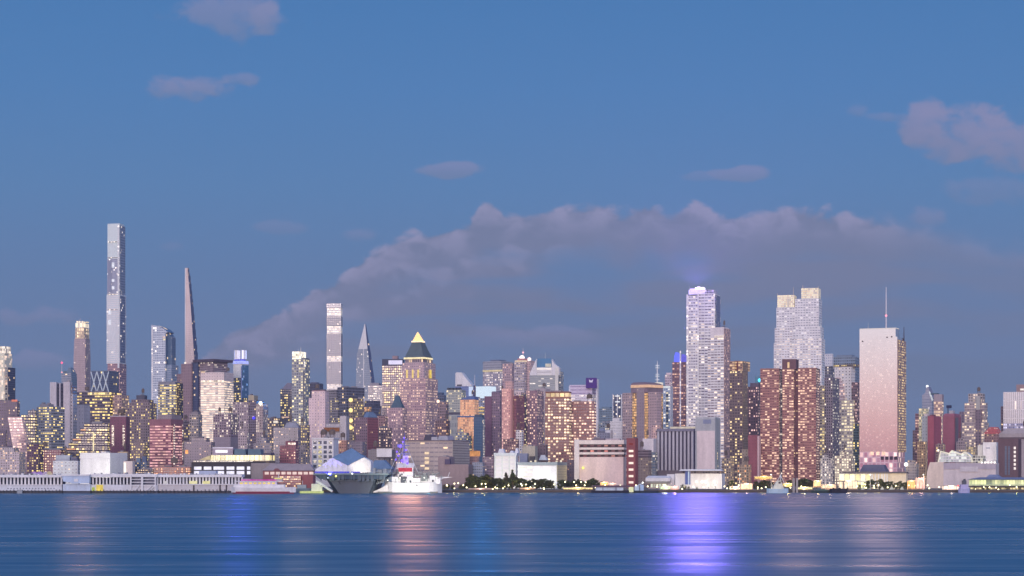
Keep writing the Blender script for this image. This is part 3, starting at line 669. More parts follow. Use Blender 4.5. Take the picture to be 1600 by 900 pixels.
b = B('office_tower', 'tower crowned with glowing blue twin lanterns', 'skyscraper', 2900, 363.5, 378, 388)
b.box('shaft', 364.5, 378, 387.5, 590, None, F((92, 96, 122), .95, .5, .25, YEL, 1., row=.4), 3.2, 4.4)
b.box('blank_top', 364.5, 378, 387.5, 568.5, 590, F((184, 178, 190), .1, .1, 0), 4, 4)
b.side_panel('teal_side', .0, 1.0, 570, 622, F((60, 104, 150), .8, .8, .1, (140, 190, 255), .6, glass=(52, 96, 146)), .5, 378)
b.box('crown_ring', 363.5, 378, 388.5, 563.5, 568.5, E((176, 184, 255), 1.1), d0=-.8)
for xa, xe in ((365.6, 372.2), (376.6, 382)): b.box('lantern', xa, xe - 1.2, xe, 546.5, 561, F((200, 206, 255), .7, .95, 1., (190, 200, 255), 1.5), 2.2, 16, 5, depth=7)
b.box('lantern_base', 366, 377, 384, 561, 563.5, E((96, 104, 255), .8), d0=3); b.panel('light_line', 376.6, 377.8, 572, 624, E((150, 160, 230), .45), .4)
flood('crown_river_spot', 373, 552, 2885, (373, 850, 500), 3.2e5, (64, 84, 255), 70, 18, b.root)  # added spot throwing the blue column onto the water

b = B('apartment_tower', 'brown grid block below the cream banded tower, white window rows over a blank wall', 'apartment tower', 1780, 333, 360, 373)
b.box('shaft', 333, 360, 373, 647, 683, F((128, 106, 128), .55, .6, .42, WHT, 1.0), 4.0, 4.6); b.box('blank_base', 333, 360, 373, 683, None, F((122, 108, 132), .1, .1, 0), 4, 5); b.clutter(3, 2)
b = B('apartment_tower', 'pinkish grey tower with tall piers and a blue light under the blue lanterns', 'apartment tower', 1980, 364, 408, 419)
b.box('shaft', 364, 388, 392, 628, None, F((136, 116, 136), .4, .6, .26, WHT, 1.0), 3.8, 4.8, depth=36)
b.box('middle_bay', 388, 400, 402, 625, None, F((98, 86, 114), .6, .5, .12, WARM, 1.), 3.6, 4.6, 2.5, depth=34)
b.box('end_bay', 400, 411, 419, 631, None, F((150, 128, 142), .42, .6, .30, WHT, 1.0), 3.4, 4.6)
b.box('bulkhead', 388, 397, 400, 617, 625, S((150, 134, 122)), d0=7, depth=16); b.ball('beacon', 407, 630, 1.9, E((255, 248, 230), 2.2), -1); b.ball('blue_lamp', 396.5, 653, 1.5, E((80, 70, 255), 1.6), 1)
b = B('hospital_building', 'wide red brick block with pink horizontal bands and a lit stair strip', 'brick building', 1700, 234, 268, 286)
b.box('body', 234, 267, 286, 664, None, F((142, 82, 104), .98, .42, .78, (255, 190, 190), .75, glass=(96, 58, 84)), 5, 5)
b.box('upper_wall', 234, 267, 286, 655, 664, F((128, 78, 100), .1, .1, 0), 5, 5); b.box('mechanical_box', 246, 268, 284, 648, 655, F((132, 112, 130), .2, .2, 0), d0=5)
b.side_panel('window_strip', .12, .26, 662, 738, F((150, 92, 112), .8, .5, .7, WHT, 1.0), .4); b.side_panel('window_strip', .88, .98, 662, 738, F((150, 92, 112), .8, .5, .6, WHT, 1.0), .4)
b = B('apartment_block', 'grey brown block between the red hospital and the cream banded tower', 'apartment block', 1900, 296, 310, 316)
b.box('body', 296, 310, 316, 647, None, F((136, 122, 134), .5, .5, .2, WARM, 1.1), 4, 5); b.box('upper_tier', 299, 309, 314, 643, 647, S((118, 106, 124)), d0=4)
b = B('apartment_block', 'dusky block with lit rows left of the grey brown block, behind the red hospital', 'apartment block', 2020, 283, 297, 301)
b.box('body', 281, 297, 301, 658, None, F((104, 84, 104), .6, .5, .35, YEL, 1.1), 4, 5); b.clutter(2, 3)
b = B('warehouse', 'low orange lit brick shed behind the pier sheds', 'warehouse', 1345, 240, 297, 300)
b.box('body', 240, 297, 300, 731, None, F((150, 96, 92), .6, .5, .4, ORG, .9), 4, 4.2); b.box('cornice', 240, 297, 300, 729.5, 731, S((176, 122, 122)), d0=-.4)
b = B('warehouse', 'dark low shed with a row of lit dots right of the beige cube', 'warehouse', 1342, 209, 239, 241)
b.box('body', 209, 239, 241, 733, None, F((64, 56, 78), .45, .45, .6, WARM, 1.1), 3.2, 4)
b = B('apartment_block', 'dark stepped block right of the red hospital with a small orange lit window', 'apartment block', 1600, 288, 330, 336)
b.box('body', 288, 330, 336, 690, None, F((118, 102, 124), .4, .4, .12, WARM, 1.1), 4.5, 5); b.panel('lit_window', 289.5, 294, 703, 709, E((255, 176, 110), 1.2), .3); b.box('upper_tier', 300, 322, 328, 684, 690, F((126, 110, 128), .4, .4, .1), 4.5, 5, 5); b.clutter(3, 2.5)
# ---- glass terminal and car showroom behind the pier
b = B('passenger_terminal', 'black box terminal with two rows of big white lit windows', 'terminal', 1320, 299, 391.5, 431)
b.box('body', 299, 391.5, 393, 722.5, None, S((58, 52, 66)), depth=26)
for yy in ((729, 734), (736, 741)):
    for xa, xe in ((303.2, 314.6), (318.4, 330.2), (333.6, 350), (354, 366), (369.8, 381.6), (386, 391)):
        b.panel('window', xa, xe, yy[0], yy[1], E((240, 236, 255), 1.15, .35), .12, .1)
b.box('blank_wing', 391.5, 430, 431, 723.5, None, S((122, 110, 122)), d0=.6, depth=26)
b.box('roof_edge', 299, 391.5, 393, 721.6, 722.5, S((88, 78, 92)), d0=-.4, depth=26)
for xa, xe in ((302, 331), (333, 359), (361, 391)): b.box('clerestory', xa, xe, xe, 719.8, 721.6, F((210, 190, 180), .8, .9, .85, WHT, 1.0), 2.6, 2, 1.0, depth=4)
b = B('showroom_building', 'curved glass showroom glowing cream to yellow green above the black terminal', 'showroom', 1385, 311, 420, 437)
b.loft('glass_band', [(711, 329, 421, 436, 1.5), (720, 328, 421, 436, 1.5)], F((230, 214, 150), .86, .92, 1., (246, 236, 150), .85, glass=(120, 110, 70)), 6.5, 9.6, depth=26)
b.loft('roof_ramp', [(712, 326, 328, 329, 1.2), (718.5, 311, 328, 329, 1.2)], S((214, 170, 120)), depth=25)
b.box('deck', 311, 421, 437, 720, None, S((96, 78, 70)), depth=28)
b.box('upper_tier', 332, 364, 366, 699.5, 711, F((140, 124, 150), .1, .1, 0), 4, 4, 4, depth=18)
b.panel('light_line', 332, 364, 698.6, 700.4, E((236, 224, 250), .8), .4, .3, 4); b.panel('lit_window', 336.5, 355.5, 703, 707.2, E((250, 246, 255), 1.3), .4, .3, 4)
for xa, xe in ((366.5, 384.5), (388, 408)): b.loft('roof_house', [(701.5, xa, xe - 1.5, xe, 3.5), (711, xa - .8, xe, xe + .5, 2.5)], S((72, 94, 118)), depth=14)
b.loft('curved_roof', [(707.5, 413, 423, 428, 4), (711, 408, 423, 434, 2.5)], S((78, 66, 84)), depth=16)
for k in range(12): b.panel('mullion', 329 + k * 7.6, 329.5 + k * 7.6, 711, 720, S((80, 66, 56)), .15, .1, 1.5)
b = B('pier_building', 'maroon brick pier house with a grey pitched roof and a row of white lit windows', 'pier building', 1290, 411, 489, 492)
b.box('body', 411, 489, 492, 736, None, S((132, 66, 78)), depth=14)
b.loft('roof', [(724.5, 424, 484, 486, 5, 4), (735.2, 409, 491, 494, -.8, 16)], S((134, 116, 128)), roof=S((134, 116, 128)))
b.box('eaves', 410, 490, 493, 735.2, 736, S((96, 52, 66)), d0=-.6, depth=15)
for k in range(9): b.panel('window', 413.6 + k * 8.7, 420 + k * 8.7, 737.2, 741.4, E((255, 226, 220), .85, .4), .12, .1)
b.loft('roof_gable', [(732, 430, 434, 434, -1.2, 1.5), (736, 426, 439, 439, -1.2, 1.5)], S((112, 62, 74)))
b.box('porch', 424, 470, 472, 743.5, None, F((150, 84, 92), .8, .55, .4, WARM, .9), 3, 4, -3, depth=3)
b = B('apartment_block', 'grey block with a sloped roof above the maroon pier house', 'apartment block', 1500, 427, 466, 470)
b.box('body', 427, 466, 470, 668, None, F((122, 112, 130), .4, .4, .12, WARM, 1.1), 4.5, 5); b.loft('roof', [(660, 448, 462, 464, 5), (668, 444, 466, 469, 2)], S((122, 118, 140))); b.clutter(2, 2)
b = B('brick_building', 'red brick building with white lit top floor windows above the maroon pier house', 'brick building', 1430, 437, 462, 467)
b.box('body', 437, 462, 467, 696, None, F((124, 66, 86), .5, .4, .2, PNK, 1.1), 4, 5); b.panel('lit_window', 450, 462, 691.6, 695, F((200, 160, 150), .7, .8, .95, WHT, 1.2), .3, .3, 1.0, 3.4, 3); b.box('upper_tier', 446, 462, 466, 689, 696, S((112, 62, 82)), d0=1.0)
b = B('apartment_block', 'dark block with bright upper windows, left of the lit crown tower', 'apartment block', 1820, 418, 434, 438)
b.box('body', 418, 434, 438, 653, None, F((84, 76, 98), .6, .5, .35, WARM, 1.2), 4, 5); b.panel('lit_window', 427, 434, 657.5, 661, E((255, 240, 226), 1.0), .3); b.clutter(2, 3)
b = B('apartment_block', 'grey stepped block with lit dots behind the pier house at its left', 'apartment block', 1620, 396, 424, 430)
b.box('body', 396, 424, 430, 692, None, F((118, 108, 128), .4, .4, .22, WARM, 1.1), 4, 4.6); b.box('upper_tier', 402, 416, 422, 684, 692, F((128, 118, 140), .4, .4, .1), 4, 4.6, 5); b.clutter(3, 2.5)

# ---- lit crown tower to the old concrete loft
b = B('office_tower', 'navy tower with a hipped top left of the white crowned tower', 'office tower', 2500, 438, 456, 459)
b.box('shaft', 438, 456, 459, 608, None, F((56, 58, 88), .7, .5, .3, YEL, 1.2), 3.4, 4.4); b.loft('hipped_top', [(598, 449, 455, 457, 6), (608, 440, 456, 459, 1)], S((104, 94, 118))); b.panel('ledge_light', 440, 456, 651, 652.6, E((255, 210, 190), .8), .4)
b = B('apartment_tower', 'slim grey tower with speckled yellow windows and a glowing white crown box', 'skyscraper', 2400, 456, 477, 484)
b.box('shaft', 456, 477, 484, 561, None, F((134, 132, 148), .7, .55, .36, (255, 236, 170), 1.15, glass=(76, 80, 104)), 4.2, 4.8)
b.box('crown', 456.5, 470, 478, 549, 561, F((252, 246, 226), .95, .95, 1., (255, 248, 226), 1.15), 3, 4, 1.0); b.box('shoulder', 470.5, 477, 484, 559, 561, S((96, 98, 122)), d0=2)
b.mast('antenna', 470, 542, 549, .5, S((220, 170, 160))); b.mast('antenna', 466, 544, 549, .35); b.panel('lit_room', 475, 477, 565, 573, E((255, 246, 240), 1.0), .4); b.panel('dark_bay', 474, 475.2, 580, 690, S((58, 60, 84)), .4)
flood('crown_river_spot', 467, 555, 2385, (480, 850, 500), 6e4, (255, 220, 190), 70, 16, b.root)  # added spot, faces the river to give it a pale column
b = B('office_tower', 'flat navy box tower behind the pink beige tower', 'office tower', 2700, 484, 500, 505)
b.box('shaft', 484, 500, 505, 599, None, F((62, 62, 94), .7, .5, .03), 4, 5); b.box('upper_tier', 485, 495, 499, 597, 599, S((76, 74, 104)), d0=4)
b = B('supertall_tower', 'slender square white grid tower with glowing open floors', 'skyscraper', 3600, 510, 533, 535.5)
gm = F((134, 128, 148), .5, .56, .05, WHT, .9, glass=(80, 82, 112))
for (ya, yb_) in ((494, 509), (521, 556), (565, 600), (608, None)): b.box('shaft', 510, 533, 535.5, ya, yb_, gm, 3.6, 4)
for (ya, yb_) in ((481, 494), (509, 521), (556, 565), (600, 608)): b.box('lit_floors', 510.8, 532.4, 534.8, ya, yb_, F((240, 222, 206), .88, .6, 1., (255, 238, 214), .62), 3.6, (yb_ - ya) / 3.0, .6)
b.box('top_frame', 510, 533, 535.5, 474, 481, F((176, 166, 180), .6, .6, .3, WHT, 1.0, glass=(130, 128, 156)), 3.6, 3.5)
b = B('apartment_tower', 'plain pink beige slab tower with few lit windows', 'apartment tower', 1950, 482.5, 508, 514.5)
pk = F((190, 160, 176), .25, .4, .12, WARM, 1.2, glass=(130, 108, 130))
b.box('shaft', 482.5, 508, 514.5, 622, None, pk, 4.6, 5); b.box('upper_tier', 487, 508, 514, 611, 622, pk, 4.6, 5, 2.5); b.box('roof_edge', 487.5, 507.5, 513, 609.8, 611, S((150, 104, 118)), d0=3.5)
b = B('office_tower', 'dark blue grey tower with a curved brown lit side right of the pink beige tower', 'office tower', 2250, 513, 528, 545.5)
b.box('shaft', 527, 542, 545.5, 605, None, F((84, 84, 112), .7, .6, .04), 4, 5, 2, depth=30); b.loft('brown_wing', [(609, 513, 525, 527, 0, 24), (628, 513, 527, 529, 0, 24), (None, 513, 533, 535, 0, 24)], F((112, 104, 122), .7, .5, .18, (255, 226, 150), 1.), 4, 4.5)
b = B('pointed_tower', 'faceted glass tower tapering to a sharp point', 'skyscraper', 3250, 556, 573, 586)
pg = F((134, 138, 162), .75, .6, .06, WHT, 1.1, glass=(112, 120, 152), gr=.12)
dkf = F((64, 74, 116), .8, .7, .04, glass=(52, 64, 110))
b.loft('shaft', [(545, 560, 574.2, 578.2, 0), (552, 557.6, 575.2, 579.6, 0), (600, 556, 580.4, 585.8, 0), (None, 555.5, 582.4, 590, 0)], pg, 3, 3.8, side=dkf)
b.loft('point', [(506, 569.6, 570.6, 571.8, 0), (545, 560, 574.2, 578.2, 0)], F((190, 200, 220), .9, .9, .0, glass=(182, 196, 220), gr=.1), 3, 3.8, side=dkf)
b.panel('edge_rib', 567.6, 568.6, 545, 625, S((186, 186, 204), .4), .5)
b = B('office_building', 'grey office block with white lit rows right of the pointed glass tower', 'office building', 2600, 575, 597, 600)
b.box('body', 575, 597, 600, 602, None, F((140, 130, 152), .7, .5, .45, WHT, .95), 3.2, 4.2); b.box('upper_tier', 578, 592, 596, 598, 602, S((128, 120, 142)), d0=4)
b = B('apartment_tower', 'dark tower with a stack of big yellow lamps, right of the dark blue grey tower', 'apartment tower', 2100, 545, 551, 556)
b.box('shaft', 545, 551, 556, 622, None, F((130, 110, 108), .6, .5, .25, YEL, 1.1), 4, 5, depth=18)
for yy in (625, 641, 657, 668): b.ball('lamp', 548, yy, 2.3, E((255, 226, 150), 1.5), -1.2)
b = B('office_building', 'dark blue block topped by a plain white box', 'office building', 2200, 553.5, 569, 596)
b.box('body', 553.5, 580, 596, 634, None, F((76, 78, 110), .5, .5, .12, YEL, 1.), 4, 5); b.box('white_box', 556.5, 566, 568, 622, 634, F((196, 194, 218), .05, .05, 0), 4, 5, 1.5, depth=12); b.box('upper_tier', 570, 584, 594, 626, 634, F((70, 70, 102), .6, .5, .1, YEL, 1.), 4, 5, 3); b.panel('rooftop_lights', 569, 580, 636, 643, F((150, 120, 96), .7, .6, .6, ORG, 1.), .3, .3, 0, 3, 3.4)
b = B('gabled_tower', 'plum tower with red side and a blue gabled roof', 'apartment tower', 1700, 553, 574, 590.5)
b.box('shaft', 553, 574, 590.5, 652, None, F((112, 86, 108), .35, .45, .16, WARM, 1.2), 4.5, 5.2); b.side_panel('red_side', 0, 1, 653, None, F((122, 64, 84), .3, .4, .04), .3, 574); b.loft('gabled_roof', [(643.5, 572, 577, 584, 6), (652, 568, 574.5, 591, -.2)], S((86, 104, 142)))
b = B('apartment_block', 'grey stepped block with a bare column, behind the white loft building', 'apartment block', 1850, 509, 541, 545)
b.box('body', 509, 531, 533, 662, None, F((140, 132, 152), .2, .3, .03), 5, 5, depth=26); b.box('column', 531, 541, 545, 650, None, F((158, 148, 166), .1, .2, .02), 5, 6, 1.0, depth=24); b.box('terrace', 506, 530, 532, 668, 674, E((210, 140, 110), .35), d0=-1.5, depth=2)
b = B('brick_building', 'orange brown brick block right of the white loft building', 'brick building', 1600, 519, 541, 546)
b.box('body', 519, 541, 546, 688, None, F((164, 112, 104), .4, .4, .1, WARM, 1.1), 4.5, 5); b.ball('lamp', 528, 691, 1.3, E((255, 240, 220), 1.6), -1); b.clutter(2, 2)
# white loft: every bay of its window grid is a window of its own
b = B('loft_building', 'old white concrete loft with a grid of large dark windows, one column lit yellow', 'loft building', 1500, 487.5, 521, 529)
b.box('body', 487.5, 521, 529, 686, None, S((186, 182, 200))); b.box('cornice', 487, 521.4, 530, 684, 686, S((208, 204, 216)), d0=-.5)
for r_ in range(7):
    for c_ in range(4):
        xa = 489.6 + c_ * 8.0; ya = 689 + r_ * 7.4
        litq = (c_ == 1 and 1 <= r_ <= 5) or (c_ == 0 and r_ in (2, 4)) or (c_ == 3 and r_ == 0)
        b.panel('window', xa, xa + 5.0, ya, ya + 4.8, F((90, 92, 116), .8, .8, .95 if litq else .07, (255, 240, 150) if c_ == 1 else WHT, 1.1, glass=(62, 66, 92)), .1, .08, 0, 1.7, 2.4)
b = B('apartment_block', 'plum low block with white windows beside the pavilion roof', 'apartment block', 1560, 540, 566, 572)
b.box('body', 543, 566, 572, 690, None, F((118, 102, 122), .4, .4, .1), 4, 5); b.clutter(2, 2)
b = B('apartment_block', 'dark slab with reddish lit windows above the white billboard', 'apartment block', 1760, 588, 606, 612)
b.box('body', 588, 606, 612, 668, None, F((112, 88, 104), .5, .45, .4, (255, 214, 190), 1.1), 4, 5); b.clutter(3, 2.5)
b = B('brick_building', 'low brown block carrying the white billboard on its roof', 'brick building', 1420, 575, 614, 618)
b.box('body', 575, 614, 618, 702.5, None, F((100, 92, 108), .3, .3, .05), 4, 5); b.clutter(2, 1.2)
o = B('billboard', 'big blank cream billboard standing over the ship, framed in dark steel', 'billboard', 1404, 588.5, 612, 613)
o.box('panel', 588.5, 612, 612.6, 700.5, 714, S((222, 204, 194)), depth=.8); o.box('frame', 587.5, 613, 613.6, 698.2, 700.4, S((62, 52, 66)), depth=1.6, d0=-.4); o.box('frame', 587.5, 613, 613.6, 714.1, 716, S((62, 52, 66)), depth=1.6, d0=-.4)
for xa in (592, 600, 608): o.mast('post', xa, 716, None, .5, DARK, 1.2, .5) if False else o.box('post', xa, xa + 1, xa + 1.1, 716, None, DARK, d0=.2, depth=.7)
b = B('shed', 'blue grey gabled shed below the cream billboard', 'shed', 1352, 576, 612, 616)
b.box('body', 577, 611, 614, 733, None, S((120, 136, 168))); b.loft('roof', [(719, 586, 600, 603, 6), (733, 575, 613, 617, -.8)], S((84, 106, 146)))
# ================================================================== middle of the photograph
b = B('office_tower', 'dark brown tower with a grid of golden windows and a white sign box on top', 'office tower', 2500, 597, 629, 632)
og = F((96, 78, 100), .72, .6, .42, (255, 216, 120), 1.1, row=.45, glass=(78, 62, 78))
b.box('shaft', 597, 629, 632, 571, None, og, 3.6, 4.2); b.box('dark_top', 597, 629, 632, 561, 571, S((56, 58, 86))); b.panel('sign_box', 607, 628.5, 563, 569.4, E((232, 224, 255), 1.05, .15), .5)
b.box('bulkhead', 613, 621, 624, 555.5, 561, S((130, 104, 120)), d0=5, depth=12)
b = B('pyramid_tower', 'broad pinkish tower crowned by a dark copper pyramid with a glowing tip', 'skyscraper', 2300, 624, 666, 685)
ww = F((160, 124, 140), .62, .42, .55, (255, 214, 176), .8, row=.35, glass=(112, 84, 108))
b.box('shaft', 624.5, 665, 684, 591, None, ww, 3.7, 4.8)
b.box('setback', 629, 663, 680.5, 566, 591, F((164, 134, 152), .5, .4, .2, (255, 216, 180), .8, glass=(120, 96, 120)), 3.6, 4.6, 3.0)
for xa in (634.5, 643.5, 652): b.panel('tall_window', xa, xa + 2.6, 577, 590, E((255, 222, 140), .9), .4, .3, 3.0)
b.side_panel('tall_window', .42, .58, 577, 590, E((255, 222, 110), .85), .3, 663)
b.box('drum', 633, 661, 676, 559.8, 566, F((150, 126, 144), .6, .7, .3, WARM, 1., glass=(80, 70, 96)), 3.6, 7, 6.0)
b.box('light_ring', 630.8, 662.6, 676.5, 557.4, 560.2, E((255, 236, 190), 1.05), d0=4.5)
b.loft('pyramid_roof', [(532.5, 644, 657, 663.5, 13), (545, 638.5, 659.5, 669, 9.5), (557.4, 632, 662, 676, 5)], F((70, 84, 98), .06, 1., 0., glass=(34, 46, 62)), 3, 5)
b.box('glow_ledge', 642.8, 657.6, 664, 530.8, 533.2, E((255, 226, 190), 1.5), d0=12.4)
b.loft('glowing_tip', [(516.5, 652, 652.6, 653.4, 19), (531, 644.6, 656.6, 662.4, 13.4)], E((255, 212, 150), 1.5, .15))
flood('crown_river_spot', 652, 526, 2285, (652, 850, 500), 2.4e5, (255, 170, 120), 70, 18, b.root)  # added spot toward the water for the orange column
b = B('apartment_tower', 'pinkish tower with pale window columns in front of the golden windowed tower', 'apartment tower', 1900, 604, 629, 636)
b.box('shaft', 604, 629, 636, 637, None, F((156, 122, 140), .5, .5, .38, (255, 214, 196), .9, glass=(112, 86, 110)), 4.2, 5)
b.loft('pyramid_roof', [(617, 618, 623, 624, 8), (628, 614.5, 626, 628, 4), (637, 610, 628, 633, 1.5)], S((58, 78, 102)))
b = B('apartment_tower', 'dusky slab with a bright round light at its top edge, right of the pyramid tower', 'apartment tower', 2080, 683, 697, 701)
b.box('shaft', 684, 697, 701, 628, None, F((118, 96, 112), .5, .5, .22, (255, 190, 150), 1.1), 4, 5); b.ball('lamp', 684.6, 627, 1.7, E((255, 214, 190), 2.), -1)
b = B('office_tower', 'narrow navy tower behind the dusky slab right of the pyramid tower', 'office tower', 2700, 683, 696, 699)
b.box('shaft', 683, 694, 697, 617, None, F((82, 90, 124), .7, .5, .04), 4, 5); b.box('upper_tier', 684, 691, 694, 613, 617, S((70, 80, 116)), d0=3)
b = B('apartment_block', 'dark reddish block with glowing windows above the beige warehouse', 'apartment block', 1900, 680, 697, 703)
b.box('body', 680, 697, 703, 657, None, F((110, 84, 98), .5, .5, .4, (255, 190, 130), 1.1), 4.4, 5.2); b.clutter(2, 3)
b = B('office_tower', 'grey green office block with yellow windows and rooftop coolers', 'office tower', 2250, 697.5, 721, 728)
b.box('shaft', 697.5, 721, 728, 609, 644, F((146, 144, 148), .75, .5, .38, (255, 230, 160), .95, glass=(104, 108, 122)), 3.6, 4.4)
b.box('dark_floor', 698, 720.5, 727, 644, 648, S((70, 66, 92)), d0=.5); b.box('lower_shaft', 697.5, 721, 728, 648, None, F((140, 138, 148), .4, .6, .25, YEL, .9, glass=(92, 96, 116)), 3.2, 12)
for k in range(4): b.box('cooler', 698.5 + k * 5.2, 702 + k * 5.2, 703 + k * 5.2, 605.5, 609, S((62, 66, 86)), d0=3, depth=9)
b = B('wedge_roof_tower', 'tower with a steep slanted white roof and a blue lit edge', 'skyscraper', 3300, 711, 733, 739)
b.box('shaft', 711, 733, 739, 603.5, None, F((92, 104, 158), .9, .5, .04, glass=(82, 96, 156)), 4, 4)
_slab(b, 'wedge_roof', [(711.5, 603.4), (711.5, 583.5), (713.5, 581), (716.5, 582), (720.5, 581.5), (738, 603.4)], 0.3, b.D * .8, [S((198, 186, 198), .6, name='wedge'), S((226, 222, 230), .6, name='wedge')])
b.box('lit_edge', 732.4, 738, 739.2, 604, 619, E((214, 226, 255), .95, .15), d0=-.8, depth=14); b.box('vent', 714, 721.6, 722, 600.6, 603, S((66, 64, 84)), d0=-.5, depth=.6)
b = B('spire_tower', 'small navy tower with a thin spire between the slanted roof and the glowing white box', 'office tower', 2900, 738.6, 743.5, 745)
b.loft('shaft', [(602, 739.6, 742.6, 743.6, 1), (617, 738.8, 743.4, 745, 0), (None, 738.6, 743.6, 745, 0)], F((70, 74, 124), .5, .5, .04), 3, 4); b.mast('spire', 741.6, 585.5, 602, .9, S((150, 150, 176)))
b = B('office_tower', 'block topped by a huge glowing icy white screen', 'office tower', 2700, 743.5, 765, 776)
b.box('shaft', 743.5, 765, 776, 622, None, F((92, 106, 152), .8, .5, .3, (255, 226, 150), .9), 3.6, 4.4); b.box('screen', 743.5, 764, 775, 603.5, 622, E((222, 238, 255), 1.0, .1), d0=-.6)
flood('screen_river_spot', 757, 612, 2665, (753, 850, 500), 6.0e5, (40, 150, 255), 70, 20, b.root)  # added spot before the screen for the blue column on the river
b = B('office_tower', 'grey tower with a plain mechanical top, gold cornice line and white windows', 'office tower', 3000, 754.5, 784, 803)
b.box('mechanical_top', 754.5, 783, 801, 564, 577.5, F((132, 130, 152), 1., .3, .0, glass=(104, 106, 134)), 5, 4.5); b.box('gold_line', 754.2, 783.4, 802, 577.5, 580.2, E((255, 232, 190), .7), d0=-.5)
b.box('shaft', 754.5, 783.5, 803, 580.2, None, F((142, 130, 154), .7, .5, .5, WHT, .95, glass=(104, 100, 132)), 3.6, 4.2); b.box('roof_plate', 766, 779, 785, 561.5, 564, S((88, 96, 132)), d0=6, depth=20)
b = B('office_tower', 'warm brown flank tower rising behind the twin dome tower', 'office tower', 2750, 783, 800, 806)
b.box('shaft', 785, 800, 806, 568, None, F((150, 120, 138), .4, .4, .15, PNK, .9), 3.6, 4.4); b.clutter(1, 2)
b = B('office_tower', 'orange glowing glass block with stepped blue roofs', 'office tower', 2000, 714, 742, 751)
of = F((206, 142, 112), .72, .68, .85, (255, 176, 112), .62, glass=(150, 96, 92))
b.box('shaft', 715, 741, 747, 651, None, of, 3.4, 4.4, 0); b.box('upper_tier', 719, 741.5, 748, 624, 651, of, 3.4, 4.4, 4.0)
b.loft('stepped_roof', [(619, 732, 741, 747, 6), (624, 717.5, 742, 748.5, 3.5)], S((72, 88, 142))); b.box('stepped_ledge', 714, 741.4, 747.4, 649.6, 652, S((70, 92, 146)), d0=-.8, depth=6)
b.box('lower_podium', 713.5, 735, 740, 681, None, F((92, 110, 136), .7, .5, .3, YEL, 1.), 3.6, 4.4, -5, depth=20)
b = B('office_tower', 'blue grey block with golden slanted ledges right of the orange glass block', 'office tower', 2130, 738, 757, 760)
b.box('shaft', 738, 757, 760, 622, None, F((110, 118, 158), .7, .5, .35, (255, 224, 160), .9), 3.6, 4.4)
for k in range(3): b.panel('golden_ledge', 742, 757 - k, 636 + k * 5, 638 + k * 5, E((255, 214, 140), .8), .6 + .3 * k)
b = B('office_tower', 'dark teal glass slab with a strip of lit stair windows', 'office tower', 1880, 740, 754, 757.5)
b.box('shaft', 740, 754, 757.5, 652, None, F((60, 86, 122), .9, .8, .02, glass=(52, 80, 120), gr=.1), 4, 5); b.side_panel('window_strip', .1, .9, 655, 745, F((110, 116, 146), .8, .5, .7, WHT, .9), .4); b.box('upper_tier', 742, 753, 756, 648, 652, S((54, 72, 104)), d0=3)
b = B('apartment_tower', 'purple brown slab left of the bright pink brick tower', 'apartment tower', 1950, 757, 779, 785)
b.box('shaft', 768, 781, 785, 613, None, F((116, 92, 120), .4, .4, .14, (255, 214, 190), .9), 4, 5, 1, depth=26); b.box('side_wing', 757, 768, 770, 619, None, F((102, 68, 100), .12, .3, .03), 5, 6, depth=24)
b.box('parapet', 768.4, 780.6, 784.4, 611.4, 613, S((78, 70, 108)), d0=2, depth=22)
b = B('apartment_tower', 'bright pink brick tower with rows of balconies', 'apartment tower', 1800, 784, 797, 804)
b.box('shaft', 784, 797, 803, 607, None, F((196, 136, 136), .6, .42, .5, (255, 206, 190), .8, glass=(142, 92, 106)), 3.4, 4.7); b.box('upper_tier', 789.6, 799, 802.6, 595.5, 607, F((186, 140, 146), .3, .4, .12, PNK, .9), 3.4, 4.7, 3)
b.box('pier', 796.5, 799, 801.6, 609, None, S((178, 118, 122)), d0=-.9, depth=4); b.box('dark_edge', 803, 806.6, 809, 618, None, F((124, 72, 92), .3, .3, .08), 4, 5, 3, depth=16)
b = B('twin_dome_tower', 'greyish tower with a brilliant white dome and a smaller lit turret', 'skyscraper', 2600, 803.5, 820, 829)
b.box('shaft', 803.5, 819, 828, 565.5, None, F((152, 136, 156), .5, .4, .2, (255, 226, 200), .9), 3.8, 4.6); b.box('cornice', 804.4, 818.6, 826, 562.6, 565.5, E((255, 226, 200), .75), d0=.8)
b.ball('dome', 815.6, 558.5, 3.6, E((255, 244, 240), 1.8, .2)); b.ball('dome', 827, 561, 2.6, E((255, 226, 224), 1.6, .2)); b.mast('finial', 817.2, 543, 556, .4, S((206, 160, 170))); b.ball('beacon', 817.4, 550, 1.3, E((255, 190, 200), 1.4))
b.box('dome_base', 808.6, 817.4, 821, 559.6, 562.6, S((180, 110, 120)), d0=3, depth=14); b.box('turret', 823.5, 828.5, 831, 563, None, F((172, 140, 154), .4, .4, .2, PNK, .9), 3.4, 4.4, 7, depth=12)
b.box('side_bay', 803.8, 818.8, 820, 611, 613, S((190, 168, 180)), d0=-.8, depth=1.4)
flood('crown_river_spot', 815, 556, 2585, (840, 850, 500), 6e4, (255, 210, 200), 70, 16, b.root)  # added spot for a faint column on the river
b = B('gabled_tower', 'tower with white triangular corner peaks and a blue glass gable between them', 'skyscraper', 2450, 827.5, 868.5, 875)
b.box('shaft', 827.5, 868, 873, 586, None, F((136, 136, 148), .92, .4, .12, WHT, .9, glass=(112, 118, 138)), 5, 4.2)
b.box('crown_wall', 837.6, 862.6, 866, 573.6, 586, F((204, 194, 190), .9, .4, .9, (250, 240, 226), .62, glass=(140, 136, 150)), 25, 5.8, 1.5, depth=26)
b.loft('glass_gable', [(559.4, 839.5, 861.6, 864, 8), (573.6, 838.8, 862.4, 865, 2)], F((66, 106, 146), .95, .9, 0., glass=(60, 104, 148), gr=.12), 5, 5, depth=24)
wh = S((224, 216, 216))
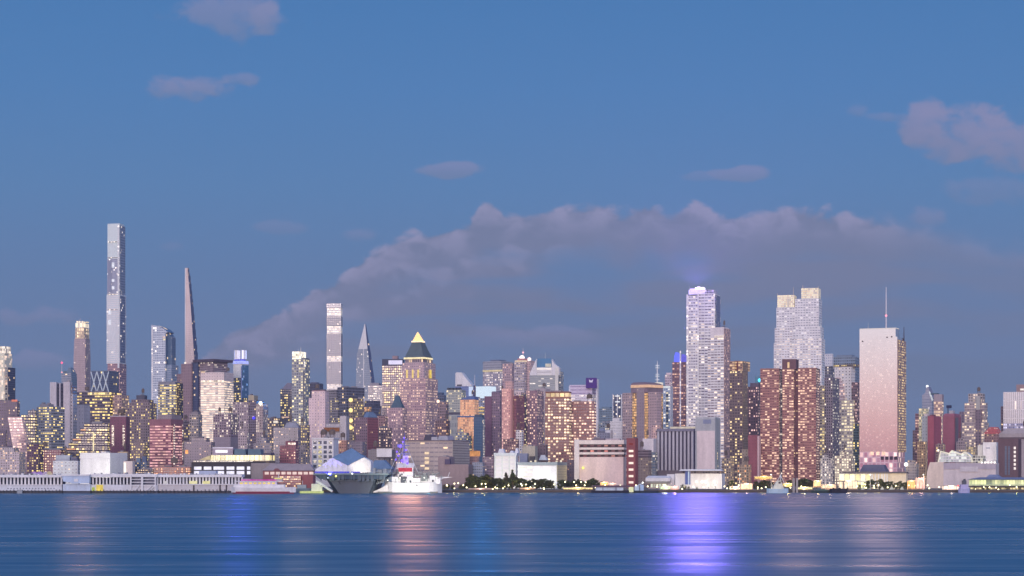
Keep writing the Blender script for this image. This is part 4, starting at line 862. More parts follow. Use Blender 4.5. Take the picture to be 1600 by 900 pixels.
_slab(b, 'corner_peak', [(827.8, 586), (827.8, 583), (838.2, 560), (838.4, 586)], 0.2, 14, [wh, wh]); _slab(b, 'corner_peak', [(862.4, 586), (862, 560.4), (866, 568), (874, 574.4), (874, 586)], 0.2, 14, [wh, wh])
b.panel('corner_strip', 867.4, 872.4, 574, 620, S((224, 190, 180)), .7, .5); b.panel('lit_panel', 852, 861, 568, 573, E((236, 226, 216), .7), .2, .3, 1.0); b.mast('antenna', 852, 549, 560, .35)
b.box('dark_side', 873, 877, 880, 580, None, F((104, 112, 138), .6, .5, .3, WHT, .8), 3.4, 4.4, 5, depth=18)
b = B('apartment_tower', 'pinkish grey tower flecked with violet and gold windows, left of the brown grid hotel', 'apartment tower', 1900, 806, 838, 846)
b.box('shaft', 822, 839, 846, 610, None, F((138, 100, 118), .6, .5, .34, (255, 206, 180), 1., glass=(96, 70, 104)), 3.6, 4.6, 2, depth=26)
b.box('dark_bay', 814, 822, 824, 616, None, F((76, 66, 92), .8, .5, .32, (246, 230, 170), 1., glass=(50, 46, 72)), 4, 4.6, 0, depth=26); b.box('pale_bay', 806, 814, 815, 612, None, F((188, 158, 172), .4, .4, .2, WARM, .9), 4, 4.6, 1.0, depth=24); b.clutter(2, 2)
b = B('office_tower', 'plain mauve tower behind the brown grid hotel at its left', 'office tower', 2150, 838, 852, 860)
b.box('shaft', 838, 852, 860, 607, None, F((152, 134, 150), .1, .3, .03), 4, 5); b.box('teal_bay', 843, 849, 850, 618, None, F((80, 100, 128), .8, .7, .1, YEL, .9), 4, 5, -.8, depth=3)
hm = F((130, 82, 84), .74, .56, .55, (255, 226, 180), 1.2, glass=(74, 52, 66))
b = B('hotel_tower', 'brown brick grid hotel dense with lit windows and a golden top floor', 'hotel', 1600, 851, 890, 893)
b.box('shaft', 851.5, 889.5, 893, 622, None, hm, 4.75, 5.3); b.box('top_floor', 852.5, 889.5, 892.4, 613, 622, F((148, 96, 80), .82, .72, 1., (250, 224, 130), .75, glass=(90, 66, 60)), 9.2, 9, .3); b.box('roof_edge', 852, 890, 893, 611.6, 613, S((124, 76, 76)), d0=-.3)
b = B('hotel_tower', 'lower brown brick grid wing with lit windows, right of the taller grid hotel', 'hotel', 1612, 890.5, 929, 932)
b.box('shaft', 892.5, 928.5, 931.6, 627, None, F((136, 86, 92), .72, .52, .56, (255, 214, 186), 1.15, glass=(80, 56, 76)), 4.8, 5.3); b.clutter(3, 2)
b = B('office_tower', 'pale lavender tower with white lit floors and a purple screen showing a white W', 'office tower', 2200, 888.5, 925, 936)
b.box('shaft', 888.5, 925, 936, 616, None, F((196, 176, 196), .9, .4, .45, WHT, .9, glass=(168, 146, 176)), 4, 5); b.box('mechanical_top', 890, 925, 934, 601, 616, F((178, 160, 196), 1., .24, 0, glass=(126, 104, 158)), 4, 6, 1.5)
b.box('screen', 915.4, 930.6, 932.4, 590.4, 606.5, E((110, 78, 166), .55, .25), d0=-2.0, depth=5)
b.panel('edge_strip', 888.8, 891, 603, 625, E((232, 222, 250), .6), .5); b.box('corner_fin', 931.4, 933.6, 935, 592, 690, S((206, 190, 214)), d0=6, depth=6)
_u = [b.u_for(p, -2.4) for p in (920.6, 922.0, 923.4, 924.8, 926.2)]
bm = bmesh.new(); _z = [b.zz(593.4), b.zz(597.6), b.zz(594.4), b.zz(597.6), b.zz(593.4)]
for k in range(4): tube(bm, (*b.pt(_u[k], -2.4), _z[k]), (*b.pt(_u[k + 1], -2.4), _z[k + 1]), .42, .42, 5)
link('letter', bm, [E((236, 226, 255), .9, .1)], b.root)

# ---- shore-side blocks of the middle
b = B('warehouse', 'long beige industrial warehouse with band windows and a lit stairwell', 'warehouse', 1500, 628, 707, 733)
b.box('body', 628, 707, 733, 689, None, F((158, 138, 142), .86, .34, .05, WARM, 1., glass=(126, 112, 128)), 9, 8); b.box('parapet', 628, 707, 733, 687.6, 689, S((98, 84, 100)), d0=-.5)
b.side_panel('ribbed_wall', .0, 1., 690, 740, F((146, 134, 138), 1., .3, 0, glass=(112, 102, 116)), .4, 707)
for yy in (706, 714, 721, 730): b.panel('window', 663.5, 670, yy, yy + 3.6, E((255, 226, 190), .95), .3)
for (xa, xe, ya, mt) in ((662, 674, 679, S((66, 56, 74))), (672, 684, 682, S((150, 138, 150))), (684, 700, 680.5, S((136, 128, 146)))): b.loft('roof_plant', [(ya, xa + 2, xe - 1, xe, 12), (687.6, xa, xe, xe + 2, 9)], mt, depth=14)
b = B('industrial_building', 'plain brown block in front of the beige warehouse with a roof notch', 'industrial building', 1400, 684.5, 732, 739)
b.box('body', 684.5, 732, 739, 725.5, None, S((132, 108, 118))); b.box('upper_tier', 684.5, 702, 704, 713.5, 725.5, S((128, 106, 118)), depth=24); b.box('bulkhead', 695, 703, 704.5, 717.5, 725.5, S((74, 62, 98)), d0=-.8, depth=4)
b = B('brick_building', 'round cornered brown building glowing orange at the top under the dark teal slab', 'brick building', 1560, 733, 746, 749)
b.box('body', 733, 746, 749, 713, None, F((150, 112, 116), .3, .3, .06), 4, 5); b.box('lit_cornice', 734, 745, 747, 704.5, 713, E((255, 178, 120), .62, .7), d0=.6, depth=12)
b = B('apartment_block', 'small blue grey block behind the dark park trees', 'apartment block', 1420, 738, 760, 763)
b.box('body', 738, 754, 757, 722.5, None, F((122, 128, 156), .5, .4, .1, WARM, 1.), 4, 5); b.clutter(2, 1.5)
b = B('apartment_block', 'violet brown block with lit dots left of the pilastered white building', 'apartment block', 1450, 752, 771, 774)
b.box('body', 754, 771, 774, 714, None, F((128, 104, 124), .4, .4, .2, (255, 226, 200), 1.), 4, 5); b.clutter(2, 2)
b = B('pilastered_building', 'floodlit white building with tall pilasters and white roof vents', 'public building', 1360, 772, 807, 811)
b.box('body', 772.6, 806.6, 810, 712, None, F((206, 202, 206), .78, .6, .0, glass=(186, 182, 190), gr=.7), 11.3, 7.4); b.box('cornice', 771.6, 807.4, 811.6, 707.6, 712, S((170, 172, 190)), d0=-.8)
for xa in (772.4, 783.4, 794.6, 804.4): b.panel('pilaster', xa, xa + 2, 712, 748, S((178, 178, 188)), .7, .7)
for xa, xe, ya in ((778, 788, 701), (796, 803, 704), (804, 810, 700)): b.loft('roof_vent', [(ya, xa + 2, xe - 2, xe - 1, 9), (707.6, xa, xe, xe + 1, 7)], S((240, 238, 244)), depth=9)
flood('floodlight', 789, 757, 1335, (789, 728, 1358), 9000, (255, 250, 240), 110, 1., b.root)
b = B('industrial_building', 'olive tan block with a blue grey annex above the glowing white hall', 'industrial building', 1480, 812, 836, 840)
b.box('body', 816, 836, 840, 697, None, F((152, 140, 132), .1, .2, .02), 5, 6); b.box('annex', 812, 824, 825, 708.5, None, S((112, 116, 152)), d0=-6, depth=8); b.box('bulkhead', 827, 834, 835, 713, 722, S((72, 66, 78)), d0=-8, depth=6)
b = B('apartment_block', 'dark brown block between the olive tan block and the grid hotel', 'apartment block', 1520, 838, 853, 856)
b.box('body', 838, 853, 856, 695, None, F((96, 76, 92), .3, .3, .05), 5, 6); b.loft('tent_roof', [(711, 845, 851, 852, -2, 5), (719, 842, 854, 855, -3, 8)], S((180, 178, 204)))
b = B('white_hall', 'low white hall with a blazing blank front wall and tan end wall', 'public building', 1340, 806, 871, 886)
b.box('body', 809, 870, 885.5, 727, None, F((214, 210, 206), .9, .32, .05, WARM, .8, glass=(176, 172, 172), gr=.6), 9, 8); b.box('roof_band', 808, 870.6, 886, 722, 727, S((118, 124, 142)), d0=-.5)
b.panel('blank_wall', 832, 869.6, 727.6, 752, S((236, 238, 240)), .4); b.side_panel('end_wall', 0, 1, 723, 752, F((176, 158, 128), 1., .5, 0, glass=(160, 142, 116), gr=.7), .3, 870)
for xa, ya in ((828, 720), (835, 718.6), (868, 720), (875, 719)): b.box('roof_lamp', xa, xa + 2, xa + 2.4, ya, 722, E((255, 240, 214), .9), d0=4, depth=2)
flood('floodlight', 851, 758, 1324, (851, 738, 1338), 7000, (246, 255, 246), 105, 1., b.root)
flood('floodlight', 820, 756, 1320, (820, 738, 1338), 9000, (255, 246, 220), 110, 1., b.root)
b = B('apartment_block', 'dark low block with a lit window between the white hall and the banded pink block', 'apartment block', 1400, 886, 898, 900)
b.box('body', 886, 897, 899, 718, None, F((96, 80, 98), .3, .3, .12, ORG, .9), 4, 5); b.clutter(1, 2)
b = B('parking_block', 'pinkish beige block with three dark parking slots above a big blank wall', 'parking building', 1370, 897, 974, 979)
bw = S((190, 160, 168))
b.box('blank_wall', 897.5, 974, 978, 714, None, bw, d0=1.0)
for (ya, yb_) in ((687.5, 694), (699, 702.5), (706.5, 710)): b.box('parapet_band', 897.5, 975, 979, ya, yb_, S((196, 170, 178)), d0=.4)
for (ya, yb_) in ((694, 699), (702.5, 706.5), (710, 714)): b.box('parking_slot', 898, 974.4, 978.4, ya, yb_, F((72, 52, 66), .5, .6, .25, (255, 150, 130), .5, glass=(120, 66, 84)), 12, 5, 2.6)
b.box('end_slab', 897.3, 904.8, 905.4, 686.6, None, S((194, 174, 184)), d0=-.5, depth=26); b.ball('wall_lamp', 911, 731, 1., E((250, 244, 140), 1.3), -.2)
b.box('roof_house', 925, 944, 946, 684.6, 687.5, S((98, 84, 104)), d0=6, depth=10); b.box('roof_house', 946, 968, 970, 685, 687.5, S((160, 140, 158)), d0=8, depth=10)
flood('floodlight', 905, 760, 1338, (908, 735, 1368), 9000, (255, 244, 190), 60, 1., b.root)
b = B('stair_tower', 'red brick stair tower with six white lit windows', 'brick building', 1362, 979, 992.5, 997)
b.box('body', 979, 992.5, 997, 684.5, None, S((124, 58, 68)))
b.panel('window', 983, 989, 692.4, 695, E((190, 90, 90), .45), .12, .1)
for yy in (703, 710.6, 721.8, 732, 742.2, 752): b.panel('window', 982.4, 989.6, yy, yy + 3.4, E((255, 228, 214), 1.2, .25), .12, .1)
b = B('apartment_block', 'low brown block with dark bands right of the red brick stair tower', 'apartment block', 1440, 996, 1013, 1018)
b.box('body', 996, 1013, 1018, 715, None, F((136, 112, 112), .3, .3, .18, (255, 222, 160), 1.), 4.5, 5); b.box('banded_top', 996, 1013, 1018, 703, 715, F((120, 98, 112), 1., .4, 0, glass=(76, 60, 76)), 5, 5, .4); b.clutter(2, 2)
b = B('apartment_block', 'grey block with blue shutters beside the ribbed concrete block', 'apartment block', 1470, 1010, 1024, 1027)
b.box('body', 1010, 1024, 1027, 706, None, F((122, 118, 130), .8, .4, .2, (255, 240, 220), .9, glass=(72, 96, 130)), 5, 5); b.box('white_box', 1004, 1021, 1024, 685, 706, S((186, 172, 190)), d0=4, depth=20)
b = B('distant_tower', 'distant teal tower block low between the W screen tower and white frame tower', 'distant tower', 3700, 936, 957, 960)
b.box('shaft', 936, 957, 960, 638, None, F((92, 110, 138), .6, .4, .1, WHT, .8), 3, 4); b.box('upper_tier', 940, 953, 956, 635.4, 638, S((86, 106, 136)), d0=4)
b = B('office_tower', 'narrow dark glass tower inside a bright white frame', 'office tower', 2400, 957, 972, 974)
b.box('shaft', 957, 972, 974, 617, None, F((66, 74, 108), .8, .7, .1, WHT, 1., glass=(54, 64, 102)), 3, 4)
for xa in (957, 963.8, 970.4): b.panel('frame_post', xa, xa + 1.4, 616, 690, S((226, 222, 236)), .6, .5)
for yy in (618, 627): b.panel('cross_light', 961, 968.6, yy, yy + 1.6, E((246, 246, 255), 1.), .9)
b = B('apartment_block', 'pinkish white low tower in front of the white frame tower', 'apartment block', 1980, 953, 972, 976)
b.box('body', 953, 972, 976, 658, None, F((206, 180, 200), .2, .3, .05), 4, 5); b.box('upper_tier', 957, 968, 971, 653, 658, S((214, 196, 214)), d0=4)
b = B('domed_building', 'grey building with a rounded dark drum left of the brown curved hotel', 'office building', 1880, 933, 952, 955)
b.box('body', 933, 952, 955, 676, None, F((120, 116, 144), .3, .3, .05), 4, 5)
bm = bmesh.new(); uu = b.u_for(941, b.D * .5); lathe(bm, (*b.pt(uu, b.D * .5), b.zz(676)), [(M_at(6, b.Y), 0), (M_at(6, b.Y), M_at(4, b.Y)), (M_at(3.6, b.Y), M_at(6, b.Y)), (.2, M_at(6.8, b.Y))], 16); link('drum', bm, [S((112, 112, 144))], b.root, True)
b.box('annex', 943, 954, 956, 672, None, S((196, 180, 200)), d0=4, depth=14)
# ------------------------------------------------------------------ small blocks packed between the larger ones
def small(name, label, cat, Y, x0, xs, x1, y, rgb, lit=.25, lamp=WARM, w=.5, h=.5, tier=None, n=2):
    b = B(name, label, cat, Y, x0, xs, x1)
    b.box('body', x0, xs, x1, y, None, F(rgb, w, h, lit, lamp, 1.05), 4, 4.6)
    if tier: b.box('upper_tier', tier[0], tier[1], tier[1] + .5, tier[2], y, F(rgb, w, h, lit * .6, lamp, 1.0), 4, 4.6, 3.0)
    b.clutter(n, 2.2)
small('apartment_block', 'brown block with dense yellow windows before the dark box topped brown tower', 'apartment block', 1640, 205, 226, 231, 692, (112, 92, 104), .45, YEL, .55, .5, (210, 222, 687))
small('apartment_block', 'mauve block with a pale stepped top left of the pinkish grey piered tower base', 'apartment block', 1700, 372, 386, 391, 676, (150, 130, 148), .3, WHT, .5, .5, (375, 384, 670))
small('apartment_block', 'narrow plum block right of the pinkish grey piered tower', 'apartment block', 2100, 417, 427, 431, 661, (92, 80, 104), .3, YEL)
small('brick_building', 'small grey brick house between the red brick building and the white loft', 'brick building', 1480, 466, 481, 485, 702, (132, 116, 130), .2, WARM, .4, .45, (469, 477, 696))
small('apartment_block', 'dark slab with lit rows squeezed behind the white loft at its left', 'apartment block', 1760, 466, 480, 484, 664, (96, 86, 104), .4, YEL)
small('apartment_block', 'reddish block with warm windows between the gabled plum tower and dusky lit slab', 'apartment block', 1830, 588, 602, 606, 650, (132, 96, 108), .45, (255, 206, 160))
small('apartment_block', 'grey blue block at the foot of the orange glass block', 'apartment block', 1720, 712, 728, 733, 676, (116, 118, 142), .35, YEL, .6, .5, (716, 724, 671))
small('apartment_block', 'small maroon block with lit dots behind the pilastered white building', 'apartment block', 1620, 786, 806, 811, 686, (118, 82, 96), .35, (255, 214, 190))
small('apartment_block', 'pale slim block left of the violet flecked tower foot', 'apartment block', 1700, 806, 815, 818, 672, (196, 176, 190), .15, WARM)
small('apartment_block', 'slate block with lit rows under the distant teal tower', 'apartment block', 2200, 938, 952, 956, 660, (106, 114, 140), .35, WHT)
small('apartment_block', 'pink block with cream windows left of the ribbed concrete block', 'apartment block', 1700, 1018, 1030, 1033, 664, (168, 132, 142), .3, PNK)
small('apartment_block', 'tan block with amber windows at the foot of the notched brown tower', 'apartment block', 1560, 1128, 1142, 1147, 716, (150, 126, 118), .45, WARM)
small('apartment_block', 'low tan block with scattered lamps before the crimson slab', 'apartment block', 1500, 1152, 1170, 1174, 726, (150, 124, 110), .4, ORG)
small('apartment_block', 'pale grey block with white lit windows right of the red brick tower foot', 'apartment block', 1560, 1282, 1298, 1302, 716, (160, 148, 156), .45, WHT, .55, .55, (1285, 1294, 711))
small('apartment_block', 'bright cream windowed block at the foot of the pale setback tower', 'apartment block', 1600, 1304, 1330, 1336, 712, (170, 154, 150), .65, (255, 244, 214), .6, .6, (1312, 1326, 706))
small('office_tower', 'narrow dark teal slab squeezed left of the mirror slab', 'office tower', 1680, 1333, 1342, 1344, 662, (78, 96, 112), .12, YEL, .7, .6)
small('apartment_block', 'brown block with gold windows before the gap between the two crimson slabs', 'apartment block', 1590, 1462, 1474, 1477, 694, (128, 104, 112), .4, YEL)
small('apartment_block', 'violet grey block with lit rows left foot of the stepped brown tower', 'apartment block', 1660, 1494, 1508, 1511, 690, (138, 122, 140), .45, WARM, .55, .5, (1497, 1505, 685))
small('apartment_block', 'tan block with yellow roof lamp at the foot of the stepped brown tower', 'apartment block', 1600, 1510, 1524, 1528, 698, (158, 138, 128), .4, YEL)
# ------------------------------------------------------------------ plant on the flat roofs that have none yet
for b in BUILDINGS:
    sec, (z, u0, u1, d0, d1) = max(b.tops, key=lambda t_: t_[1][0])
    if not b.cluttered and b.Y < 2400 and M_at(9, b.Y) < u1 - u0 and d1 - d0 > 6 and 'pyramid' not in b.root.name and 'gabled' not in b.root.name and b.root['category'] not in ('billboard', 'shed', 'skyscraper', 'ferry terminal', 'showroom'):
        b.clutter(2 if u1 - u0 < M_at(24, b.Y) else 5, 2.4)
# ================================================================== right of the photograph
b = B('hotel_tower', 'big brown hotel with a rounded lit top and golden window strips', 'hotel', 1900, 972, 1007, 1034)
wl = F((132, 112, 130), .12, .3, .03); gs = F((150, 112, 84), .7, .6, .85, (255, 190, 96), .85, glass=(96, 70, 64))
b.box('left_wing', 972.5, 988, 990, 613, None, F((150, 126, 140), .4, .4, .12, PNK, .9), 4, 5, 1.0, depth=24); b.box('window_strip', 988, 994.6, 996, 614, None, gs, 3.2, 4.6, 0, depth=24)
b.box('centre_slab', 994.6, 1006.4, 1008, 606, None, wl, 5, 6, -.8, depth=26); b.box('window_strip', 1006.4, 1012, 1014, 614, None, gs, 3, 4.6, 0, depth=24)
b.box('right_wing', 1012, 1026, 1033.6, 613, None, F((156, 128, 142), .3, .4, .12, PNK, .9), 4, 5, .6)
b.box('crown_light', 985.4, 1012.4, 1015, 601, 605.4, E((255, 206, 176), .75, .3), d0=-.4, depth=24); b.loft('rounded_top', [(596.5, 990, 1007, 1009, 6, 16), (598.6, 986.6, 1011, 1013, 2, 22), (601, 985.6, 1012.2, 1014.6, .2, 23)], S((124, 92, 104)))
b.box('crown_base', 986, 1012, 1014.4, 605.4, 613.2, S((118, 96, 116)), d0=.2, depth=24)
b = B('spire_tower', 'navy tower carrying a mast of white lit rings', 'office tower', 2700, 1019, 1034, 1040)
b.box('shaft', 1019, 1034, 1040, 601, None, F((104, 112, 146), .7, .5, .4, (255, 246, 230), .9), 3.6, 4.4); b.box('lit_cap', 1023, 1031, 1033, 597, 601, E((255, 246, 236), .8), d0=4, depth=12)
b.mast('mast', 1027, 563, 597, 1.0, S((206, 206, 224)), 9)
for yy in (571, 574.5, 585, 588, 593): 
    bm = bmesh.new(); uu = b.u_for(1027, 9); lathe(bm, (*b.pt(uu, 9), b.zz(yy)), [(M_at(3.4, b.Y), 0), (M_at(3.4, b.Y), .9)], 12); link('light_ring', bm, [E((236, 236, 250), .8)], b.root)
b = B('office_tower', 'blue white glass tower with a pale right edge, right of the brown curved hotel', 'office tower', 2150, 1033, 1047, 1051)
b.box('shaft', 1033, 1047, 1051, 606, None, F((138, 150, 180), .8, .5, .3, (250, 240, 220), .8, glass=(96, 116, 160)), 4, 5); b.side_panel('pale_edge', .0, 1., 603, 668, S((224, 224, 240)), .4, 1047); b.box('lit_cap', 1036, 1044, 1047, 602.6, 606, E((240, 244, 250), .8), d0=4, depth=12); b.panel('dark_bay', 1040.6, 1044.4, 612, 668, F((64, 86, 122), .9, .6, .3, (255, 240, 210), .8), .3)
b = B('office_tower', 'pinkish tower peeking out left of the blue crowned tower', 'office tower', 2800, 1039, 1049, 1053)
b.box('shaft', 1039, 1049, 1053, 585, None, F((170, 146, 168), .5, .4, .15, WHT, .9), 3.6, 4.6); b.box('upper_tier', 1041, 1048, 1051, 582, 585, S((190, 166, 186)), d0=4); b.mast('antenna', 1051, 574, 584, .3)
b = B('blue_crown_tower', 'brown tower with a glowing blue curved crown and white stripe', 'skyscraper', 2350, 1050.5, 1071, 1075)
b.box('shaft', 1050.5, 1071, 1075, 565.5, None, F((112, 78, 96), .8, .42, .42, (255, 190, 160), .7, row=.4, glass=(84, 58, 80)), 4, 4.8)
b.loft('blue_crown', [(550, 1055, 1058, 1059, 3, 12), (556, 1053.4, 1060.6, 1062, 2, 14), (565.5, 1053, 1061.4, 1063, 1, 16)], E((112, 122, 255), 1.15, .3)); b.loft('blue_crown', [(553, 1065, 1068, 1069, 4, 10), (559, 1064.6, 1071, 1072, 2, 14), (565.5, 1064.4, 1071.4, 1073, 1, 16)], E((124, 118, 246), .8, .4))
b.panel('white_stripe', 1062, 1064, 548, 668, F((206, 196, 224), .8, .7, .4, WHT, .9, glass=(176, 164, 206)), .7, .6); b.panel('white_stripe', 1073.4, 1074.4, 570, 668, S((200, 180, 196)), .4) if False else None

b = B('banded_tower', 'tall white banded tower with a blazing violet crown', 'skyscraper', 1980, 1072.5, 1117, 1125)
wb = F((244, 226, 232), .86, .40, .2, (255, 238, 220), 1.1, glass=(92, 84, 116)); 
b.box('left_bay', 1072.5, 1090, 1092, 461, None, F((228, 212, 224), .8, .46, .3, (255, 240, 214), .85, glass=(104, 96, 130)), 4.4, 5.2, 0, depth=24)
b.box('main_bay', 1090, 1117, 1124.5, 458, None, wb, 6, 5.2, 1.2)
for xa in (1072.6, 1089.6, 1114.8): b.panel('corner_strip', xa, xa + 2.2, 459, 700, F((226, 214, 232), .8, .6, .25, WHT, 1., glass=(200, 188, 216)), .9 if xa < 1100 else -.2, .8, 0, 2, 5.2)
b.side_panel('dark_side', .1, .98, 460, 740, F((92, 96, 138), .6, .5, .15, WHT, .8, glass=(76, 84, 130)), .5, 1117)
b.box('crown', 1076, 1101, 1104, 451.5, 459, E((206, 186, 255), 1.5, .35), d0=2.5, depth=16); b.box('crown_frame', 1101, 1115, 1121, 452, 458, F((164, 152, 206), .8, .7, .25, (220, 200, 255), .9), 3, 3.4, 4.0)
b.box('crown_lantern', 1086, 1099, 1101, 447.6, 451.5, E((240, 228, 255), 2.4, .3), d0=4, depth=10); b.box('crown_lantern', 1078, 1085.4, 1086, 449.4, 451.5, E((206, 180, 255), 1.8, .3), d0=4.5, depth=8); b.box('crown_lantern', 1089, 1093, 1094, 446, 447.6, E((220, 200, 255), 2., .3), d0=6, depth=5); b.mast('antenna', 1077, 444.5, 452, .3, None, 3)
flood('crown_river_spot', 1090, 449, 1970, (1092, 850, 500), 1.3e6, (134, 108, 255), 75, 22, b.root)  # added spot toward the river for the broad violet column
flood('halo_spot', 1088, 445, 1985, (1084, 200, 1985), 2.6e6, (170, 130, 255), 176, 1.5, b.root)  # added upward spot that lights the haze into a violet halo
flood('crown_wash', 1092, 440, 1940, (1092, 470, 1980), 1.6e4, (130, 90, 255), 60, 2, b.root)  # added spot hanging in the air, tints the top floors violet
b = B('banded_tower', 'shorter white and pink banded tower standing before the violet crowned tower', 'apartment tower', 1800, 1105.5, 1131, 1140.5)
b.box('shaft', 1105.5, 1131, 1140, 527, None, F((244, 214, 212), .86, .40, .24, (255, 226, 200), 1.1, glass=(104, 84, 108)), 6, 4.75); b.box('blank_top', 1110, 1131, 1139, 511, 527, F((186, 172, 190), .05, .2, .0), 5, 5, .5); b.panel('lit_floor', 1116, 1131, 524, 527, E((246, 226, 220), .8), .4)
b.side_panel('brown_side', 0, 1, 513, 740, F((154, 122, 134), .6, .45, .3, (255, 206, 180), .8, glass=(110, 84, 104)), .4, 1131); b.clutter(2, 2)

b = B('ribbed_building', 'windowless grey block with bold vertical concrete ribs', 'concrete building', 1480, 1026, 1084, 1088)
b.box('body', 1026, 1083.6, 1087, 674, None, S((66, 60, 92)), d0=1.6)
for k in range(10): b.box('rib', 1027 + k * 5.9, 1030.1 + k * 5.9, 1030.3 + k * 5.9, 672, 735, S((152, 144, 166)), depth=2.2)
b.box('cornice', 1026, 1084, 1087.6, 669.6, 674, S((104, 98, 126)), d0=-.4); b.box('roof_light', 1047, 1087, 1088, 666.4, 669.6, E((236, 220, 206), .7), d0=5, depth=5)
b.box('base', 1026.4, 1083.6, 1087, 735, None, S((96, 84, 102)), d0=.4)
b = B('slab_building', 'grey slab building with a huge blank pinkish panel', 'concrete building', 1445, 1086.5, 1117.5, 1126)
b.box('body', 1086.5, 1117.5, 1125.6, 654, None, S((140, 138, 154))); b.box('rounded_top', 1087.6, 1117, 1124.4, 651.6, 654, S((150, 148, 166)), d0=.8); b.panel('blank_panel', 1089, 1117, 673, 733, S((186, 164, 178)), .5); b.panel('sign_recess', 1098.6, 1111, 655.4, 662, S((108, 112, 150)), .2)
b.side_panel('window_strip', .3, .5, 690, 740, F((120, 128, 140), .7, .6, .1), .3, 1117.5)
b = B('white_shed', 'long low white shed with a projecting flat roof, violet blue banner on its front', 'shed', 1330, 1054, 1128, 1134)
b.box('body', 1055, 1128, 1133, 740, None, S((214, 200, 198))); b.loft('flat_roof', [(733.4, 1064, 1124, 1128, -2), (735.6, 1060, 1128, 1131, -3)], S((206, 196, 210))); b.box('clerestory', 1066, 1124, 1128, 735.6, 740, F((120, 104, 122), .8, .6, .15, WARM, .8), 5, 5, 1.5)
b.panel('banner', 1070.6, 1078.6, 736, 757, S((62, 78, 150)), 1.2, .4); b.panel('banner_stripe', 1075, 1077, 736, 757, S((150, 166, 200)), 1.5, .2)
for xa in (1088, 1097, 1102, 1116): b.ball('wall_lamp', xa, 753, .75, E((255, 248, 230), 2.0), -.8)
flood('floodlight', 1104, 762, 1312, (1104, 748, 1328), 9000, (255, 240, 200), 120, 1., b.root)
b = B('tank_building', 'rounded silver grey building with a pale annex left of the white shed', 'public building', 1342, 1007, 1052, 1056)
b.loft('rounded_hull', [(743.4, 1013, 1046, 1048, 3, 10), (747, 1008.6, 1048, 1050, 0, 16), (752, 1008.6, 1047, 1049, 0, 16), (755, 1012, 1046, 1048, 2, 12)], S((172, 166, 184), .4)); b.box('annex', 1042, 1054, 1056, 741, None, S((214, 200, 206)), d0=5, depth=14); b.box('base', 1012, 1042, 1046, 755, None, F((150, 130, 136), .6, .7, .6, (236, 255, 226), .9), 5, 9, 3.0, depth=10)

bt = F((104, 84, 92), .6, .5, .36, (255, 222, 150), 1.15, glass=(60, 52, 72))
b = B('apartment_tower', 'brown tower with a notched top and amber windows, right of the banded white towers', 'apartment tower', 1750, 1140, 1160, 1168)
b.box('shaft', 1140, 1160, 1167.6, 579, None, bt, 4.6, 5.2); b.box('lit_top', 1140, 1148, 1149, 564, 579, F((150, 108, 96), .95, .5, .8, (255, 206, 150), .8), 4, 4.8, .4, depth=18); b.box('lit_top', 1153.4, 1160, 1167, 564, 579, F((150, 108, 96), .95, .5, .8, (255, 206, 150), .8), 4, 4.8, .4, depth=18); b.box('notch', 1148, 1153.4, 1155, 566, 579, S((92, 52, 70)), d0=4, depth=12); b.box('bulkhead', 1147, 1155, 1158, 562.8, 566, S((116, 72, 80)), d0=6, depth=10)
b.side_panel('side_wall', .05, 1, 566, 745, F((120, 98, 96), .25, .4, .1, WARM, 1.), .3, 1160)
b = B('apartment_tower', 'plum brown tower with pink windows left of the twin brick towers', 'apartment tower', 1950, 1163, 1184, 1190)
b.box('shaft', 1166, 1184, 1190, 604, None, F((92, 66, 84), .5, .5, .3, (255, 200, 200), 1.), 4.2, 5); b.box('upper_tier', 1172, 1185, 1189, 598, 604, S((84, 70, 96)), d0=3); b.ball('teal_lamp', 1187, 594, 1.8, E((90, 214, 255), 2.), 2); b.box('sign_frame', 1180, 1187, 1189, 587.6, 598, S((70, 104, 132)), d0=5, depth=6)
b = B('apartment_block', 'plain crimson slab in front of the plum brown tower', 'apartment block', 1600, 1169, 1183, 1187)
b.box('body', 1169, 1183, 1187, 680, None, F((132, 66, 84), .1, .2, .02), 5, 6); b.box('side_wing', 1159, 1169, 1170, 702, None, F((136, 116, 110), .2, .3, .05), 5, 6, 2, depth=14); b.box('pale_edge', 1183.4, 1186, 1187, 681, None, S((176, 140, 152)), d0=-.4, depth=6)
rb = F((148, 94, 96), .88, .44, .42, (255, 210, 178), .95, glass=(96, 58, 70)); rr_ = F((92, 60, 80), .3, .4, .06)
b = B('brick_tower', 'massive red brick tower in three banded bays split by dark recesses', 'apartment tower', 1600, 1188, 1276, 1281)
b.box('left_bay', 1188, 1217, 1218, 576, None, rb, 4.2, 4.6, 0, depth=26); b.box('recess', 1217, 1222.6, 1223, 579, None, F((96, 84, 108), .8, .5, .2, WHT, .8), 4, 5, 5, depth=20); b.box('centre_bay', 1222.6, 1240, 1241, 576, None, rb, 4.2, 4.6, .6, depth=26)
b.box('recess', 1240, 1247, 1248, 578, None, F((92, 56, 76), .3, .4, .1), 5, 5, 4, depth=20); b.box('right_bay', 1247, 1275, 1277.4, 576, None, rb, 4.2, 4.6, .2, depth=26)
b.box('bulkhead', 1222, 1244, 1246, 560, 576, S((100, 66, 80)), d0=4, depth=16); b.panel('bulkhead_light', 1230.4, 1233.4, 565, 574, E((255, 214, 170), .9), .3, .3, 4)
for xa, xe in ((1188, 1217), (1247, 1275.6)): b.box('parapet', xa, xe, xe + 1, 574.6, 576, S((140, 92, 96)), d0=-.4, depth=27)
b = B('stepped_tower', 'white banded tower of two stepped shafts with glowing gold crowns', 'skyscraper', 2050, 1208.5, 1282, 1288)
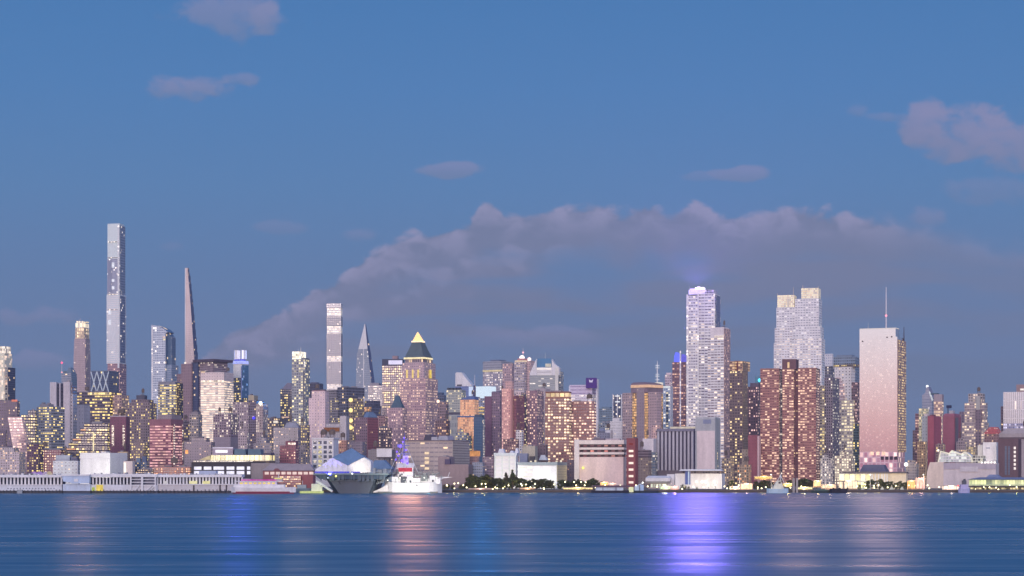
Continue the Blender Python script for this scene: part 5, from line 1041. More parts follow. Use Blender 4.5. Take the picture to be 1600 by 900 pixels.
st = F((255, 246, 242), .70, .34, .42, (255, 236, 214), .8, glass=(118, 106, 130)); su = F((250, 244, 250), .70, .34, .2, (250, 246, 250), .8, glass=(118, 116, 146))
b.box('left_shaft', 1213, 1242, 1244, 479, 511, su, 4.6, 4.5, 3.0, depth=24); b.box('left_shaft', 1210.5, 1242, 1244, 511, 535, st, 4.6, 4.5, 1.6, depth=26); b.box('left_shaft', 1209, 1242, 1244, 535, None, st, 4.6, 4.5, .2, depth=28)
b.box('right_shaft', 1242, 1279.6, 1281, 466, 510, su, 4.7, 4.5, 2.2, depth=26); b.box('right_shaft', 1239, 1282, 1284, 510, 528, su, 4.7, 4.5, 1.0, depth=28); b.box('right_shaft', 1237, 1283.6, 1287.6, 528, None, st, 4.7, 4.5, -1.2, depth=30)
b.box('crown', 1214.6, 1241, 1243, 459, 479, F((236, 212, 168), .7, .5, .8, (255, 230, 176), .8, glass=(180, 150, 116)), 3, 3.6, 5.0, depth=18); b.box('crown', 1252, 1279, 1280.6, 449, 466, F((236, 212, 168), .7, .5, .8, (255, 230, 176), .8, glass=(180, 150, 116)), 3, 3.6, 4.5, depth=18)
b.loft('step_roof', [(473, 1226, 1240, 1242, 3.4), (479, 1216, 1242, 1244, 2.6)], S((160, 160, 184)), depth=2) if False else None
for xa, ya in ((1214.8, 455.6), (1239.6, 446.4), (1254.4, 443.6), (1278.4, 446)): b.mast('antenna', xa, ya, ya + 6 if ya > 450 else 466 if xa < 1245 else 450, .3, S((220, 160, 150)), 7)
flood('crown_river_spot', 1247, 452, 2035, (1250, 850, 500), 1.3e5, (255, 200, 180), 70, 22, b.root)  # added spot under the gold crowns for a soft warm river column
b = B('office_tower', 'white capped grey tower with blue windows right of the stepped white tower', 'office tower', 2250, 1286, 1298, 1303)
b.box('shaft', 1286, 1298, 1303, 572, None, F((104, 100, 122), .6, .5, .14, WHT, .9), 4, 5); b.box('white_cap', 1286.4, 1300, 1302, 552.6, 572, F((206, 200, 220), .3, .4, .1, glass=(100, 110, 160)), 4, 5, 1.0)
b = B('apartment_tower', 'grey purple tower with sparse white windows beside the twin red brick tower', 'apartment tower', 1720, 1277, 1301, 1307)
b.box('shaft', 1288, 1301, 1306.6, 590, None, F((112, 98, 118), .5, .5, .2, (255, 246, 230), 1.1), 4.2, 5, 1.0, depth=24); b.box('yellow_bay', 1277.6, 1288, 1289, 602, None, F((150, 132, 126), .7, .5, .35, (255, 226, 140), 1.), 4.4, 5, 0, depth=22)
b = B('distant_tower', 'distant slate blue tower behind the pale setback tower', 'distant tower', 3300, 1302, 1336, 1343)
b.box('shaft', 1302, 1336, 1343, 557, None, F((102, 116, 146), .6, .4, .02), 4, 5); b.box('upper_tier', 1307, 1331, 1336, 554, 557, S((92, 106, 138)), d0=5)
b = B('apartment_tower', 'pale setback tower with pinkish stripes and lit lower grid left of the pink slab', 'apartment tower', 1850, 1302.5, 1330, 1343)
b.box('upper_slab', 1304, 1330, 1336, 573, 625, F((192, 176, 186), .3, .3, .06, WARM, .9), 6, 5.4, 3); b.box('roof_deck', 1302, 1336, 1343, 568.6, 573, F((110, 96, 100), .7, .5, .5, YEL, .9), 4, 4, 5)
b.box('lower_grid', 1306, 1332, 1336, 625, None, F((180, 160, 156), .76, .56, .5, (255, 236, 190), .95, glass=(110, 98, 108)), 5, 5.6, 0, depth=26); b.box('brown_wing', 1330, 1339, 1343, 597, None, F((120, 92, 106), .6, .5, .3, (255, 206, 206), .95), 3.6, 5.2, 4.0, depth=22)
b.loft('curved_terrace', [(589, 1306, 1311, 1312, 1, 10), (600, 1306, 1317, 1318, 0.6, 12), (625, 1306, 1318, 1319, .4, 12)], F((200, 164, 170), 1., .5, .4, (255, 206, 190), .7, glass=(150, 112, 126)), 5, 5.4)
b = B('mirror_tower', 'smooth pinkish white mirror slab with a tall mast, brightest block at right', 'skyscraper', 1560, 1343, 1402, 1415)
mg = F((226, 206, 212), .90, .82, .07, (255, 240, 226), .15, row=.6, glass=(255, 246, 250), gr=.07, metal=1., wr=.12, name='mirror')
b.box('shaft', 1343, 1402, 1413.6, 526, 706, mg, 2.3, 2.6); b.box('upper_shaft', 1343, 1399.4, 1405, 513, 526, F((236, 218, 222), .95, .92, .0, glass=(255, 246, 250), gr=.07, wr=.12, metal=1.), 2.9, 3.2)
b.box('base_floors', 1343, 1402, 1413.6, 706, None, F((206, 150, 170), .7, .8, .22, (255, 226, 210), 1., glass=(176, 110, 140), gr=.25), 7.6, 9.6)  # pink of the reflected sunset put into wall and glass colours
b.side_panel('golden_side', .05, 1, 530, 706, F((150, 116, 116), .7, .5, .55, (255, 214, 130), .95, glass=(90, 66, 72)), .4, 1402)
b.box('roof_edge', 1343, 1399.6, 1405, 512, 513, E((250, 236, 230), .8, .1), d0=-.3); b.mast('mast', 1384.6, 446, 512, .55, S((200, 176, 200)), 10, .25); b.ball('beacon', 1384.6, 491, .9, E((255, 150, 170), 1.6), 10); b.mast('side_mast', 1412.4, 508, 530, .5, S((70, 66, 90)), 22); b.mast('antenna', 1356.6, 502, 512, .25, None, 6)
for xa, yy in ((1346.6, 531), (1384.8, 525.6), (1392, 525)): b.panel('vent', xa, xa + 2.2, yy, yy + 2, S((74, 60, 70)), .3)
for k in range(5): b.panel('dark_window', 1376 + k * 7.0, 1381.2 + k * 7.0, 713, 718.4, F((66, 50, 70), .8, .8, .1, glass=(58, 44, 66)), .25) if k < 4 else None
for xa in (1360, 1369, 1378): b.panel('lit_window', xa, xa + 5.2, 705.6, 711, E((255, 214, 190), 1.2), .25)
flood('roof_lamp', 1372, 512, 1545, (1380, 850, 500), 1.1e5, (255, 200, 190), 75, 22, b.root)  # added spot, not a roof fitting: gives the river its pinkish column
b = B('apartment_tower', 'narrow brown tower with a lit edge at the left of the crimson slabs', 'apartment tower', 1780, 1428, 1437, 1441)
b.box('shaft', 1430, 1436, 1438, 646, None, F((136, 96, 112), .7, .5, .3, PNK, .9), 3.6, 5, 1, depth=18); b.box('lit_bay', 1435.6, 1439.6, 1441.6, 638, None, F((204, 176, 150), .6, .5, .4, (255, 226, 170), .9), 3.6, 5, 0, depth=16); b.box('low_wing', 1426, 1431, 1432, 672, None, F((120, 96, 110), .4, .4, .2), 3.6, 5, 3, depth=16)
b = B('apartment_tower', 'grey slab joined to a plain crimson slab at right', 'apartment tower', 1640, 1440.6, 1458, 1463)
b.box('grey_wing', 1440.8, 1449.4, 1450, 650, None, F((142, 144, 162), .2, .3, .02), 5, 6, .8, depth=20); b.box('crimson_wing', 1449.4, 1459, 1463, 650, None, F((148, 66, 92), .05, .2, 0.), 5, 6, 0, depth=22); b.box('bulkhead', 1444, 1449, 1450, 646, 650, S((190, 170, 180)), d0=5, depth=8); b.box('bulkhead', 1453, 1458, 1460, 647.4, 650, S((110, 60, 84)), d0=5, depth=8)
b = B('spire_tower', 'slate blue tower with a pointed top and slanted white light line', 'skyscraper', 2350, 1440, 1456, 1459)
b.loft('shaft', [(622, 1440.6, 1456, 1459, 0), (None, 1440, 1456, 1459, 0)], F((132, 130, 156), .8, .4, .06, WHT, .9, glass=(110, 112, 146)), 4, 5); _slab(b, 'pointed_top', [(1440.6, 622), (1441, 617), (1445.6, 614), (1447, 606), (1449.6, 603.6), (1453, 611), (1457, 622)], .2, 18, [F((136, 132, 158), .8, .4, .0, glass=(120, 120, 152)), S((110, 112, 146))])
b.ball('beacon', 1449, 603.4, 1.6, E((255, 255, 255), 1.8), 4); _slab(b, 'light_line', [(1451, 612), (1453, 611.6), (1458.4, 625), (1456, 626.6)], -.7, -.1, [E((226, 230, 240), .8), E((226, 230, 240), .8)])
b = B('office_tower', 'flat topped brown tower with bright banded floors between the crimson slabs', 'office tower', 2150, 1457, 1472, 1474.6)
b.box('shaft', 1459, 1472, 1474.6, 627, None, F((170, 136, 134), .95, .5, .62, (255, 220, 180), .8, glass=(112, 84, 96)), 4, 5.4); b.box('plain_top', 1459, 1472, 1474.6, 616, 627, S((138, 120, 138)), d0=.3); b.box('roof_plate', 1454, 1464, 1466, 613.8, 616, S((62, 82, 104)), d0=3, depth=14)
b = B('apartment_tower', 'rounded crimson slab tower with a dark water tank box on posts', 'apartment tower', 1700, 1472.5, 1492, 1497)
b.loft('shaft', [(646, 1476, 1490, 1493.4, 1, 20), (650, 1473.4, 1491.4, 1496, 0, 22), (None, 1472.5, 1492, 1497, 0, 22)], F((136, 70, 96), .05, .2, 0), 5, 6); b.box('tank_box', 1478.6, 1484.6, 1485.4, 632.6, 637, S((36, 40, 84)), d0=7, depth=5); b.box('tank_post', 1480.4, 1481.6, 1481.8, 637, 646, S((60, 66, 96)), d0=8, depth=1); b.box('bulkhead', 1483, 1489, 1490, 641, 646, S((152, 140, 158)), d0=8, depth=6); b.side_panel('grey_side', .1, 1, 652, 745, S((96, 84, 104)), .3, 1492)
b = B('apartment_tower', 'large stepped brown tower with bright windows, right of the crimson slabs', 'apartment tower', 1900, 1503, 1537, 1546)
sb = F((152, 132, 142), .8, .5, .34, (255, 226, 184), .95, glass=(110, 96, 112))
b.box('shaft', 1503, 1537, 1545, 660, None, sb, 4.4, 5, 0); b.box('middle_tier', 1507, 1538, 1543, 629, 660, sb, 4.4, 5, 3); b.box('upper_tier', 1513, 1535, 1539, 614.4, 629, F((152, 136, 146), .6, .5, .2, (255, 226, 200), .9), 4.4, 5, 6); b.box('dark_bay', 1524, 1533, 1534, 640, 700, F((112, 92, 112), .4, .4, .1), 4.4, 5, -1.0, depth=6); b.box('centre_slab', 1525, 1531, 1532, 619, 640, S((146, 138, 146)), d0=2, depth=6); b.clutter(3, 1.8)
b = B('apartment_tower', 'plum slab with a pale violet annex left of the stepped brown tower', 'apartment tower', 2050, 1497, 1505, 1508)
b.box('shaft', 1499, 1506, 1509, 643, None, F((120, 100, 124), .3, .4, .1), 4, 5, depth=18); b.box('annex', 1495, 1500, 1501, 668, None, S((168, 158, 190)), d0=2, depth=16)
b = B('brick_building', 'red roofed brick block with lit dormers right of the stepped brown tower', 'brick building', 1750, 1540, 1560, 1566)
b.box('body', 1538, 1560, 1566, 678, None, F((136, 100, 108), .4, .4, .2, WARM, 1.), 4, 5); b.loft('red_roof', [(667, 1546, 1556, 1560, 4), (678, 1536, 1560, 1567, -.4)], F((168, 66, 70), .3, .3, .4, WHT, 1., glass=(120, 60, 66)), 6, 5)
b = B('glass_building', 'pink reflecting glass block at the right edge with dark floor lines', 'office building', 1900, 1567, 1612, 1620)
b.box('shaft', 1567.6, 1612, 1620, 612, 661, F((236, 196, 192), .72, .94, .06, (255, 220, 200), .6, glass=(255, 226, 222), gr=.2, wr=.4, metal=.6), 3.4, 15.6); b.box('lower_floors', 1567.6, 1612, 1620, 661, None, F((150, 140, 170), .7, .6, .4, (220, 220, 255), .8, glass=(90, 96, 150)), 3.4, 5); b.box('mechanical_box', 1588, 1608, 1612, 600, 612, S((132, 104, 116)), d0=6, depth=16); b.panel('roof_lamp', 1594, 1600, 606.6, 609.4, E((255, 244, 240), 1.1), .4, .3, 6)
b.box('side_bay', 1563.6, 1568, 1569, 634, None, F((96, 80, 104), .4, .4, .1), 4, 5, 4, depth=14)
b = B('concrete_building', 'grey sloped top slab below the pink glass block at the right edge', 'concrete building', 1600, 1560, 1610, 1618)
b.loft('body', [(669, 1574, 1611, 1618, 2), (677, 1561, 1611, 1619, 0), (None, 1560.6, 1611, 1619, 0)], S((140, 126, 140))); b.box('dark_band', 1561, 1611, 1619, 683, 686, S((84, 66, 80)), d0=-.3, depth=2); b.clutter(2, 1.5)
b = B('brick_building', 'dark maroon block with grey strips and a column of six white windows', 'brick building', 1440, 1559.5, 1591, 1597)
b.box('body', 1559.5, 1591, 1596, 685.6, None, S((92, 66, 80)))
for xa in (1570, 1575): b.panel('glass_strip', xa, xa + 3, 697, 742, F((96, 98, 122), .8, .8, 0, glass=(84, 88, 116)), .2)
for k in range(6): b.panel('window', 1584, 1587.2, 698 + k * 6.4, 701.8 + k * 6.4, E((255, 240, 236), 1.1, .25), .15, .1)
b = B('white_box_building', 'plain white box building beside the dark maroon block', 'industrial building', 1470, 1527.6, 1556, 1560)
b.box('body', 1536, 1557, 1559.6, 691, None, S((226, 214, 218))); b.box('grey_wing', 1527.6, 1536, 1537, 695, None, S((170, 162, 168)), d0=3, depth=18); b.panel('roof_sign', 1541, 1547, 699, 701, S((140, 140, 170)), .25)
flood('floodlight', 1548, 718, 1445, (1548, 700, 1468), 9000, (255, 236, 220), 90, 1., b.root)
b = B('exhibition_hall', 'long grey lavender hall with a lit zigzag glass greenhouse on the roof', 'exhibition hall', 1365, 1447, 1552, 1562, flip=False)
b.box('body', 1474, 1556, 1561, 723.4, None, S((172, 156, 172))); b.loft('left_wing', [(722, 1453, 1474.2, 1474.6, .5, 30), (737, 1448.6, 1474.2, 1474.6, .5, 30), (None, 1447, 1474.2, 1474.6, .5, 30)], S((190, 166, 164))); b.box('band', 1475, 1556, 1560, 723.8, 733, S((148, 134, 158)), d0=-.3, depth=1) ; b.panel('band', 1500, 1528, 729, 737, S((166, 154, 174)), .7, .2)
_slab(b, 'greenhouse', [(1466, 722), (1467, 714), (1469.6, 705), (1483, 709), (1487.4, 704), (1501, 710), (1508, 706.4), (1517, 713), (1519.4, 722)], 4, 22, [F((196, 196, 196), .8, .7, .3, (226, 236, 226), .55, glass=(150, 158, 162)), S((206, 204, 206))], 4, 4.5)
bm = bmesh.new(); zz_ = [(1466, 722), (1469.6, 704.6), (1483, 708.6), (1487.4, 703.6), (1501, 709.6), (1508, 706), (1517, 712.6), (1519.4, 722)]
for p, q in zip(zz_, zz_[1:]): tube(bm, (*b.pt(b.u_for(p[0], 3.6), 3.6), b.zz(p[1])), (*b.pt(b.u_for(q[0], 3.6), 3.6), b.zz(q[1])), .42, .42, 5)
link('zigzag_light', bm, [E((255, 244, 226), .85)], b.root); b.box('glass_link', 1520, 1536, 1537, 711.6, 723, F((186, 190, 176), .8, .7, .4, (240, 240, 214), .55), 4, 5, 4, depth=14)
for k in range(5): b.ball('roof_lamp', 1534 + k * 5, 722.6, .6, E((255, 250, 240), 2.0), -.4)
b.ball('roof_lamp', 1466, 703.4, .8, E((255, 244, 230), 1.6), 3.4)
b = B('ferry_terminal', 'low glass ferry terminal glowing yellow green at lower right', 'ferry terminal', 1288, 1513, 1618, 1622)
b.box('upper_glass', 1514, 1618, 1621, 749.4, 759, F((170, 190, 150), .85, .8, .9, (236, 240, 160), .75, glass=(110, 140, 120)), 5, 9.6, 1.0, depth=14); b.loft('roof', [(746, 1530, 1612, 1616, 3, 10), (749.4, 1511, 1619, 1623, -1.5, 20)], S((92, 100, 140))); b.loft('roof_dome', [(741.6, 1546, 1557, 1559, 5, 8), (746.6, 1540, 1563, 1565, 3, 12)], S((100, 106, 148)))
b.box('deck', 1513, 1618, 1622, 759, 761.4, S((70, 64, 70)), d0=-1.5, depth=20); b.box('ground_floor', 1516, 1618, 1621, 761.4, None, F((150, 140, 110), .8, .7, .8, (255, 236, 180), .7, glass=(90, 80, 70)), 5, 6, 2.0, depth=12)
b = B('reflecting_hall', 'beige hall with pale pilasters and a dark flat roof in front of the mirror slab', 'public building', 1330, 1310, 1416, 1419)
b.box('body', 1361, 1416, 1418.6, 739.6, None, S((196, 168, 154))); b.box('roof_edge', 1318, 1417, 1419.4, 737, 739.6, S((84, 74, 90)), d0=-1)
for xa in (1361.6, 1366.6, 1371.6, 1377, 1381, 1385): b.panel('pilaster', xa, xa + 2.2, 740, 762, S((236, 226, 206)), .5, .5)
b.box('lit_hall', 1311, 1361, 1362, 740, None, F((240, 232, 170), .8, .8, .8, (252, 246, 170), .75, glass=(206, 200, 130), gr=.5), 9, 14, .4, depth=18)
b.loft('dark_shed', [(726, 1349, 1380, 1382, 8, 12), (737, 1343, 1385, 1387, 6, 16)], S((74, 72, 104)))
flood('floodlight', 1366, 764, 1306, (1368, 748, 1328), 9000, (255, 244, 190), 110, 1., b.root); flood('floodlight', 1338, 762, 1300, (1338, 750, 1328), 9000, (255, 240, 160), 110, 1., b.root)
b = B('apartment_block', 'low brown terraces in the gap between the mirror slab and the exhibition hall', 'apartment block', 1500, 1413, 1432, 1436)
b.box('body', 1415, 1432, 1436, 724, None, F((146, 130, 136), .4, .4, .2, WARM, 1.), 4, 5); b.box('upper_tier', 1418, 1428, 1431, 718.6, 724, F((130, 116, 130), .4, .4, .2), 4, 5, 4); b.ball('lamp', 1415.6, 725.6, 1.5, E((255, 250, 240), 2.2), -2)
b = B('apartment_block', 'dark olive block with golden windows at the foot of the narrow brown tower', 'apartment block', 1580, 1433, 1446, 1449)
b.box('body', 1433, 1446, 1449, 690, None, F((140, 112, 96), .5, .5, .25, WARM, 1.), 4, 5); b.clutter(1, 3)
# ================================================================== shore: land, quay, piers, ships, park
m_land = S((96, 88, 92), .9)
bm = bmesh.new(); bm.faces.new([bm.verts.new(p) for p in ((-40000, 1262.5, LAND - .02), (40000, 1262.5, LAND - .02), (40000, 60000, LAND - .02), (-40000, 60000, LAND - .02))])
tag(link('ground', bm, [m_land]), 'flat city ground behind the quay', None, None, 'structure')
bm = bmesh.new(); bx(bm, -3000, 3000, 1258, 1262.4, -3, LAND - .3); bx(bm, -3000, 3000, 1257.6, 1258.6, LAND - .75, LAND + .1)
tag(link('quay', bm, [S((84, 72, 74), .9)]), 'dark stone quay wall along the river', None, None, 'structure')

def hash_(v): return int(abs(math.sin(v * 12.9898) * 43758.5))
class T:
    """free-standing thing built square to the river at distance Y from bearings and rows"""
    def __init__(s, name, label, cat, Y, x, group=None, z=LAND):
        s.Y = Y; s.root = empty(name, (X_at(x, Y), Y + 2, z), label, cat, group)
    def box(s, name, x0, x1, y0, y1, mat, d=0.0, dep=6.0, parent=None):
        bm = bmesh.new(); Y = s.Y
        bx(bm, X_at(x0, Y), X_at(x1, Y), Y + d, Y + d + dep, Z_at(y1, Y), Z_at(y0, Y))
        return link(name, bm, [mat], s.root) if parent is None else s.sub(name, bm, mat, parent)
    def sub(s, name, bm, mat, parent):
        me = bpy.data.meshes.new(name); bm.to_mesh(me); bm.free(); me.materials.append(mat)
        o = bpy.data.objects.new(name, me); COL.objects.link(o); o.parent = parent
        o.matrix_parent_inverse = Matrix.Translation(-Vector(s.root.location)) if False else Matrix.Identity(4)
        return o
    def poly(s, name, pts, mat, d=0.0, dep=6.0):
        bm = bmesh.new(); Y = s.Y
        prism(bm, [(X_at(x, Y), Z_at(y, Y)) for x, y in pts], Y + d, Y + d + dep)
        return link(name, bm, [mat], s.root)
    def rod(s, name, p, q, r, mat, d=1.0, d2=None, r1=None):
        bm = bmesh.new(); Y = s.Y; d2 = d if d2 is None else d2
        tube(bm, (X_at(p[0], Y), Y + d, Z_at(p[1], Y)), (X_at(q[0], Y), Y + d2, Z_at(q[1], Y)), r, r1, 6)
        return link(name, bm, [mat], s.root)
    def ball(s, name, x, y, r, mat, d=0.0):
        bm = bmesh.new(); bmesh.ops.create_icosphere(bm, subdivisions=2, radius=r, matrix=Matrix.Translation((X_at(x, s.Y), s.Y + d, Z_at(y, s.Y))))
        return link(name, bm, [mat], s.root, True)
    def hull(s, name, x0, x1, ytop, ybot, beam, mat, rake0=.12, rake1=.06, flare=.75, sheer=0.0):
        """ship hull lying along the river, pointed at the x1 end when rake1 is large"""
        bm = bmesh.new(); Y = s.Y; n = 14; rows = []
        for k in range(n + 1):
            t_ = k / n; x = X_at(x0 + (x1 - x0) * t_, Y)
            wd = beam / 2 * min(1.0, (t_ / max(rake0, 1e-3)) ** .6 if t_ < rake0 else 1.0) * min(1.0, ((1 - t_) / max(rake1, 1e-3)) ** .6 if 1 - t_ < rake1 else 1.0); wd = max(wd, .15)
            zt = Z_at(ytop, Y) + sheer * (2 * t_ - 1) ** 2; zb = Z_at(ybot, Y) - .6
            rows.append([bm.verts.new((x, Y + beam / 2 - wd, zt)), bm.verts.new((x, Y + beam / 2 - wd * flare, zb)), bm.verts.new((x, Y + beam / 2 + wd * flare, zb)), bm.verts.new((x, Y + beam / 2 + wd, zt))])
        for a, c in zip(rows, rows[1:]):
            for i in range(4): bm.faces.new((a[i], a[(i + 1) % 4], c[(i + 1) % 4], c[i]))
        bm.faces.new(rows[0]); bm.faces.new(rows[-1][::-1]); bmesh.ops.recalc_face_normals(bm, faces=bm.faces)
        return link(name, bm, [mat], s.root)

PW_ = S((190, 188, 210)); PB = S((176, 178, 204)); PD = S((44, 44, 66)); PL = S((212, 210, 226))
def arcade(t_, xa, xe, n, y0, y1, wcol=.42, d=0.0, mat=PW_):
    t_.box('back_wall', xa, xe, y0, y1, S((64, 64, 92)), d + 3.0, 8)
    for k in range(n + 1):
        x = xa + (xe - xa) * k / n; hw = (xe - xa) / n * wcol / 2
        t_.box('column', x - hw, x + hw, y0, y1, mat, d, 1.0)
t_ = T('pier_terminal', 'long pale pier terminal with a dark arcade at far left', 'pier terminal', 1212, 35, z=0)
arcade(t_, -40, 96, 24, 746, 757.5, .46)
t_.box('roof', -42, 97, 742, 746, PL, -1.2, 16); t_.box('lower_wall', -42, 97, 757.5, 766.6, F((176, 174, 198), .3, .3, .0, glass=(110, 112, 140)), -.6, 14); t_.box('pier_deck', -42, 97, 766.6, 772, S((70, 72, 92)), 0.5, 40)
t_.box('fender', 28, 36, 765, 771, S((120, 122, 140)), -2, 1.5); t_.box('dark_bay', 8, 28, 750, 758, S((42, 50, 84)), 1.2, 2); t_.box('ledge', -42, 97, 756.8, 758, PL, -1.4, 1.2)
t_.box('roof_cabin', 36, 50, 739.6, 742, S((54, 48, 70)), 3, 5)
for k in range(16): t_.box('small_window', 12 + k * 4.8, 13.8 + k * 4.8, 762.4, 764.2, S((104, 108, 136)), -.75, .12)
def pilings(t_, xa, xe, step):
    bm = bmesh.new(); x = xa
    while x < xe: tube(bm, (X_at(x, t_.Y), t_.Y - 1.6, -2), (X_at(x, t_.Y), t_.Y - 1.6, Z_at(766 - (hash_(x) % 3) * .6, t_.Y)), .28, .26, 6); x += step
    link('fender_piles', bm, [S((60, 56, 66), .9)], t_.root)
def roof_gear(t_, xa, xe, y, n, seed):
    r_ = random.Random(seed)
    for k in range(n):
        bm = bmesh.new(); x = xa + (xe - xa) * (k + r_.uniform(.1, .8)) / n; w_ = r_.uniform(1.0, 4.0)
        bx(bm, X_at(x, t_.Y), X_at(x + w_, t_.Y), t_.Y + 2, t_.Y + 5, Z_at(y, t_.Y), Z_at(y - r_.uniform(.8, 2.6), t_.Y))
        link('roof_vent', bm, [S(r_.choice([(146, 142, 162), (110, 108, 130), (190, 186, 200)]))], t_.root)
    bm = bmesh.new(); tube(bm, (X_at(xa, t_.Y), t_.Y - .6, Z_at(y - 1.5, t_.Y)), (X_at(xe, t_.Y), t_.Y - .6, Z_at(y - 1.5, t_.Y)), .06, .06, 4)
    for k in range(n * 2): x = xa + (xe - xa) * k / (n * 2); tube(bm, (X_at(x, t_.Y), t_.Y - .6, Z_at(y, t_.Y)), (X_at(x, t_.Y), t_.Y - .6, Z_at(y - 1.5, t_.Y)), .06, .06, 4)
    link('roof_railing', bm, [S((146, 142, 162))], t_.root)
pilings(t_, -38, 96, 5.5); roof_gear(t_, -38, 94, 742, 14, 3)
t_ = T('pier_head_house', 'smooth blue grey box building jutting over the pier between two arcades', 'pier building', 1208, 118, z=0)
t_.poly('body', [(96.5, 743.5), (139.5, 743), (139.5, 755), (113, 755.6), (111, 754), (99, 752.4)], S((150, 162, 204)), 0, 12); t_.box('roof', 95, 140, 741.4, 743.4, S((184, 192, 224)), -.6, 16); t_.box('lower_wall', 97, 140, 756.5, 767, S((158, 166, 200)), 2, 12); t_.box('pier_deck', 97, 140, 767, 772, S((60, 66, 92)), 3, 40); t_.box('sign', 116, 122, 748, 752.6, S((196, 198, 222)), -.3, .3)
t_ = T('pier_terminal', 'pale pier terminal with tall dark openings and steel frames, beside the blue grey box', 'pier terminal', 1212, 190, z=0)
arcade(t_, 140, 204, 12, 746, 757, .42); t_.box('roof', 140, 246, 740.6, 745.4, PL, -1, 16); t_.box('lower_wall', 140, 246, 757.4, 766.8, F((176, 170, 192), .4, .4, .0, glass=(140, 134, 164)), -.3, 14); t_.box('pier_deck', 140, 246, 767, 772, S((66, 68, 92)), .6, 40)
t_.box('back_wall', 205, 244, 745.4, 757.4, S((96, 94, 124)), 3, 8)
for x in (204.5, 221, 222.5, 242.4): t_.box('frame_post', x, x + 1.6, 742, 767, S((206, 208, 226)), -1.6, 1.0)
for yy in (748.4, 753, 758): t_.box('frame_rail', 205, 243, yy, yy + 1.1, S((196, 198, 220)), -1.3, .7)
for x in (212, 231, 236): t_.rod('brace', (x, 766), (x + 7, 758), .35, S((196, 198, 220)), -1.2)
pilings(t_, 142, 245, 5.2); roof_gear(t_, 142, 240, 740.6, 8, 4)
t_.box('lit_door', 151, 161, 757.6, 767, E((250, 220, 110), .85), -1.2, 1.2); t_.box('lit_door', 144.4, 148, 761.4, 767, E((206, 224, 110), .7), -1.0, 1.0)
t_ = T('pier_shed', 'long grey lavender pier shed with small windows and lit doors, right of the steel frames', 'pier shed', 1214, 318, z=0)
arcade(t_, 246, 378, 26, 745.6, 756.4, .55, 0, S((180, 172, 190))); t_.box('roof', 246, 378, 741.6, 745.6, S((196, 188, 202)), -1, 14); t_.box('lower_wall', 246, 381, 757, 767, F((168, 158, 174), .3, .4, .0, glass=(126, 118, 142)), -.4, 12); t_.box('pier_deck', 246, 392, 767, 772, S((68, 66, 86)), .6, 40)
for xa, xe, c in ((257, 261, (226, 220, 226)), (296, 308, (250, 240, 190)), (317, 328, (250, 240, 180))): t_.box('lit_door', xa, xe, 751.6, 756, E(c, .8), -.9, .8)
pilings(t_, 248, 362, 6.1); roof_gear(t_, 248, 374, 741.6, 14, 6)
for xa in (302, 343, 353): t_.box('dark_door', xa, xa + 2, 758, 767, S((54, 46, 60)), -.9, .6)
t_.box('end_wall', 378, 392, 748, 757, S((150, 126, 150)), 1, 9); t_.box('link_roof', 310, 337, 735.6, 741.6, S((136, 142, 178)), 2, 7)
t_.box('ledge', 246, 381, 756.2, 757.4, S((196, 188, 204)), -1.1, 1.0)
for k, (x, w_, c) in enumerate(((52, 8, (214, 170, 246)), (61, 9, (196, 160, 250)), (70, 6, (232, 206, 250)), (76, 6, (250, 226, 196)), (16, 5, (214, 196, 224)))):
    tt = T('event_tent', ['violet lit tent on the pier roof beside a dark cabin', 'middle violet tent of the pier roof row', 'pale lilac tent on the pier roof', 'cream lit tent at the right end of the pier roof row', 'small dim lilac tent alone at the left end of the pier roof'][k], 'tent', 1216, x, 'lit tents on the pier roof', Z_at(742, 1216))
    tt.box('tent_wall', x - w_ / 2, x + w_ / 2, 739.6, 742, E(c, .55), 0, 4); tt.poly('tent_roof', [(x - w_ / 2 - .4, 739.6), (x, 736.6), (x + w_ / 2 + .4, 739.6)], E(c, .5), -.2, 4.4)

# ---- ferry
t_ = T('ferry_boat', 'low white excursion boat with yellow lit decks, magenta light strip and red waterline', 'ferry boat', 1190, 412, z=0)
t_.hull('hull', 360, 461, 762, 768, 9, S((206, 200, 226)), .04, .3, .85, .4); t_.hull('boot_stripe', 362, 458, 768, 770.6, 8.4, S((120, 34, 64)), .04, .3, .9)
t_.box('lower_cabin', 364, 444, 757.2, 762, S((196, 186, 218)), 1.4, 6.2); t_.box('upper_cabin', 372, 432, 752.6, 757.2, S((176, 160, 204)), 2, 5); t_.box('upper_roof', 366, 440, 751.6, 752.6, S((206, 190, 226)), 1.4, 6.2)
t_.box('light_strip', 376, 431, 749.4, 750.8, E((232, 70, 200), .9), 1.6, .3); t_.box('light_strip', 428, 440, 746.8, 748.2, E((246, 236, 140), .9), 2.4, .3); t_.box('wheelhouse', 428, 440, 747, 751.6, S((150, 130, 150)), 2.8, 3.6)
for xa, xe in ((368, 378), (381, 392), (408, 420), (423, 436)): t_.box('window', xa, xe, 763.4, 766.4, E((255, 232, 150), 1.0), .55 if xa < 420 else .9, .6)
for k in range(8): t_.box('window', 374 + k * 7.2, 378.6 + k * 7.2, 754, 756.2, E((255, 226, 130), .9), 1.8, .3)
t_.rod('mast', (434, 747), (434, 740), .18, S((200, 196, 210)), 4)
for x in (380, 400, 420): t_.rod('rail_post', (x, 751.6), (x, 749.6), .12, S((220, 214, 226)), 1.7)

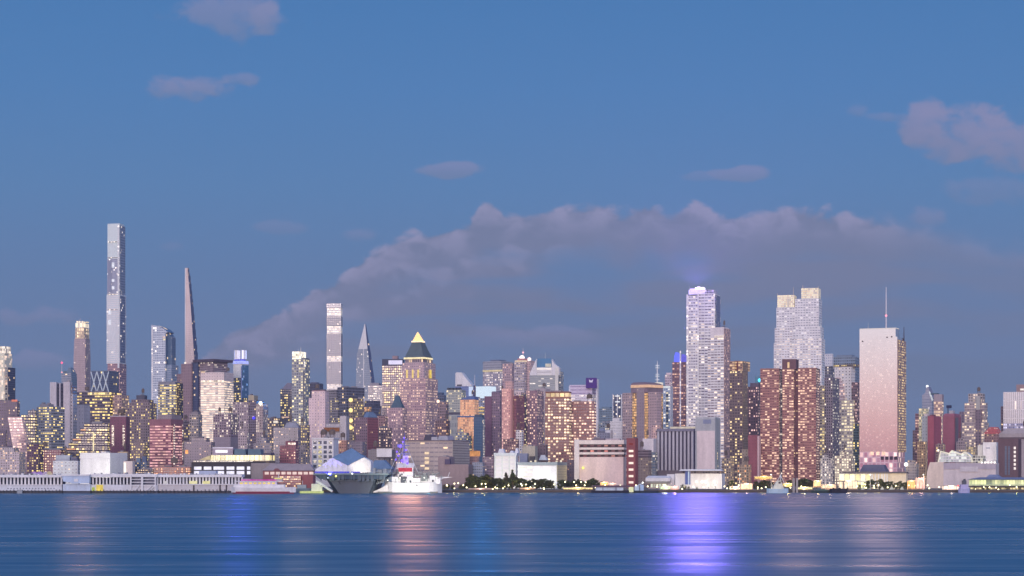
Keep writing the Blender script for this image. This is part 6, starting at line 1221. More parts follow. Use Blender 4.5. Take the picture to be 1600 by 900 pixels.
# ---- aircraft carrier seen end-on, with a pavilion on its deck
t_ = T('aircraft_carrier', 'dark grey aircraft carrier seen end on with a wide overhanging flight deck', 'warship', 1205, 540, z=0)
dk = S((58, 66, 86), .6); 
bm = bmesh.new(); Y = 1205
sec = [(0, [(514, 748), (531, 769.5), (576, 769.5), (585, 748)]), (14, [(506, 748), (522, 771), (584, 771), (592, 748)]), (48, [(506, 748), (522, 771), (584, 771), (592, 748)])]
rws = [[bm.verts.new((X_at(x, Y), Y + d, Z_at(y, Y) - (1.2 if y > 760 else 0))) for x, y in pts] for d, pts in sec]
for a, c in zip(rws, rws[1:]):
    for i in range(4): bm.faces.new((a[i], a[(i + 1) % 4], c[(i + 1) % 4], c[i]))
bm.faces.new(rws[0]); bm.faces.new(rws[-1][::-1]); bmesh.ops.recalc_face_normals(bm, faces=bm.faces)
link('hull', bm, [dk], t_.root)
t_.poly('deck_overhang', [(492, 742), (606, 742), (600, 748.4), (500, 748.4)], S((44, 66, 96)), -2, 46); t_.box('flight_deck', 490.5, 608, 739.8, 742, S((96, 110, 122)), -3, 48)
t_.box('deck_edge_light', 492, 546, 736.6, 739.2, E((86, 84, 250), .75), -1.2, .5); t_.box('deck_edge_light', 549, 563, 736.8, 739.2, E((96, 90, 250), .7), -1.2, .5)
t_.ball('lamp', 525.6, 744, .6, E((255, 236, 130), 2.0), -3.2); t_.ball('lamp', 551, 740, .55, E((250, 250, 255), 2.0), -3.2); t_.ball('lamp', 513, 746.6, .35, E((230, 240, 255), 1.6), -2.6)
for xa in (560, 566, 573, 580): t_.box('sponson', xa, xa + 4, 745.6, 752, S((70, 78, 98)), -2.6, 3)
t_.rod('anchor_chain', (528, 750), (532, 757), .2, DARK, -.3); t_.box('hull_door', 546, 549, 756, 760, S((56, 64, 84)), .4, .4)
t_.rod('hull_rail', (514, 751), (586, 751), .16, S((110, 118, 134)), -.8)
rw_ = random.Random(5); bm = bmesh.new()
for k in range(40):
    x = rw_.uniform(500, 600); bx(bm, X_at(x, 1205), X_at(x + rw_.uniform(.6, 2.6), 1205), 1205 - rw_.uniform(2.2, 3.1), 1205, Z_at(748.6 + rw_.uniform(0, 2.4), 1205), Z_at(742.6, 1205))
link('gallery_gear', bm, [S((62, 76, 96), .6)], t_.root)
bm = bmesh.new()
for k in range(30): tube(bm, (X_at(491 + k * 3.95, 1205), 1202.2, Z_at(739.8, 1205)), (X_at(491 + k * 3.95, 1205), 1202.2, Z_at(737.6, 1205)), .07, .07, 4)
tube(bm, (X_at(491, 1205), 1202.2, Z_at(737.6, 1205)), (X_at(606, 1205), 1202.2, Z_at(737.6, 1205)), .07, .07, 4)
link('deck_railing', bm, [S((120, 130, 150), .5)], t_.root)
for xa, xe, ya in ((582, 586, 731), (590, 596, 734), (598, 603, 732.6)): t_.box('deck_structure', xa, xe, ya, 739.8, S((122, 128, 144), .6), 4, 8)
t_ = T('pavilion', 'white folded tent pavilion with a blue grey pointed roof on the carrier deck', 'pavilion', 1210, 536, z=Z_at(739.8, 1210))
Y = 1210; V3 = lambda x, y, d: (X_at(x, Y), Y + d, Z_at(y, Y))
bm = bmesh.new(); q = [bm.verts.new(V3(*p)) for p in ((492.5, 739.8, 0), (492.5, 734, 0), (519, 715, 2), (543, 727.4, 0), (543, 739.8, 0))]; bm.faces.new(q)
q2 = [bm.verts.new(V3(*p)) for p in ((492.5, 739.8, 26), (492.5, 734, 26), (519, 715, 26), (543, 727.4, 26), (543, 739.8, 26))]; bm.faces.new(q2[::-1])
for i in range(5): bm.faces.new((q[i], q[(i + 1) % 5], q2[(i + 1) % 5], q2[i]))
bmesh.ops.recalc_face_normals(bm, faces=bm.faces); link('left_gable', bm, [S((214, 206, 226))], t_.root)
bm = bmesh.new(); q = [bm.verts.new(V3(*p)) for p in ((543.2, 739.8, .4), (543.2, 727.6, .4), (568, 714.6, 3), (578.4, 720.4, 5), (578.4, 738, 5))]; bm.faces.new(q)
q2 = [bm.verts.new(V3(*p)) for p in ((543.2, 739.8, 26.4), (543.2, 727.6, 26.4), (568, 714.6, 26.4), (578.4, 720.4, 26.4), (578.4, 738, 26.4))]; bm.faces.new(q2[::-1])
for i in range(5): bm.faces.new((q[i], q[(i + 1) % 5], q2[(i + 1) % 5], q2[i]))
bmesh.ops.recalc_face_normals(bm, faces=bm.faces); link('right_gable', bm, [S((220, 216, 206))], t_.root)
bm = bmesh.new(); L1, Vv, R1, AP, BL, BR = [bm.verts.new(V3(*p)) for p in ((518.6, 714.6, 1.6), (543.1, 727, -.3), (568.4, 714.2, 2.6), (545, 699.6, 22), (519, 714.6, 30), (568, 714.2, 30))]
bm.faces.new((L1, Vv, AP)); bm.faces.new((Vv, R1, AP)); bm.faces.new((R1, BR, AP)); bm.faces.new((BL, L1, AP)); bm.faces.new((BR, BL, AP)); bmesh.ops.recalc_face_normals(bm, faces=bm.faces)
link('roof', bm, [S((92, 118, 160))], t_.root)
for x in (503, 511, 519, 527, 535): t_.rod('seam', (x, 739), (x, 734 - (x - 492) * .68 + max(0, x - 519) * 1.2), .1, S((186, 176, 200)), -.15, .4)
flood('floodlight', 515, 740.5, 1201.5, (517, 722, 1212), 9000, (110, 100, 255), 120, .8, t_.root); flood('floodlight', 566, 738, 1203, (566, 722, 1214), 3500, (255, 246, 220), 100, .8, t_.root)
t_ = T('gangway', 'bright white diagonal gangway with a green lit landing beside the carrier', 'gangway', 1200, 505, z=0)
t_.rod('ramp', (494, 751.6), (519, 768), .75, S((236, 240, 220)), 0, 1.5); t_.box('landing', 486, 503, 756, 768, F((196, 214, 170), .6, .5, .5, (226, 246, 170), .7), 2, 5); t_.box('float', 468, 504, 767.4, 770.8, E((226, 236, 160), .7), 1, 6); t_.rod('hand_rail', (494, 749.6), (519, 766), .14, PL, -.6)  # float emits: the greenish light on it is put into its material
flood('floodlight', 500, 771, 1192, (498, 760, 1202), 1600, (220, 255, 170), 120, .5, t_.root)
t_ = T('work_boat', 'low grey blue work boat left of the green lit landing', 'boat', 1222, 476, z=0)
t_.hull('hull', 459, 488, 763, 768, 6, S((110, 124, 146)), .1, .25); t_.box('cabin', 464, 478, 757.5, 763, S((132, 142, 160)), 1.4, 3.4); t_.rod('mast', (472, 757), (472, 751), .14, PL, 3)

# ---- floodlit warship
t_ = T('warship', 'brilliantly floodlit white warship with violet mast and red lit bridge', 'warship', 1210, 640, z=0)
hw = S((226, 224, 214), .5)
t_.hull('hull', 600, 690, 755, 769, 13, hw, .12, .16, .8, 1.4); t_.poly('stern_ramp', [(578, 769.6), (606, 769.6), (606, 755.5), (598, 761), (588, 766)], hw, 3, 8)
t_.poly('bow', [(664, 757), (676, 769), (681, 757), (692, 747.6), (707, 745.6), (690, 745), (664, 746)], hw, 4.4, 4.4)
t_.box('main_deck', 612, 688, 747.6, 756, hw, 1.6, 9.8)
for xa, xe, ya, yb_, mt, d in ((612, 622, 745, 756, S((198, 198, 200)), .8), (626, 634, 746, 757, S((64, 66, 80)), .4), (636, 643, 744, 756, S((206, 204, 200)), .8), (645, 656, 747, 754, S((232, 230, 220)), .7), (658, 668, 742.6, 752, S((96, 98, 108)), .6), (671, 680, 743, 751, S((210, 208, 204)), .9)): t_.box('deckhouse', xa, xe, ya, yb_, mt, d, 6)
for x, y in ((616, 753), (640, 751), (650, 756), (675, 750)): t_.box('hatch', x, x + 2.4, y, y + 3, S((52, 56, 70)), .2, .4)
t_.box('bridge', 621, 645, 730.4, 745, F((222, 190, 196), .9, .5, .5, (255, 120, 140), .9, glass=(120, 90, 104)), 2.4, 8); t_.box('red_band', 622, 643.6, 731, 737, E((244, 92, 116), .7, .8), 1.9, .5); t_.box('bridge_top', 620, 646, 723.6, 730.4, E((232, 226, 255), .75, .5), 3, 6)  # bridge top emits by itself, the white light on it put in as glow
t_.box('funnel', 629, 637, 712, 723.6, E((170, 150, 255), 1.5, .6), 3.4, 4); t_.poly('tripod_leg', [(611, 746), (614, 746), (628, 706), (626.4, 706)], S((104, 100, 134)), 4, 1.2)  # funnel glows by itself in place of the violet light around the mast
t_.rod('mast', (630, 724), (631.6, 676), .7, S((86, 76, 150)), 5, None, .18); t_.rod('yard', (623, 696), (639, 696), .25, S((90, 84, 160)), 5); t_.rod('yard', (625, 686), (637, 686), .22, S((90, 84, 160)), 5); t_.rod('stay', (631, 690), (655, 744), .12, S((170, 168, 190)), 5); t_.rod('stay', (630, 690), (604, 746), .12, S((150, 150, 180)), 5)
t_.box('radar', 620, 628, 694, 699, S((96, 90, 170)), 4.4, 1.6); t_.box('platform', 624, 640, 708.4, 710, S((96, 88, 150)), 3.4, 4)
for x, y, r in ((628, 720, 1.0), (634, 716, .7), (622, 712, .6), (618, 718, .5), (636, 724, .8), (629, 690, .5), (625, 697, .9), (619.6, 705.6, .55), (631, 684, .5), (634, 703, .6)): t_.ball('violet_lamp', x, y, r, E((126, 96, 255), 1.9), 3.4)
for x, y, d in ((648, 745, 1.8), (660, 742, 2.4), (674, 743, 2.2)):
    g_ = t_.box('gun_turret', x, x + 6, y - 3, y, S((150, 152, 160)), d + 1, 4); t_.rod('gun_barrel', (x + 5, y - 2), (x + 12, y - 4.6), .22, S((140, 142, 150)), d + 2.4)
for k in range(7): t_.ball('porthole', 612 + k * 9, 762.4, .28, S((60, 62, 74)), 1.6)
t_.box('waterline', 590, 684, 768.2, 770.6, S((84, 84, 92)), 1.2, 10)
for k in range(5): t_.ball('deck_lamp', 606 + k * 19, 746.4 - (k == 0) * -4, .35, E((255, 250, 236), 3.0), .4)
for x in (590, 598, 650, 662, 684): t_.rod('rail_post', (x, 752), (x, 747), .1, PL, 1.2)
t_.rod('bow_flagpole', (699, 746), (702, 738), .14, PL, 6)
flood('floodlight', 600, 770.4, 1188, (608, 762, 1208), 5200, (255, 252, 236), 120, .6, t_.root); flood('floodlight', 636, 770.4, 1186, (636, 757, 1208), 12000, (255, 252, 236), 130, .6, t_.root); flood('floodlight', 668, 770.4, 1188, (672, 756, 1208), 7000, (255, 252, 236), 120, .6, t_.root); flood('mast_lamp', 632, 721, 1205, (631, 690, 1215), 2600, (110, 80, 255), 60, .5, t_.root)
flood('mast_river_spot', 632, 712, 1200, (634, 880, 420), 2.2e4, (255, 180, 140), 60, 9, t_.root)  # added spot off the mast, makes the orange column on the river
rw_ = random.Random(12)
for (xa, xe, ya, yb_, n_, tone) in ((606, 690, 743, 748, 26, (96, 98, 110)), (610, 682, 748, 757, 24, (150, 150, 156)), (598, 650, 736, 746, 18, (58, 62, 78)), (646, 690, 738, 745, 18, (84, 86, 100))):
    for k in range(n_):
        bm = bmesh.new(); x = rw_.uniform(xa, xe); y = rw_.uniform(ya, yb_); wd, hh = rw_.uniform(.8, 3.6), rw_.uniform(.8, 3.0)
        d0_ = 1210 - rw_.uniform(.3, 1.2) + (2 if yb_ < 750 else 1.4)
        if k % 3 == 0: tube(bm, (X_at(x, 1210), d0_ + 1, Z_at(y, 1210)), (X_at(x + rw_.uniform(-4, 4), 1210), d0_ + 1, Z_at(y - rw_.uniform(3, 9), 1210)), .16, .08, 5)
        else: bx(bm, X_at(x, 1210), X_at(x + wd, 1210), d0_, 1213.4, Z_at(y, 1210), Z_at(y - hh, 1210))
        link('deck_gear', bm, [S(tone, .5)], t_.root)
bm = bmesh.new()
for k in range(9): x = 588 + k * 2.6; bx(bm, X_at(x, 1210), X_at(x + 1.6, 1210), 1210.2, 1214, Z_at(757 - k * .8, 1210), Z_at(753.6 - k * 1.1, 1210))
link('boat_cradle', bm, [S((96, 104, 120), .5)], t_.root)
def jet(label, x, y, Y, s_=1.0):
    t2 = T('jet_aircraft', label, 'aircraft', Y, x, 'old jets parked by the carrier', Z_at(y, Y))
    X0, Z0 = X_at(x, Y), Z_at(y, Y) + 1.3 * s_; g_ = S((150, 156, 172), .5)
    bm = bmesh.new(); prof_ = [(-5, .15), (-4, .6), (-1, .85), (2, .85), (4.6, .5)]
    for (xa, ra), (xe, re_) in zip(prof_, prof_[1:]): tube(bm, (X0 + xa * s_, Y + 3, Z0), (X0 + xe * s_, Y + 3, Z0 + .1), ra * s_, re_ * s_, 8)
    link('fuselage', bm, [g_], t2.root, True)
    bm = bmesh.new(); bm.faces.new([bm.verts.new(p) for p in ((X0 - 1.5 * s_, Y + 2.4, Z0), (X0 + 2 * s_, Y + 2.4, Z0), (X0 + 2.6 * s_, Y - 2.2 * s_, Z0), (X0 + 1.3 * s_, Y - 2.2 * s_, Z0))]); bm.faces.new([bm.verts.new(p) for p in ((X0 - 1.5 * s_, Y + 3.6, Z0), (X0 + 2 * s_, Y + 3.6, Z0), (X0 + 2.6 * s_, Y + 8 * s_, Z0), (X0 + 1.3 * s_, Y + 8 * s_, Z0))]); bmesh.ops.solidify(bm, geom=bm.faces, thickness=.22); link('wing', bm, [g_], t2.root)
    bm = bmesh.new(); prism(bm, [(X0 + 2.6 * s_, Z0 + .5), (X0 + 4.6 * s_, Z0 + .5), (X0 + 4.9 * s_, Z0 + 2.7 * s_), (X0 + 4 * s_, Z0 + 2.7 * s_)], Y + 2.9, Y + 3.1); link('tail_fin', bm, [S((120, 128, 150))], t2.root)
    bm = bmesh.new()
    for xx in (-3, 1.2): tube(bm, (X0 + xx * s_, Y + 3, Z0 - 1.3 * s_), (X0 + xx * s_, Y + 3, Z0), .16, .16, 5)
    link('landing_gear', bm, [DARK], t2.root)
jet('grey jet parked on the quay between carrier and white warship', 597, 764, 1264, .95); jet('smaller pale jet on the carrier deck edge beside the pavilion', 590, 739.8, 1209, .62)

# ---- small craft and stalls to the right
t_ = T('house_barge', 'dark barge with a long pale blue cabin and maroon roof before the parking block', 'barge', 1236, 955, z=0)
t_.hull('hull', 924, 986, 766.4, 769.6, 7, S((46, 42, 62)), .06, .06); t_.box('cabin', 931, 974, 761.4, 766.6, S((160, 170, 206)), 1.2, 4.6); t_.box('roof', 928, 984, 758.4, 761.4, S((86, 62, 84)), .6, 5.8)
for x in (941.5, 961, 963): t_.box('cabin_post', x, x + 1.2, 761.4, 766.6, S((104, 112, 146)), .95, .3)
t_.box('lit_cabin', 983, 990, 761, 769, E((246, 244, 200), .9), 1.4, 3)
t_ = T('crane_barge', 'cluttered pale blue work barge right of the maroon roofed barge', 'barge', 1240, 1000, z=0)
t_.hull('hull', 988, 1030, 766.6, 769.8, 7, S((48, 52, 66)), .06, .06); t_.box('cabin', 992, 999, 759.6, 766.8, S((150, 166, 214)), 1.6, 3); t_.box('cabin', 1000.5, 1006, 757.4, 766.8, S((134, 156, 220)), 1.4, 3.4); t_.rod('crane_boom', (994, 760), (1006, 754.4), .3, S((170, 180, 216)), 2.4); t_.ball('lamp', 1004.6, 754, .5, E((255, 250, 240), 2.4), 2)
def stall(label, x0, x1, ya, yb_, c, p, roofc=(150, 130, 130), name='market_stall', cat='stall', Y=1266):
    s2 = T(name, label, cat, Y, (x0 + x1) / 2, 'lit stalls and bars along the quay'); n = max(2, int((x1 - x0) / 4))
    s2.box('back_wall', x0, x1, ya, yb_, E(c, p * 1.8, .8), 2.4, .4); s2.box('roof', x0 - .8, x1 + .8, ya - 1.3, ya, S(roofc), -.3, 4)
    for k in range(n + 1):
        x = x0 + (x1 - x0) * k / n; s2.box('post', x - .25, x + .25, ya, yb_, S((120, 104, 104)), 0, .3)
    d_ = bpy.data.lights.new('stall_light', 'POINT'); d_.energy = 1400 * p; d_.color = L3(c); d_.shadow_soft_size = .6
    lo = bpy.data.objects.new('stall_light', d_); COL.objects.link(lo); lo.location = (X_at((x0 + x1) / 2, Y), Y - 1.2, Z_at(ya + .6, Y)); lo.parent = s2.root; lo.matrix_parent_inverse = Matrix.Translation(-Vector(s2.root.location))
    s2.box('counter', x0, x1, yb_ - 2.2, yb_, S((120, 96, 92)), .8, .5)
for args in (('greenish white lit kiosk under the rounded grey building', 1032, 1048, 760.5, 766, (226, 250, 206), .8), ('pinkish lit kiosk left of the white shed', 1049, 1060, 761, 766, (255, 196, 186), .7), ('bright cream stall at the foot of the amber windowed tower', 1141, 1156, 761, 766.6, (255, 232, 200), 1.0), ('warm open bar with red and cream lights before the crimson slab', 1158, 1176, 756.5, 766.6, (255, 214, 170), .95), ('amber awning stall behind the small trees left of the fishing boat', 1180, 1207, 745, 750, (255, 206, 120), .8), ('yellow lit stall just right of the fishing boat mast', 1224, 1238, 756, 761, (255, 226, 130), .9), ('long cream stall under the right wing of the red brick tower', 1245, 1270, 762, 766.4, (250, 236, 170), .8), ('yellow and pink lit ticket booth below the brick tower', 1272, 1283, 752, 762, (255, 214, 150), .9), ('peach lit arcade between the ticket booth and the yellow hall', 1285, 1309, 758, 765, (255, 214, 176), .85), ('cream lit gatehouse in front of the yellow hall', 1312, 1340, 752, 765.5, (255, 230, 196), .8), ('orange lit garden bar in the gap below the terraces', 1419, 1431, 752, 765.5, (255, 190, 120), .8), ('rosy lit garden bar beside the exhibition hall', 1432, 1446, 748, 765.5, (255, 196, 176), .85), ('white and red lit shed before the exhibition hall', 1474, 1499, 760, 767, (255, 226, 206), .9), ('orange fairground stall in front of the parking block wall', 938, 950, 754.5, 761, (255, 190, 120), .8), ('pale pink stall beside the fairground stall', 952, 962, 756, 761, (255, 206, 190), .6), ('long golden promenade bar with string lights below the parking block', 880, 926, 762.5, 766.4, (255, 226, 150), .85), ('low peach promenade bar in the middle of the park', 812, 836, 763.4, 766.2, (255, 206, 150), .5), ('reddish promenade bar at the left end of the park', 732, 770, 764, 766.6, (250, 206, 200), .5)): stall(*args)
t_ = T('fishing_boat', 'pale blue fishing boat with a tall beige wheelhouse and mast', 'boat', 1225, 1215, z=0)
t_.hull('hull', 1199, 1233, 764, 769.6, 7, S((150, 170, 216)), .06, .3, .8, .5); t_.poly('wheelhouse', [(1208, 764.4), (1226, 764.4), (1223, 757), (1220.6, 751), (1215, 751), (1211, 757.6)], S((206, 184, 170)), 1.6, 3.6); t_.rod('mast', (1221, 751), (1221, 741), .22, S((230, 216, 200)), 3.4); t_.rod('boom', (1221, 743), (1210, 760), .16, S((220, 206, 196)), 3.4); t_.rod('boom', (1221, 743), (1229, 760), .16, S((220, 206, 196)), 3.4); t_.box('window', 1217, 1220.4, 752.6, 755.6, S((70, 56, 60)), 1.4, .3)
for x in (1207, 1222.6): t_.rod('davit', (x, 764), (x, 757), .25, S((180, 170, 176)), 1.2)
t_ = T('mooring_barge', 'black moored barge with gantry posts in front of the cream gatehouse', 'barge', 1232, 1312, z=0)
t_.hull('hull', 1298, 1326, 763.6, 769.4, 8, S((40, 38, 58)), .05, .05); t_.rod('gantry_post', (1308, 764), (1308, 747), .4, S((120, 100, 96)), 2); t_.rod('gantry_post', (1319, 764), (1319, 751), .4, S((120, 100, 96)), 2); t_.rod('gantry_beam', (1306, 752), (1321, 752), .3, S((120, 100, 96)), 2)
for x in (1301, 1311, 1323): t_.box('tyre_fender', x, x + 2.4, 762, 765, S((30, 30, 40)), -.5, .8)
t_ = T('tug_boat', 'small violet grey tug with a dark wheelhouse at lower right', 'boat', 1228, 1508, z=0)
t_.hull('hull', 1499, 1517, 763.6, 769.6, 6, S((150, 144, 196)), .1, .3, .8, .4); t_.box('deck_house', 1502, 1514, 757, 764, S((150, 140, 190)), 1.2, 3.4); t_.box('wheelhouse', 1505, 1511, 750.6, 757, S((74, 74, 92)), 1.6, 2.6); t_.box('funnel', 1507, 1510, 748.4, 750.6, S((50, 48, 60)), 2, 1.2); t_.ball('red_lamp', 1497.6, 759, .5, E((255, 80, 90), 2.0), 1)
t_ = T('dredging_float', 'low green black float with humps between the long cream stall and black barge', 'float', 1236, 1288, z=0)
t_.hull('hull', 1268, 1298, 766.6, 769.6, 6, S((46, 60, 66)), .2, .2); t_.poly('tarpaulin', [(1274, 766.8), (1281, 763.6), (1290, 764.4), (1296, 766.8)], S((60, 82, 84)), 1.2, 3)
t_ = T('pile_cluster', 'four tall mooring piles beside the fishing boat', 'mooring piles', 1240, 1242, z=0)
for x in (1239.6, 1241.4, 1245, 1246.6): t_.rod('pile', (x, 770), (x, 747), .3, S((150, 136, 140)), 1)
for k, x in enumerate((1349, 1379, 1394, 1410)):
    tt = T('market_tent', ['round pale tent near the yellow hall', 'small blue white pointed tent on the promenade', 'largest white pointed tent before the pilastered beige hall', 'small white pointed tent before the right end of the beige hall'][k], 'tent', 1268, x, 'white tents on the promenade'); r_ = (2.6, 2.4, 3.8, 2.8)[k]
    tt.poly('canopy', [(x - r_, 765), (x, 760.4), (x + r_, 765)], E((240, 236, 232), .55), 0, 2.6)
    for q in (-r_, r_ - .3): tt.box('pole', x + q, x + q + .3, 765, 766.6, PL, .1, .2)
for k, x in enumerate((1156, 1205, 1290, 1360, 1443)):
    tt = T('light_mast', ['light mast beside the warm open bar', 'thin dark mast just left of the fishing boat', 'light mast over the peach arcade', 'pale flagpole mast in front of the pilastered hall', 'light mast by the rosy garden bar'][k], 'light mast', 1264, x, 'tall masts along the quay')
    tt.rod('pole', (x, 766), (x, 742), .16, S((190, 180, 186)), .5); tt.ball('lamp', x, 741.6, .42, E((255, 244, 220), 3.0), .5)

# ---- promenade lamps
lamp0 = None
def lamp(x, y, label, glow):
    global lamp0
    Y = 1266 + (hash_(x) % 5)
    z = Z_at(y, Y)
    r_ = empty('street_lamp', (X_at(x, Y), Y, LAND), label, 'street lamp', 'globe lamps along the promenade')
    bm = bmesh.new(); tube(bm, (0, 0, 0), (0, 0, z - LAND - .3), .11, .08, 6); lathe(bm, (0, 0, 0), [(.25, 0), (.2, .5), (.1, .6)], 8)
    me = bpy.data.meshes.new('pole'); bm.to_mesh(me); bm.free(); me.materials.append(DARK); o = bpy.data.objects.new('pole', me); COL.objects.link(o); o.parent = r_
    bm = bmesh.new(); bmesh.ops.create_icosphere(bm, subdivisions=2, radius=.42, matrix=Matrix.Translation((0, 0, z - LAND)))
    me = bpy.data.meshes.new('globe'); bm.to_mesh(me); bm.free(); me.materials.append(E((255, 242, 190), 5.0, .1)); o = bpy.data.objects.new('globe', me); COL.objects.link(o); o.parent = r_
    if glow:
        d = bpy.data.lights.new('globe_light', 'POINT'); d.energy = glow; d.color = L3((255, 236, 140)); d.shadow_soft_size = .5
        o = bpy.data.objects.new('globe_light', d); COL.objects.link(o); o.parent = r_; o.location = (0, -.3, z - LAND + .1)
for x, y, g in ((698, 758, 300), (710, 755.6, 900), (716, 755, 900), (724, 758, 200), (752.6, 756, 900), (758.6, 756, 900), (777, 763, 150), (786, 763, 150), (795, 756, 500), (814, 756, 600), (822, 757, 500), (836, 756.4, 600), (866, 757, 200), (883, 753, 0), (897, 753, 0), (908, 753, 0), (915, 753.4, 0), (850, 764, 100), (770, 764, 100)):
    lamp(x, y, 'white globe lamp glowing among the dark park trees before the white hall' if 740 < x < 870 else 'globe lamp left of the park before the plain brown block' if x < 740 else 'faint globe lamp in the tree row under the parking block wall', g)
rl = random.Random(41)
for k in range(64):
    x = 700 + k * 14.1 + rl.uniform(-6, 6)
    if 868 < x < 876 or 1300 < x < 1326: continue
    lamp(x, rl.uniform(757.5, 763.5), 'small quay lamp before the park and white halls' if x < 900 else 'small quay lamp between the parking block and the brick tower' if x < 1290 else 'small quay lamp before the halls and ferry terminal at lower right', 800 if k % 3 == 0 else 0)
for x, y, g in ((1066, 764, 150), (1132, 760, 150), (1136, 763, 150), (1184, 764, 200), (1190, 763, 200), (1256, 764, 150), (1276, 757, 300), (1352, 757, 400), (1366, 762, 200), (1424, 756, 300), (1440, 760, 300), (1452, 763, 200), (1524, 764, 100), (1560, 764.6, 100)):
    lamp(x, y, 'globe lamp among the lit quay bars near the white shed and brick tower' if x < 1300 else 'globe lamp on the promenade before the halls at lower right', g)

# ---- trees
m_leaf, t = mat_new('leaf')
oi = t.new('ShaderNodeObjectInfo').outputs['Random']; ps = t.new('ShaderNodeNewGeometry').outputs['Random Per Island']
bs = t.new('ShaderNodeBsdfPrincipled'); cc = t.mix(ps, (.036, .060, .028), (.12, .15, .055)); t.put(bs.inputs['Base Color'], t.mix(t.m('MULTIPLY', oi, .6), cc, (.075, .060, .030))); bs.inputs['Roughness'].default_value = .7
t.l.new(bs.outputs[0], t.new('ShaderNodeOutputMaterial').inputs[0])
m_bark = S((70, 58, 56), .9)
def tree_mesh(seed, conifer):
    rng = random.Random(seed); tb = bmesh.new(); cb = bmesh.new()
    tube(tb, (0, 0, 0), (0, 0, .42), .035, .022, 7); tube(tb, (0, 0, .4), (.02, 0, .8), .022, .008, 6)
    for k in range(6):
        a = rng.uniform(0, 6.28); h = rng.uniform(.3, .6); tube(tb, (0, 0, h), (.26 * math.cos(a), .26 * math.sin(a), h + .2), .014, .005, 5)
    clumps = []
    for k in range(34):
        if conifer:
            h = rng.uniform(.14, .97); rr = (1.0 - h) * .30 * rng.uniform(.6, 1.1) ; a = rng.uniform(0, 6.28); clumps.append((rr * math.cos(a), rr * math.sin(a), h, .035 + .075 * (1 - h)))
        else:
            a = rng.uniform(0, 6.28); h = rng.uniform(.16, .93); rr = .36 * math.sqrt(max(.06, 1 - ((h - .5) / .46) ** 2)) * rng.uniform(.3, 1.0); clumps.append((rr * math.cos(a), rr * math.sin(a), h, rng.uniform(.07, .13)))
    for (x, y, z, r) in clumps:
        for q in range(34):
            d = Vector((rng.gauss(0, 1), rng.gauss(0, 1), rng.gauss(0, .8))).normalized() * r * rng.uniform(.4, 1.05); c = Vector((x, y, z)) + d
            nrm = (d.normalized() + Vector((rng.uniform(-.7, .7), rng.uniform(-.7, .7), rng.uniform(-.2, .9)))).normalized(); s1 = nrm.orthogonal().normalized(); s2 = nrm.cross(s1); sz = rng.uniform(.024, .042)
            cb.faces.new([cb.verts.new(c + s1 * a_ * sz + s2 * b_ * sz) for a_, b_ in ((-1, -.6), (1, -.7), (.8, .7), (-.9, .6))])
    tm = bpy.data.meshes.new('trunk'); tb.to_mesh(tm); tb.free(); tm.materials.append(m_bark); cmh = bpy.data.meshes.new('crown'); cb.to_mesh(cmh); cb.free(); cmh.materials.append(m_leaf)
    return tm, cmh
TM = [tree_mesh(3, False), tree_mesh(8, False), tree_mesh(21, False), tree_mesh(5, True), tree_mesh(6, True)]
def tree(x, ytop, k, label, Y=None, wide=1.0):
    Y = Y or 1276 + hash_(x * 1.7) % 14; h = Z_at(ytop, Y) - LAND
    r_ = empty('pine_tree' if k > 2 else 'park_tree', (X_at(x, Y), Y, LAND), label, 'tree', 'trees along the shore')
    r_.rotation_euler.z = hash_(x) % 628 / 100.0; r_.scale = (h * wide, h * wide, h)
    for nm, me in zip(('trunk', 'crown'), TM[k]):
        o = bpy.data.objects.new(nm, me); COL.objects.link(o); o.parent = r_
for i, (x, yt) in enumerate(((733, 748), (738, 740), (743, 743), (748, 746), (753, 744), (758, 741), (763, 742), (768, 745), (773, 748), (778, 747), (783, 746), (788, 746), (796, 746), (806, 744), (812, 747))):
    tree(x, yt, i % 3, 'dark leafy tree in the park before the pilastered white building', wide=1.25)
tree(790.6, 738, 3, 'shorter of two dark pines before the pilastered white building', 1270); tree(801, 733.6, 4, 'taller of two dark pines before the pilastered white building', 1270)
for i, (x, yt) in enumerate(((818, 748), (826, 750), (832, 747.6), (838, 749), (843, 747.4), (848, 748), (853, 747.6), (858, 749), (862, 751))): tree(x, yt, i % 3, 'dark leafy tree in front of the glowing white hall', wide=1.3)
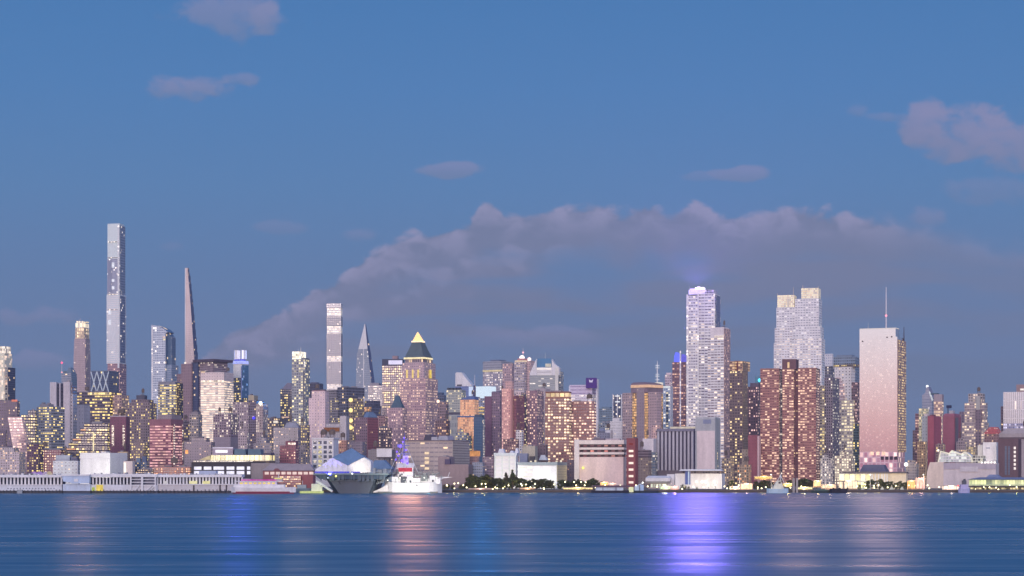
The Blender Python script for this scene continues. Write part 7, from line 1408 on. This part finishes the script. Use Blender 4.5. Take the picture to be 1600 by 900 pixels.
for i, (x, yt) in enumerate(((876, 750), (881, 749), (887, 751), (893, 752), (899, 748), (905, 748.6), (911, 752), (917, 751), (923, 748), (928, 747), (933, 750), (939, 752))): tree(x, yt, i % 3, 'dark leafy tree in the row under the blank parking block wall', wide=1.25)
for i, (x, yt) in enumerate(((694, 757), (700, 756), (707, 758), (720, 757), (727, 755))): tree(x, yt, i % 3, 'small green lit tree before the plain brown block', wide=1.3)
for i, (x, yt) in enumerate(((1066, 757), (1071, 758), (1076, 760))): tree(x, yt, i % 3, 'small brown tree under the blue banner of the white shed', 1270, 1.2)
tree(1089, 760.6, 3, 'small conifer shrub against the white shed wall', 1268, 1.6); tree(1143, 750, 0, 'small tree at the right corner of the white shed', 1270, 1.2)
for i, (x, yt) in enumerate(((1182, 752), (1188, 751), (1194, 750), (1200, 751), (1206, 753))): tree(x, yt, i % 3, 'dark tree behind the quay left of the fishing boat', 1280, 1.3)
for i, (x, yt) in enumerate(((1234, 750), (1248, 749), (1254, 747), (1260, 748), (1266, 750))): tree(x, yt, i % 3, 'dark tree at the foot of the red brick tower', 1284, 1.3)
for i, (x, yt) in enumerate(((1343, 757), (1354, 751), (1361, 748.6), (1374, 748), (1380, 750), (1386, 752), (1392, 752), (1399, 754), (1406, 751.6), (1412, 754), (1418, 750))): tree(x, yt, i % 3, 'dark tree before the pilastered beige hall', 1276, 1.25)
for i, (x, yt) in enumerate(((1524, 760), (1536, 761), (1543, 761), (1572, 761))): tree(x, yt, i % 3, 'low tree before the glass ferry terminal', 1266, 1.5)
# ------------------------------------------------------------------ evening air over the river and the city
m_haze, t = mat_new('haze')
pv = t.new('ShaderNodeVolumePrincipled'); pv.inputs['Color'].default_value = (0.76, 0.76, 0.90, 1); pv.inputs['Density'].default_value = 4.6e-5; pv.inputs['Anisotropy'].default_value = 0.2
t.l.new(pv.outputs[0], t.new('ShaderNodeOutputMaterial').inputs['Volume'])
bm = bmesh.new(); bx(bm, -4200, 4200, -300, 6000, -4.0, 480)
tag(link('haze', bm, [m_haze]), 'thin lavender evening haze', None, None, 'stuff')
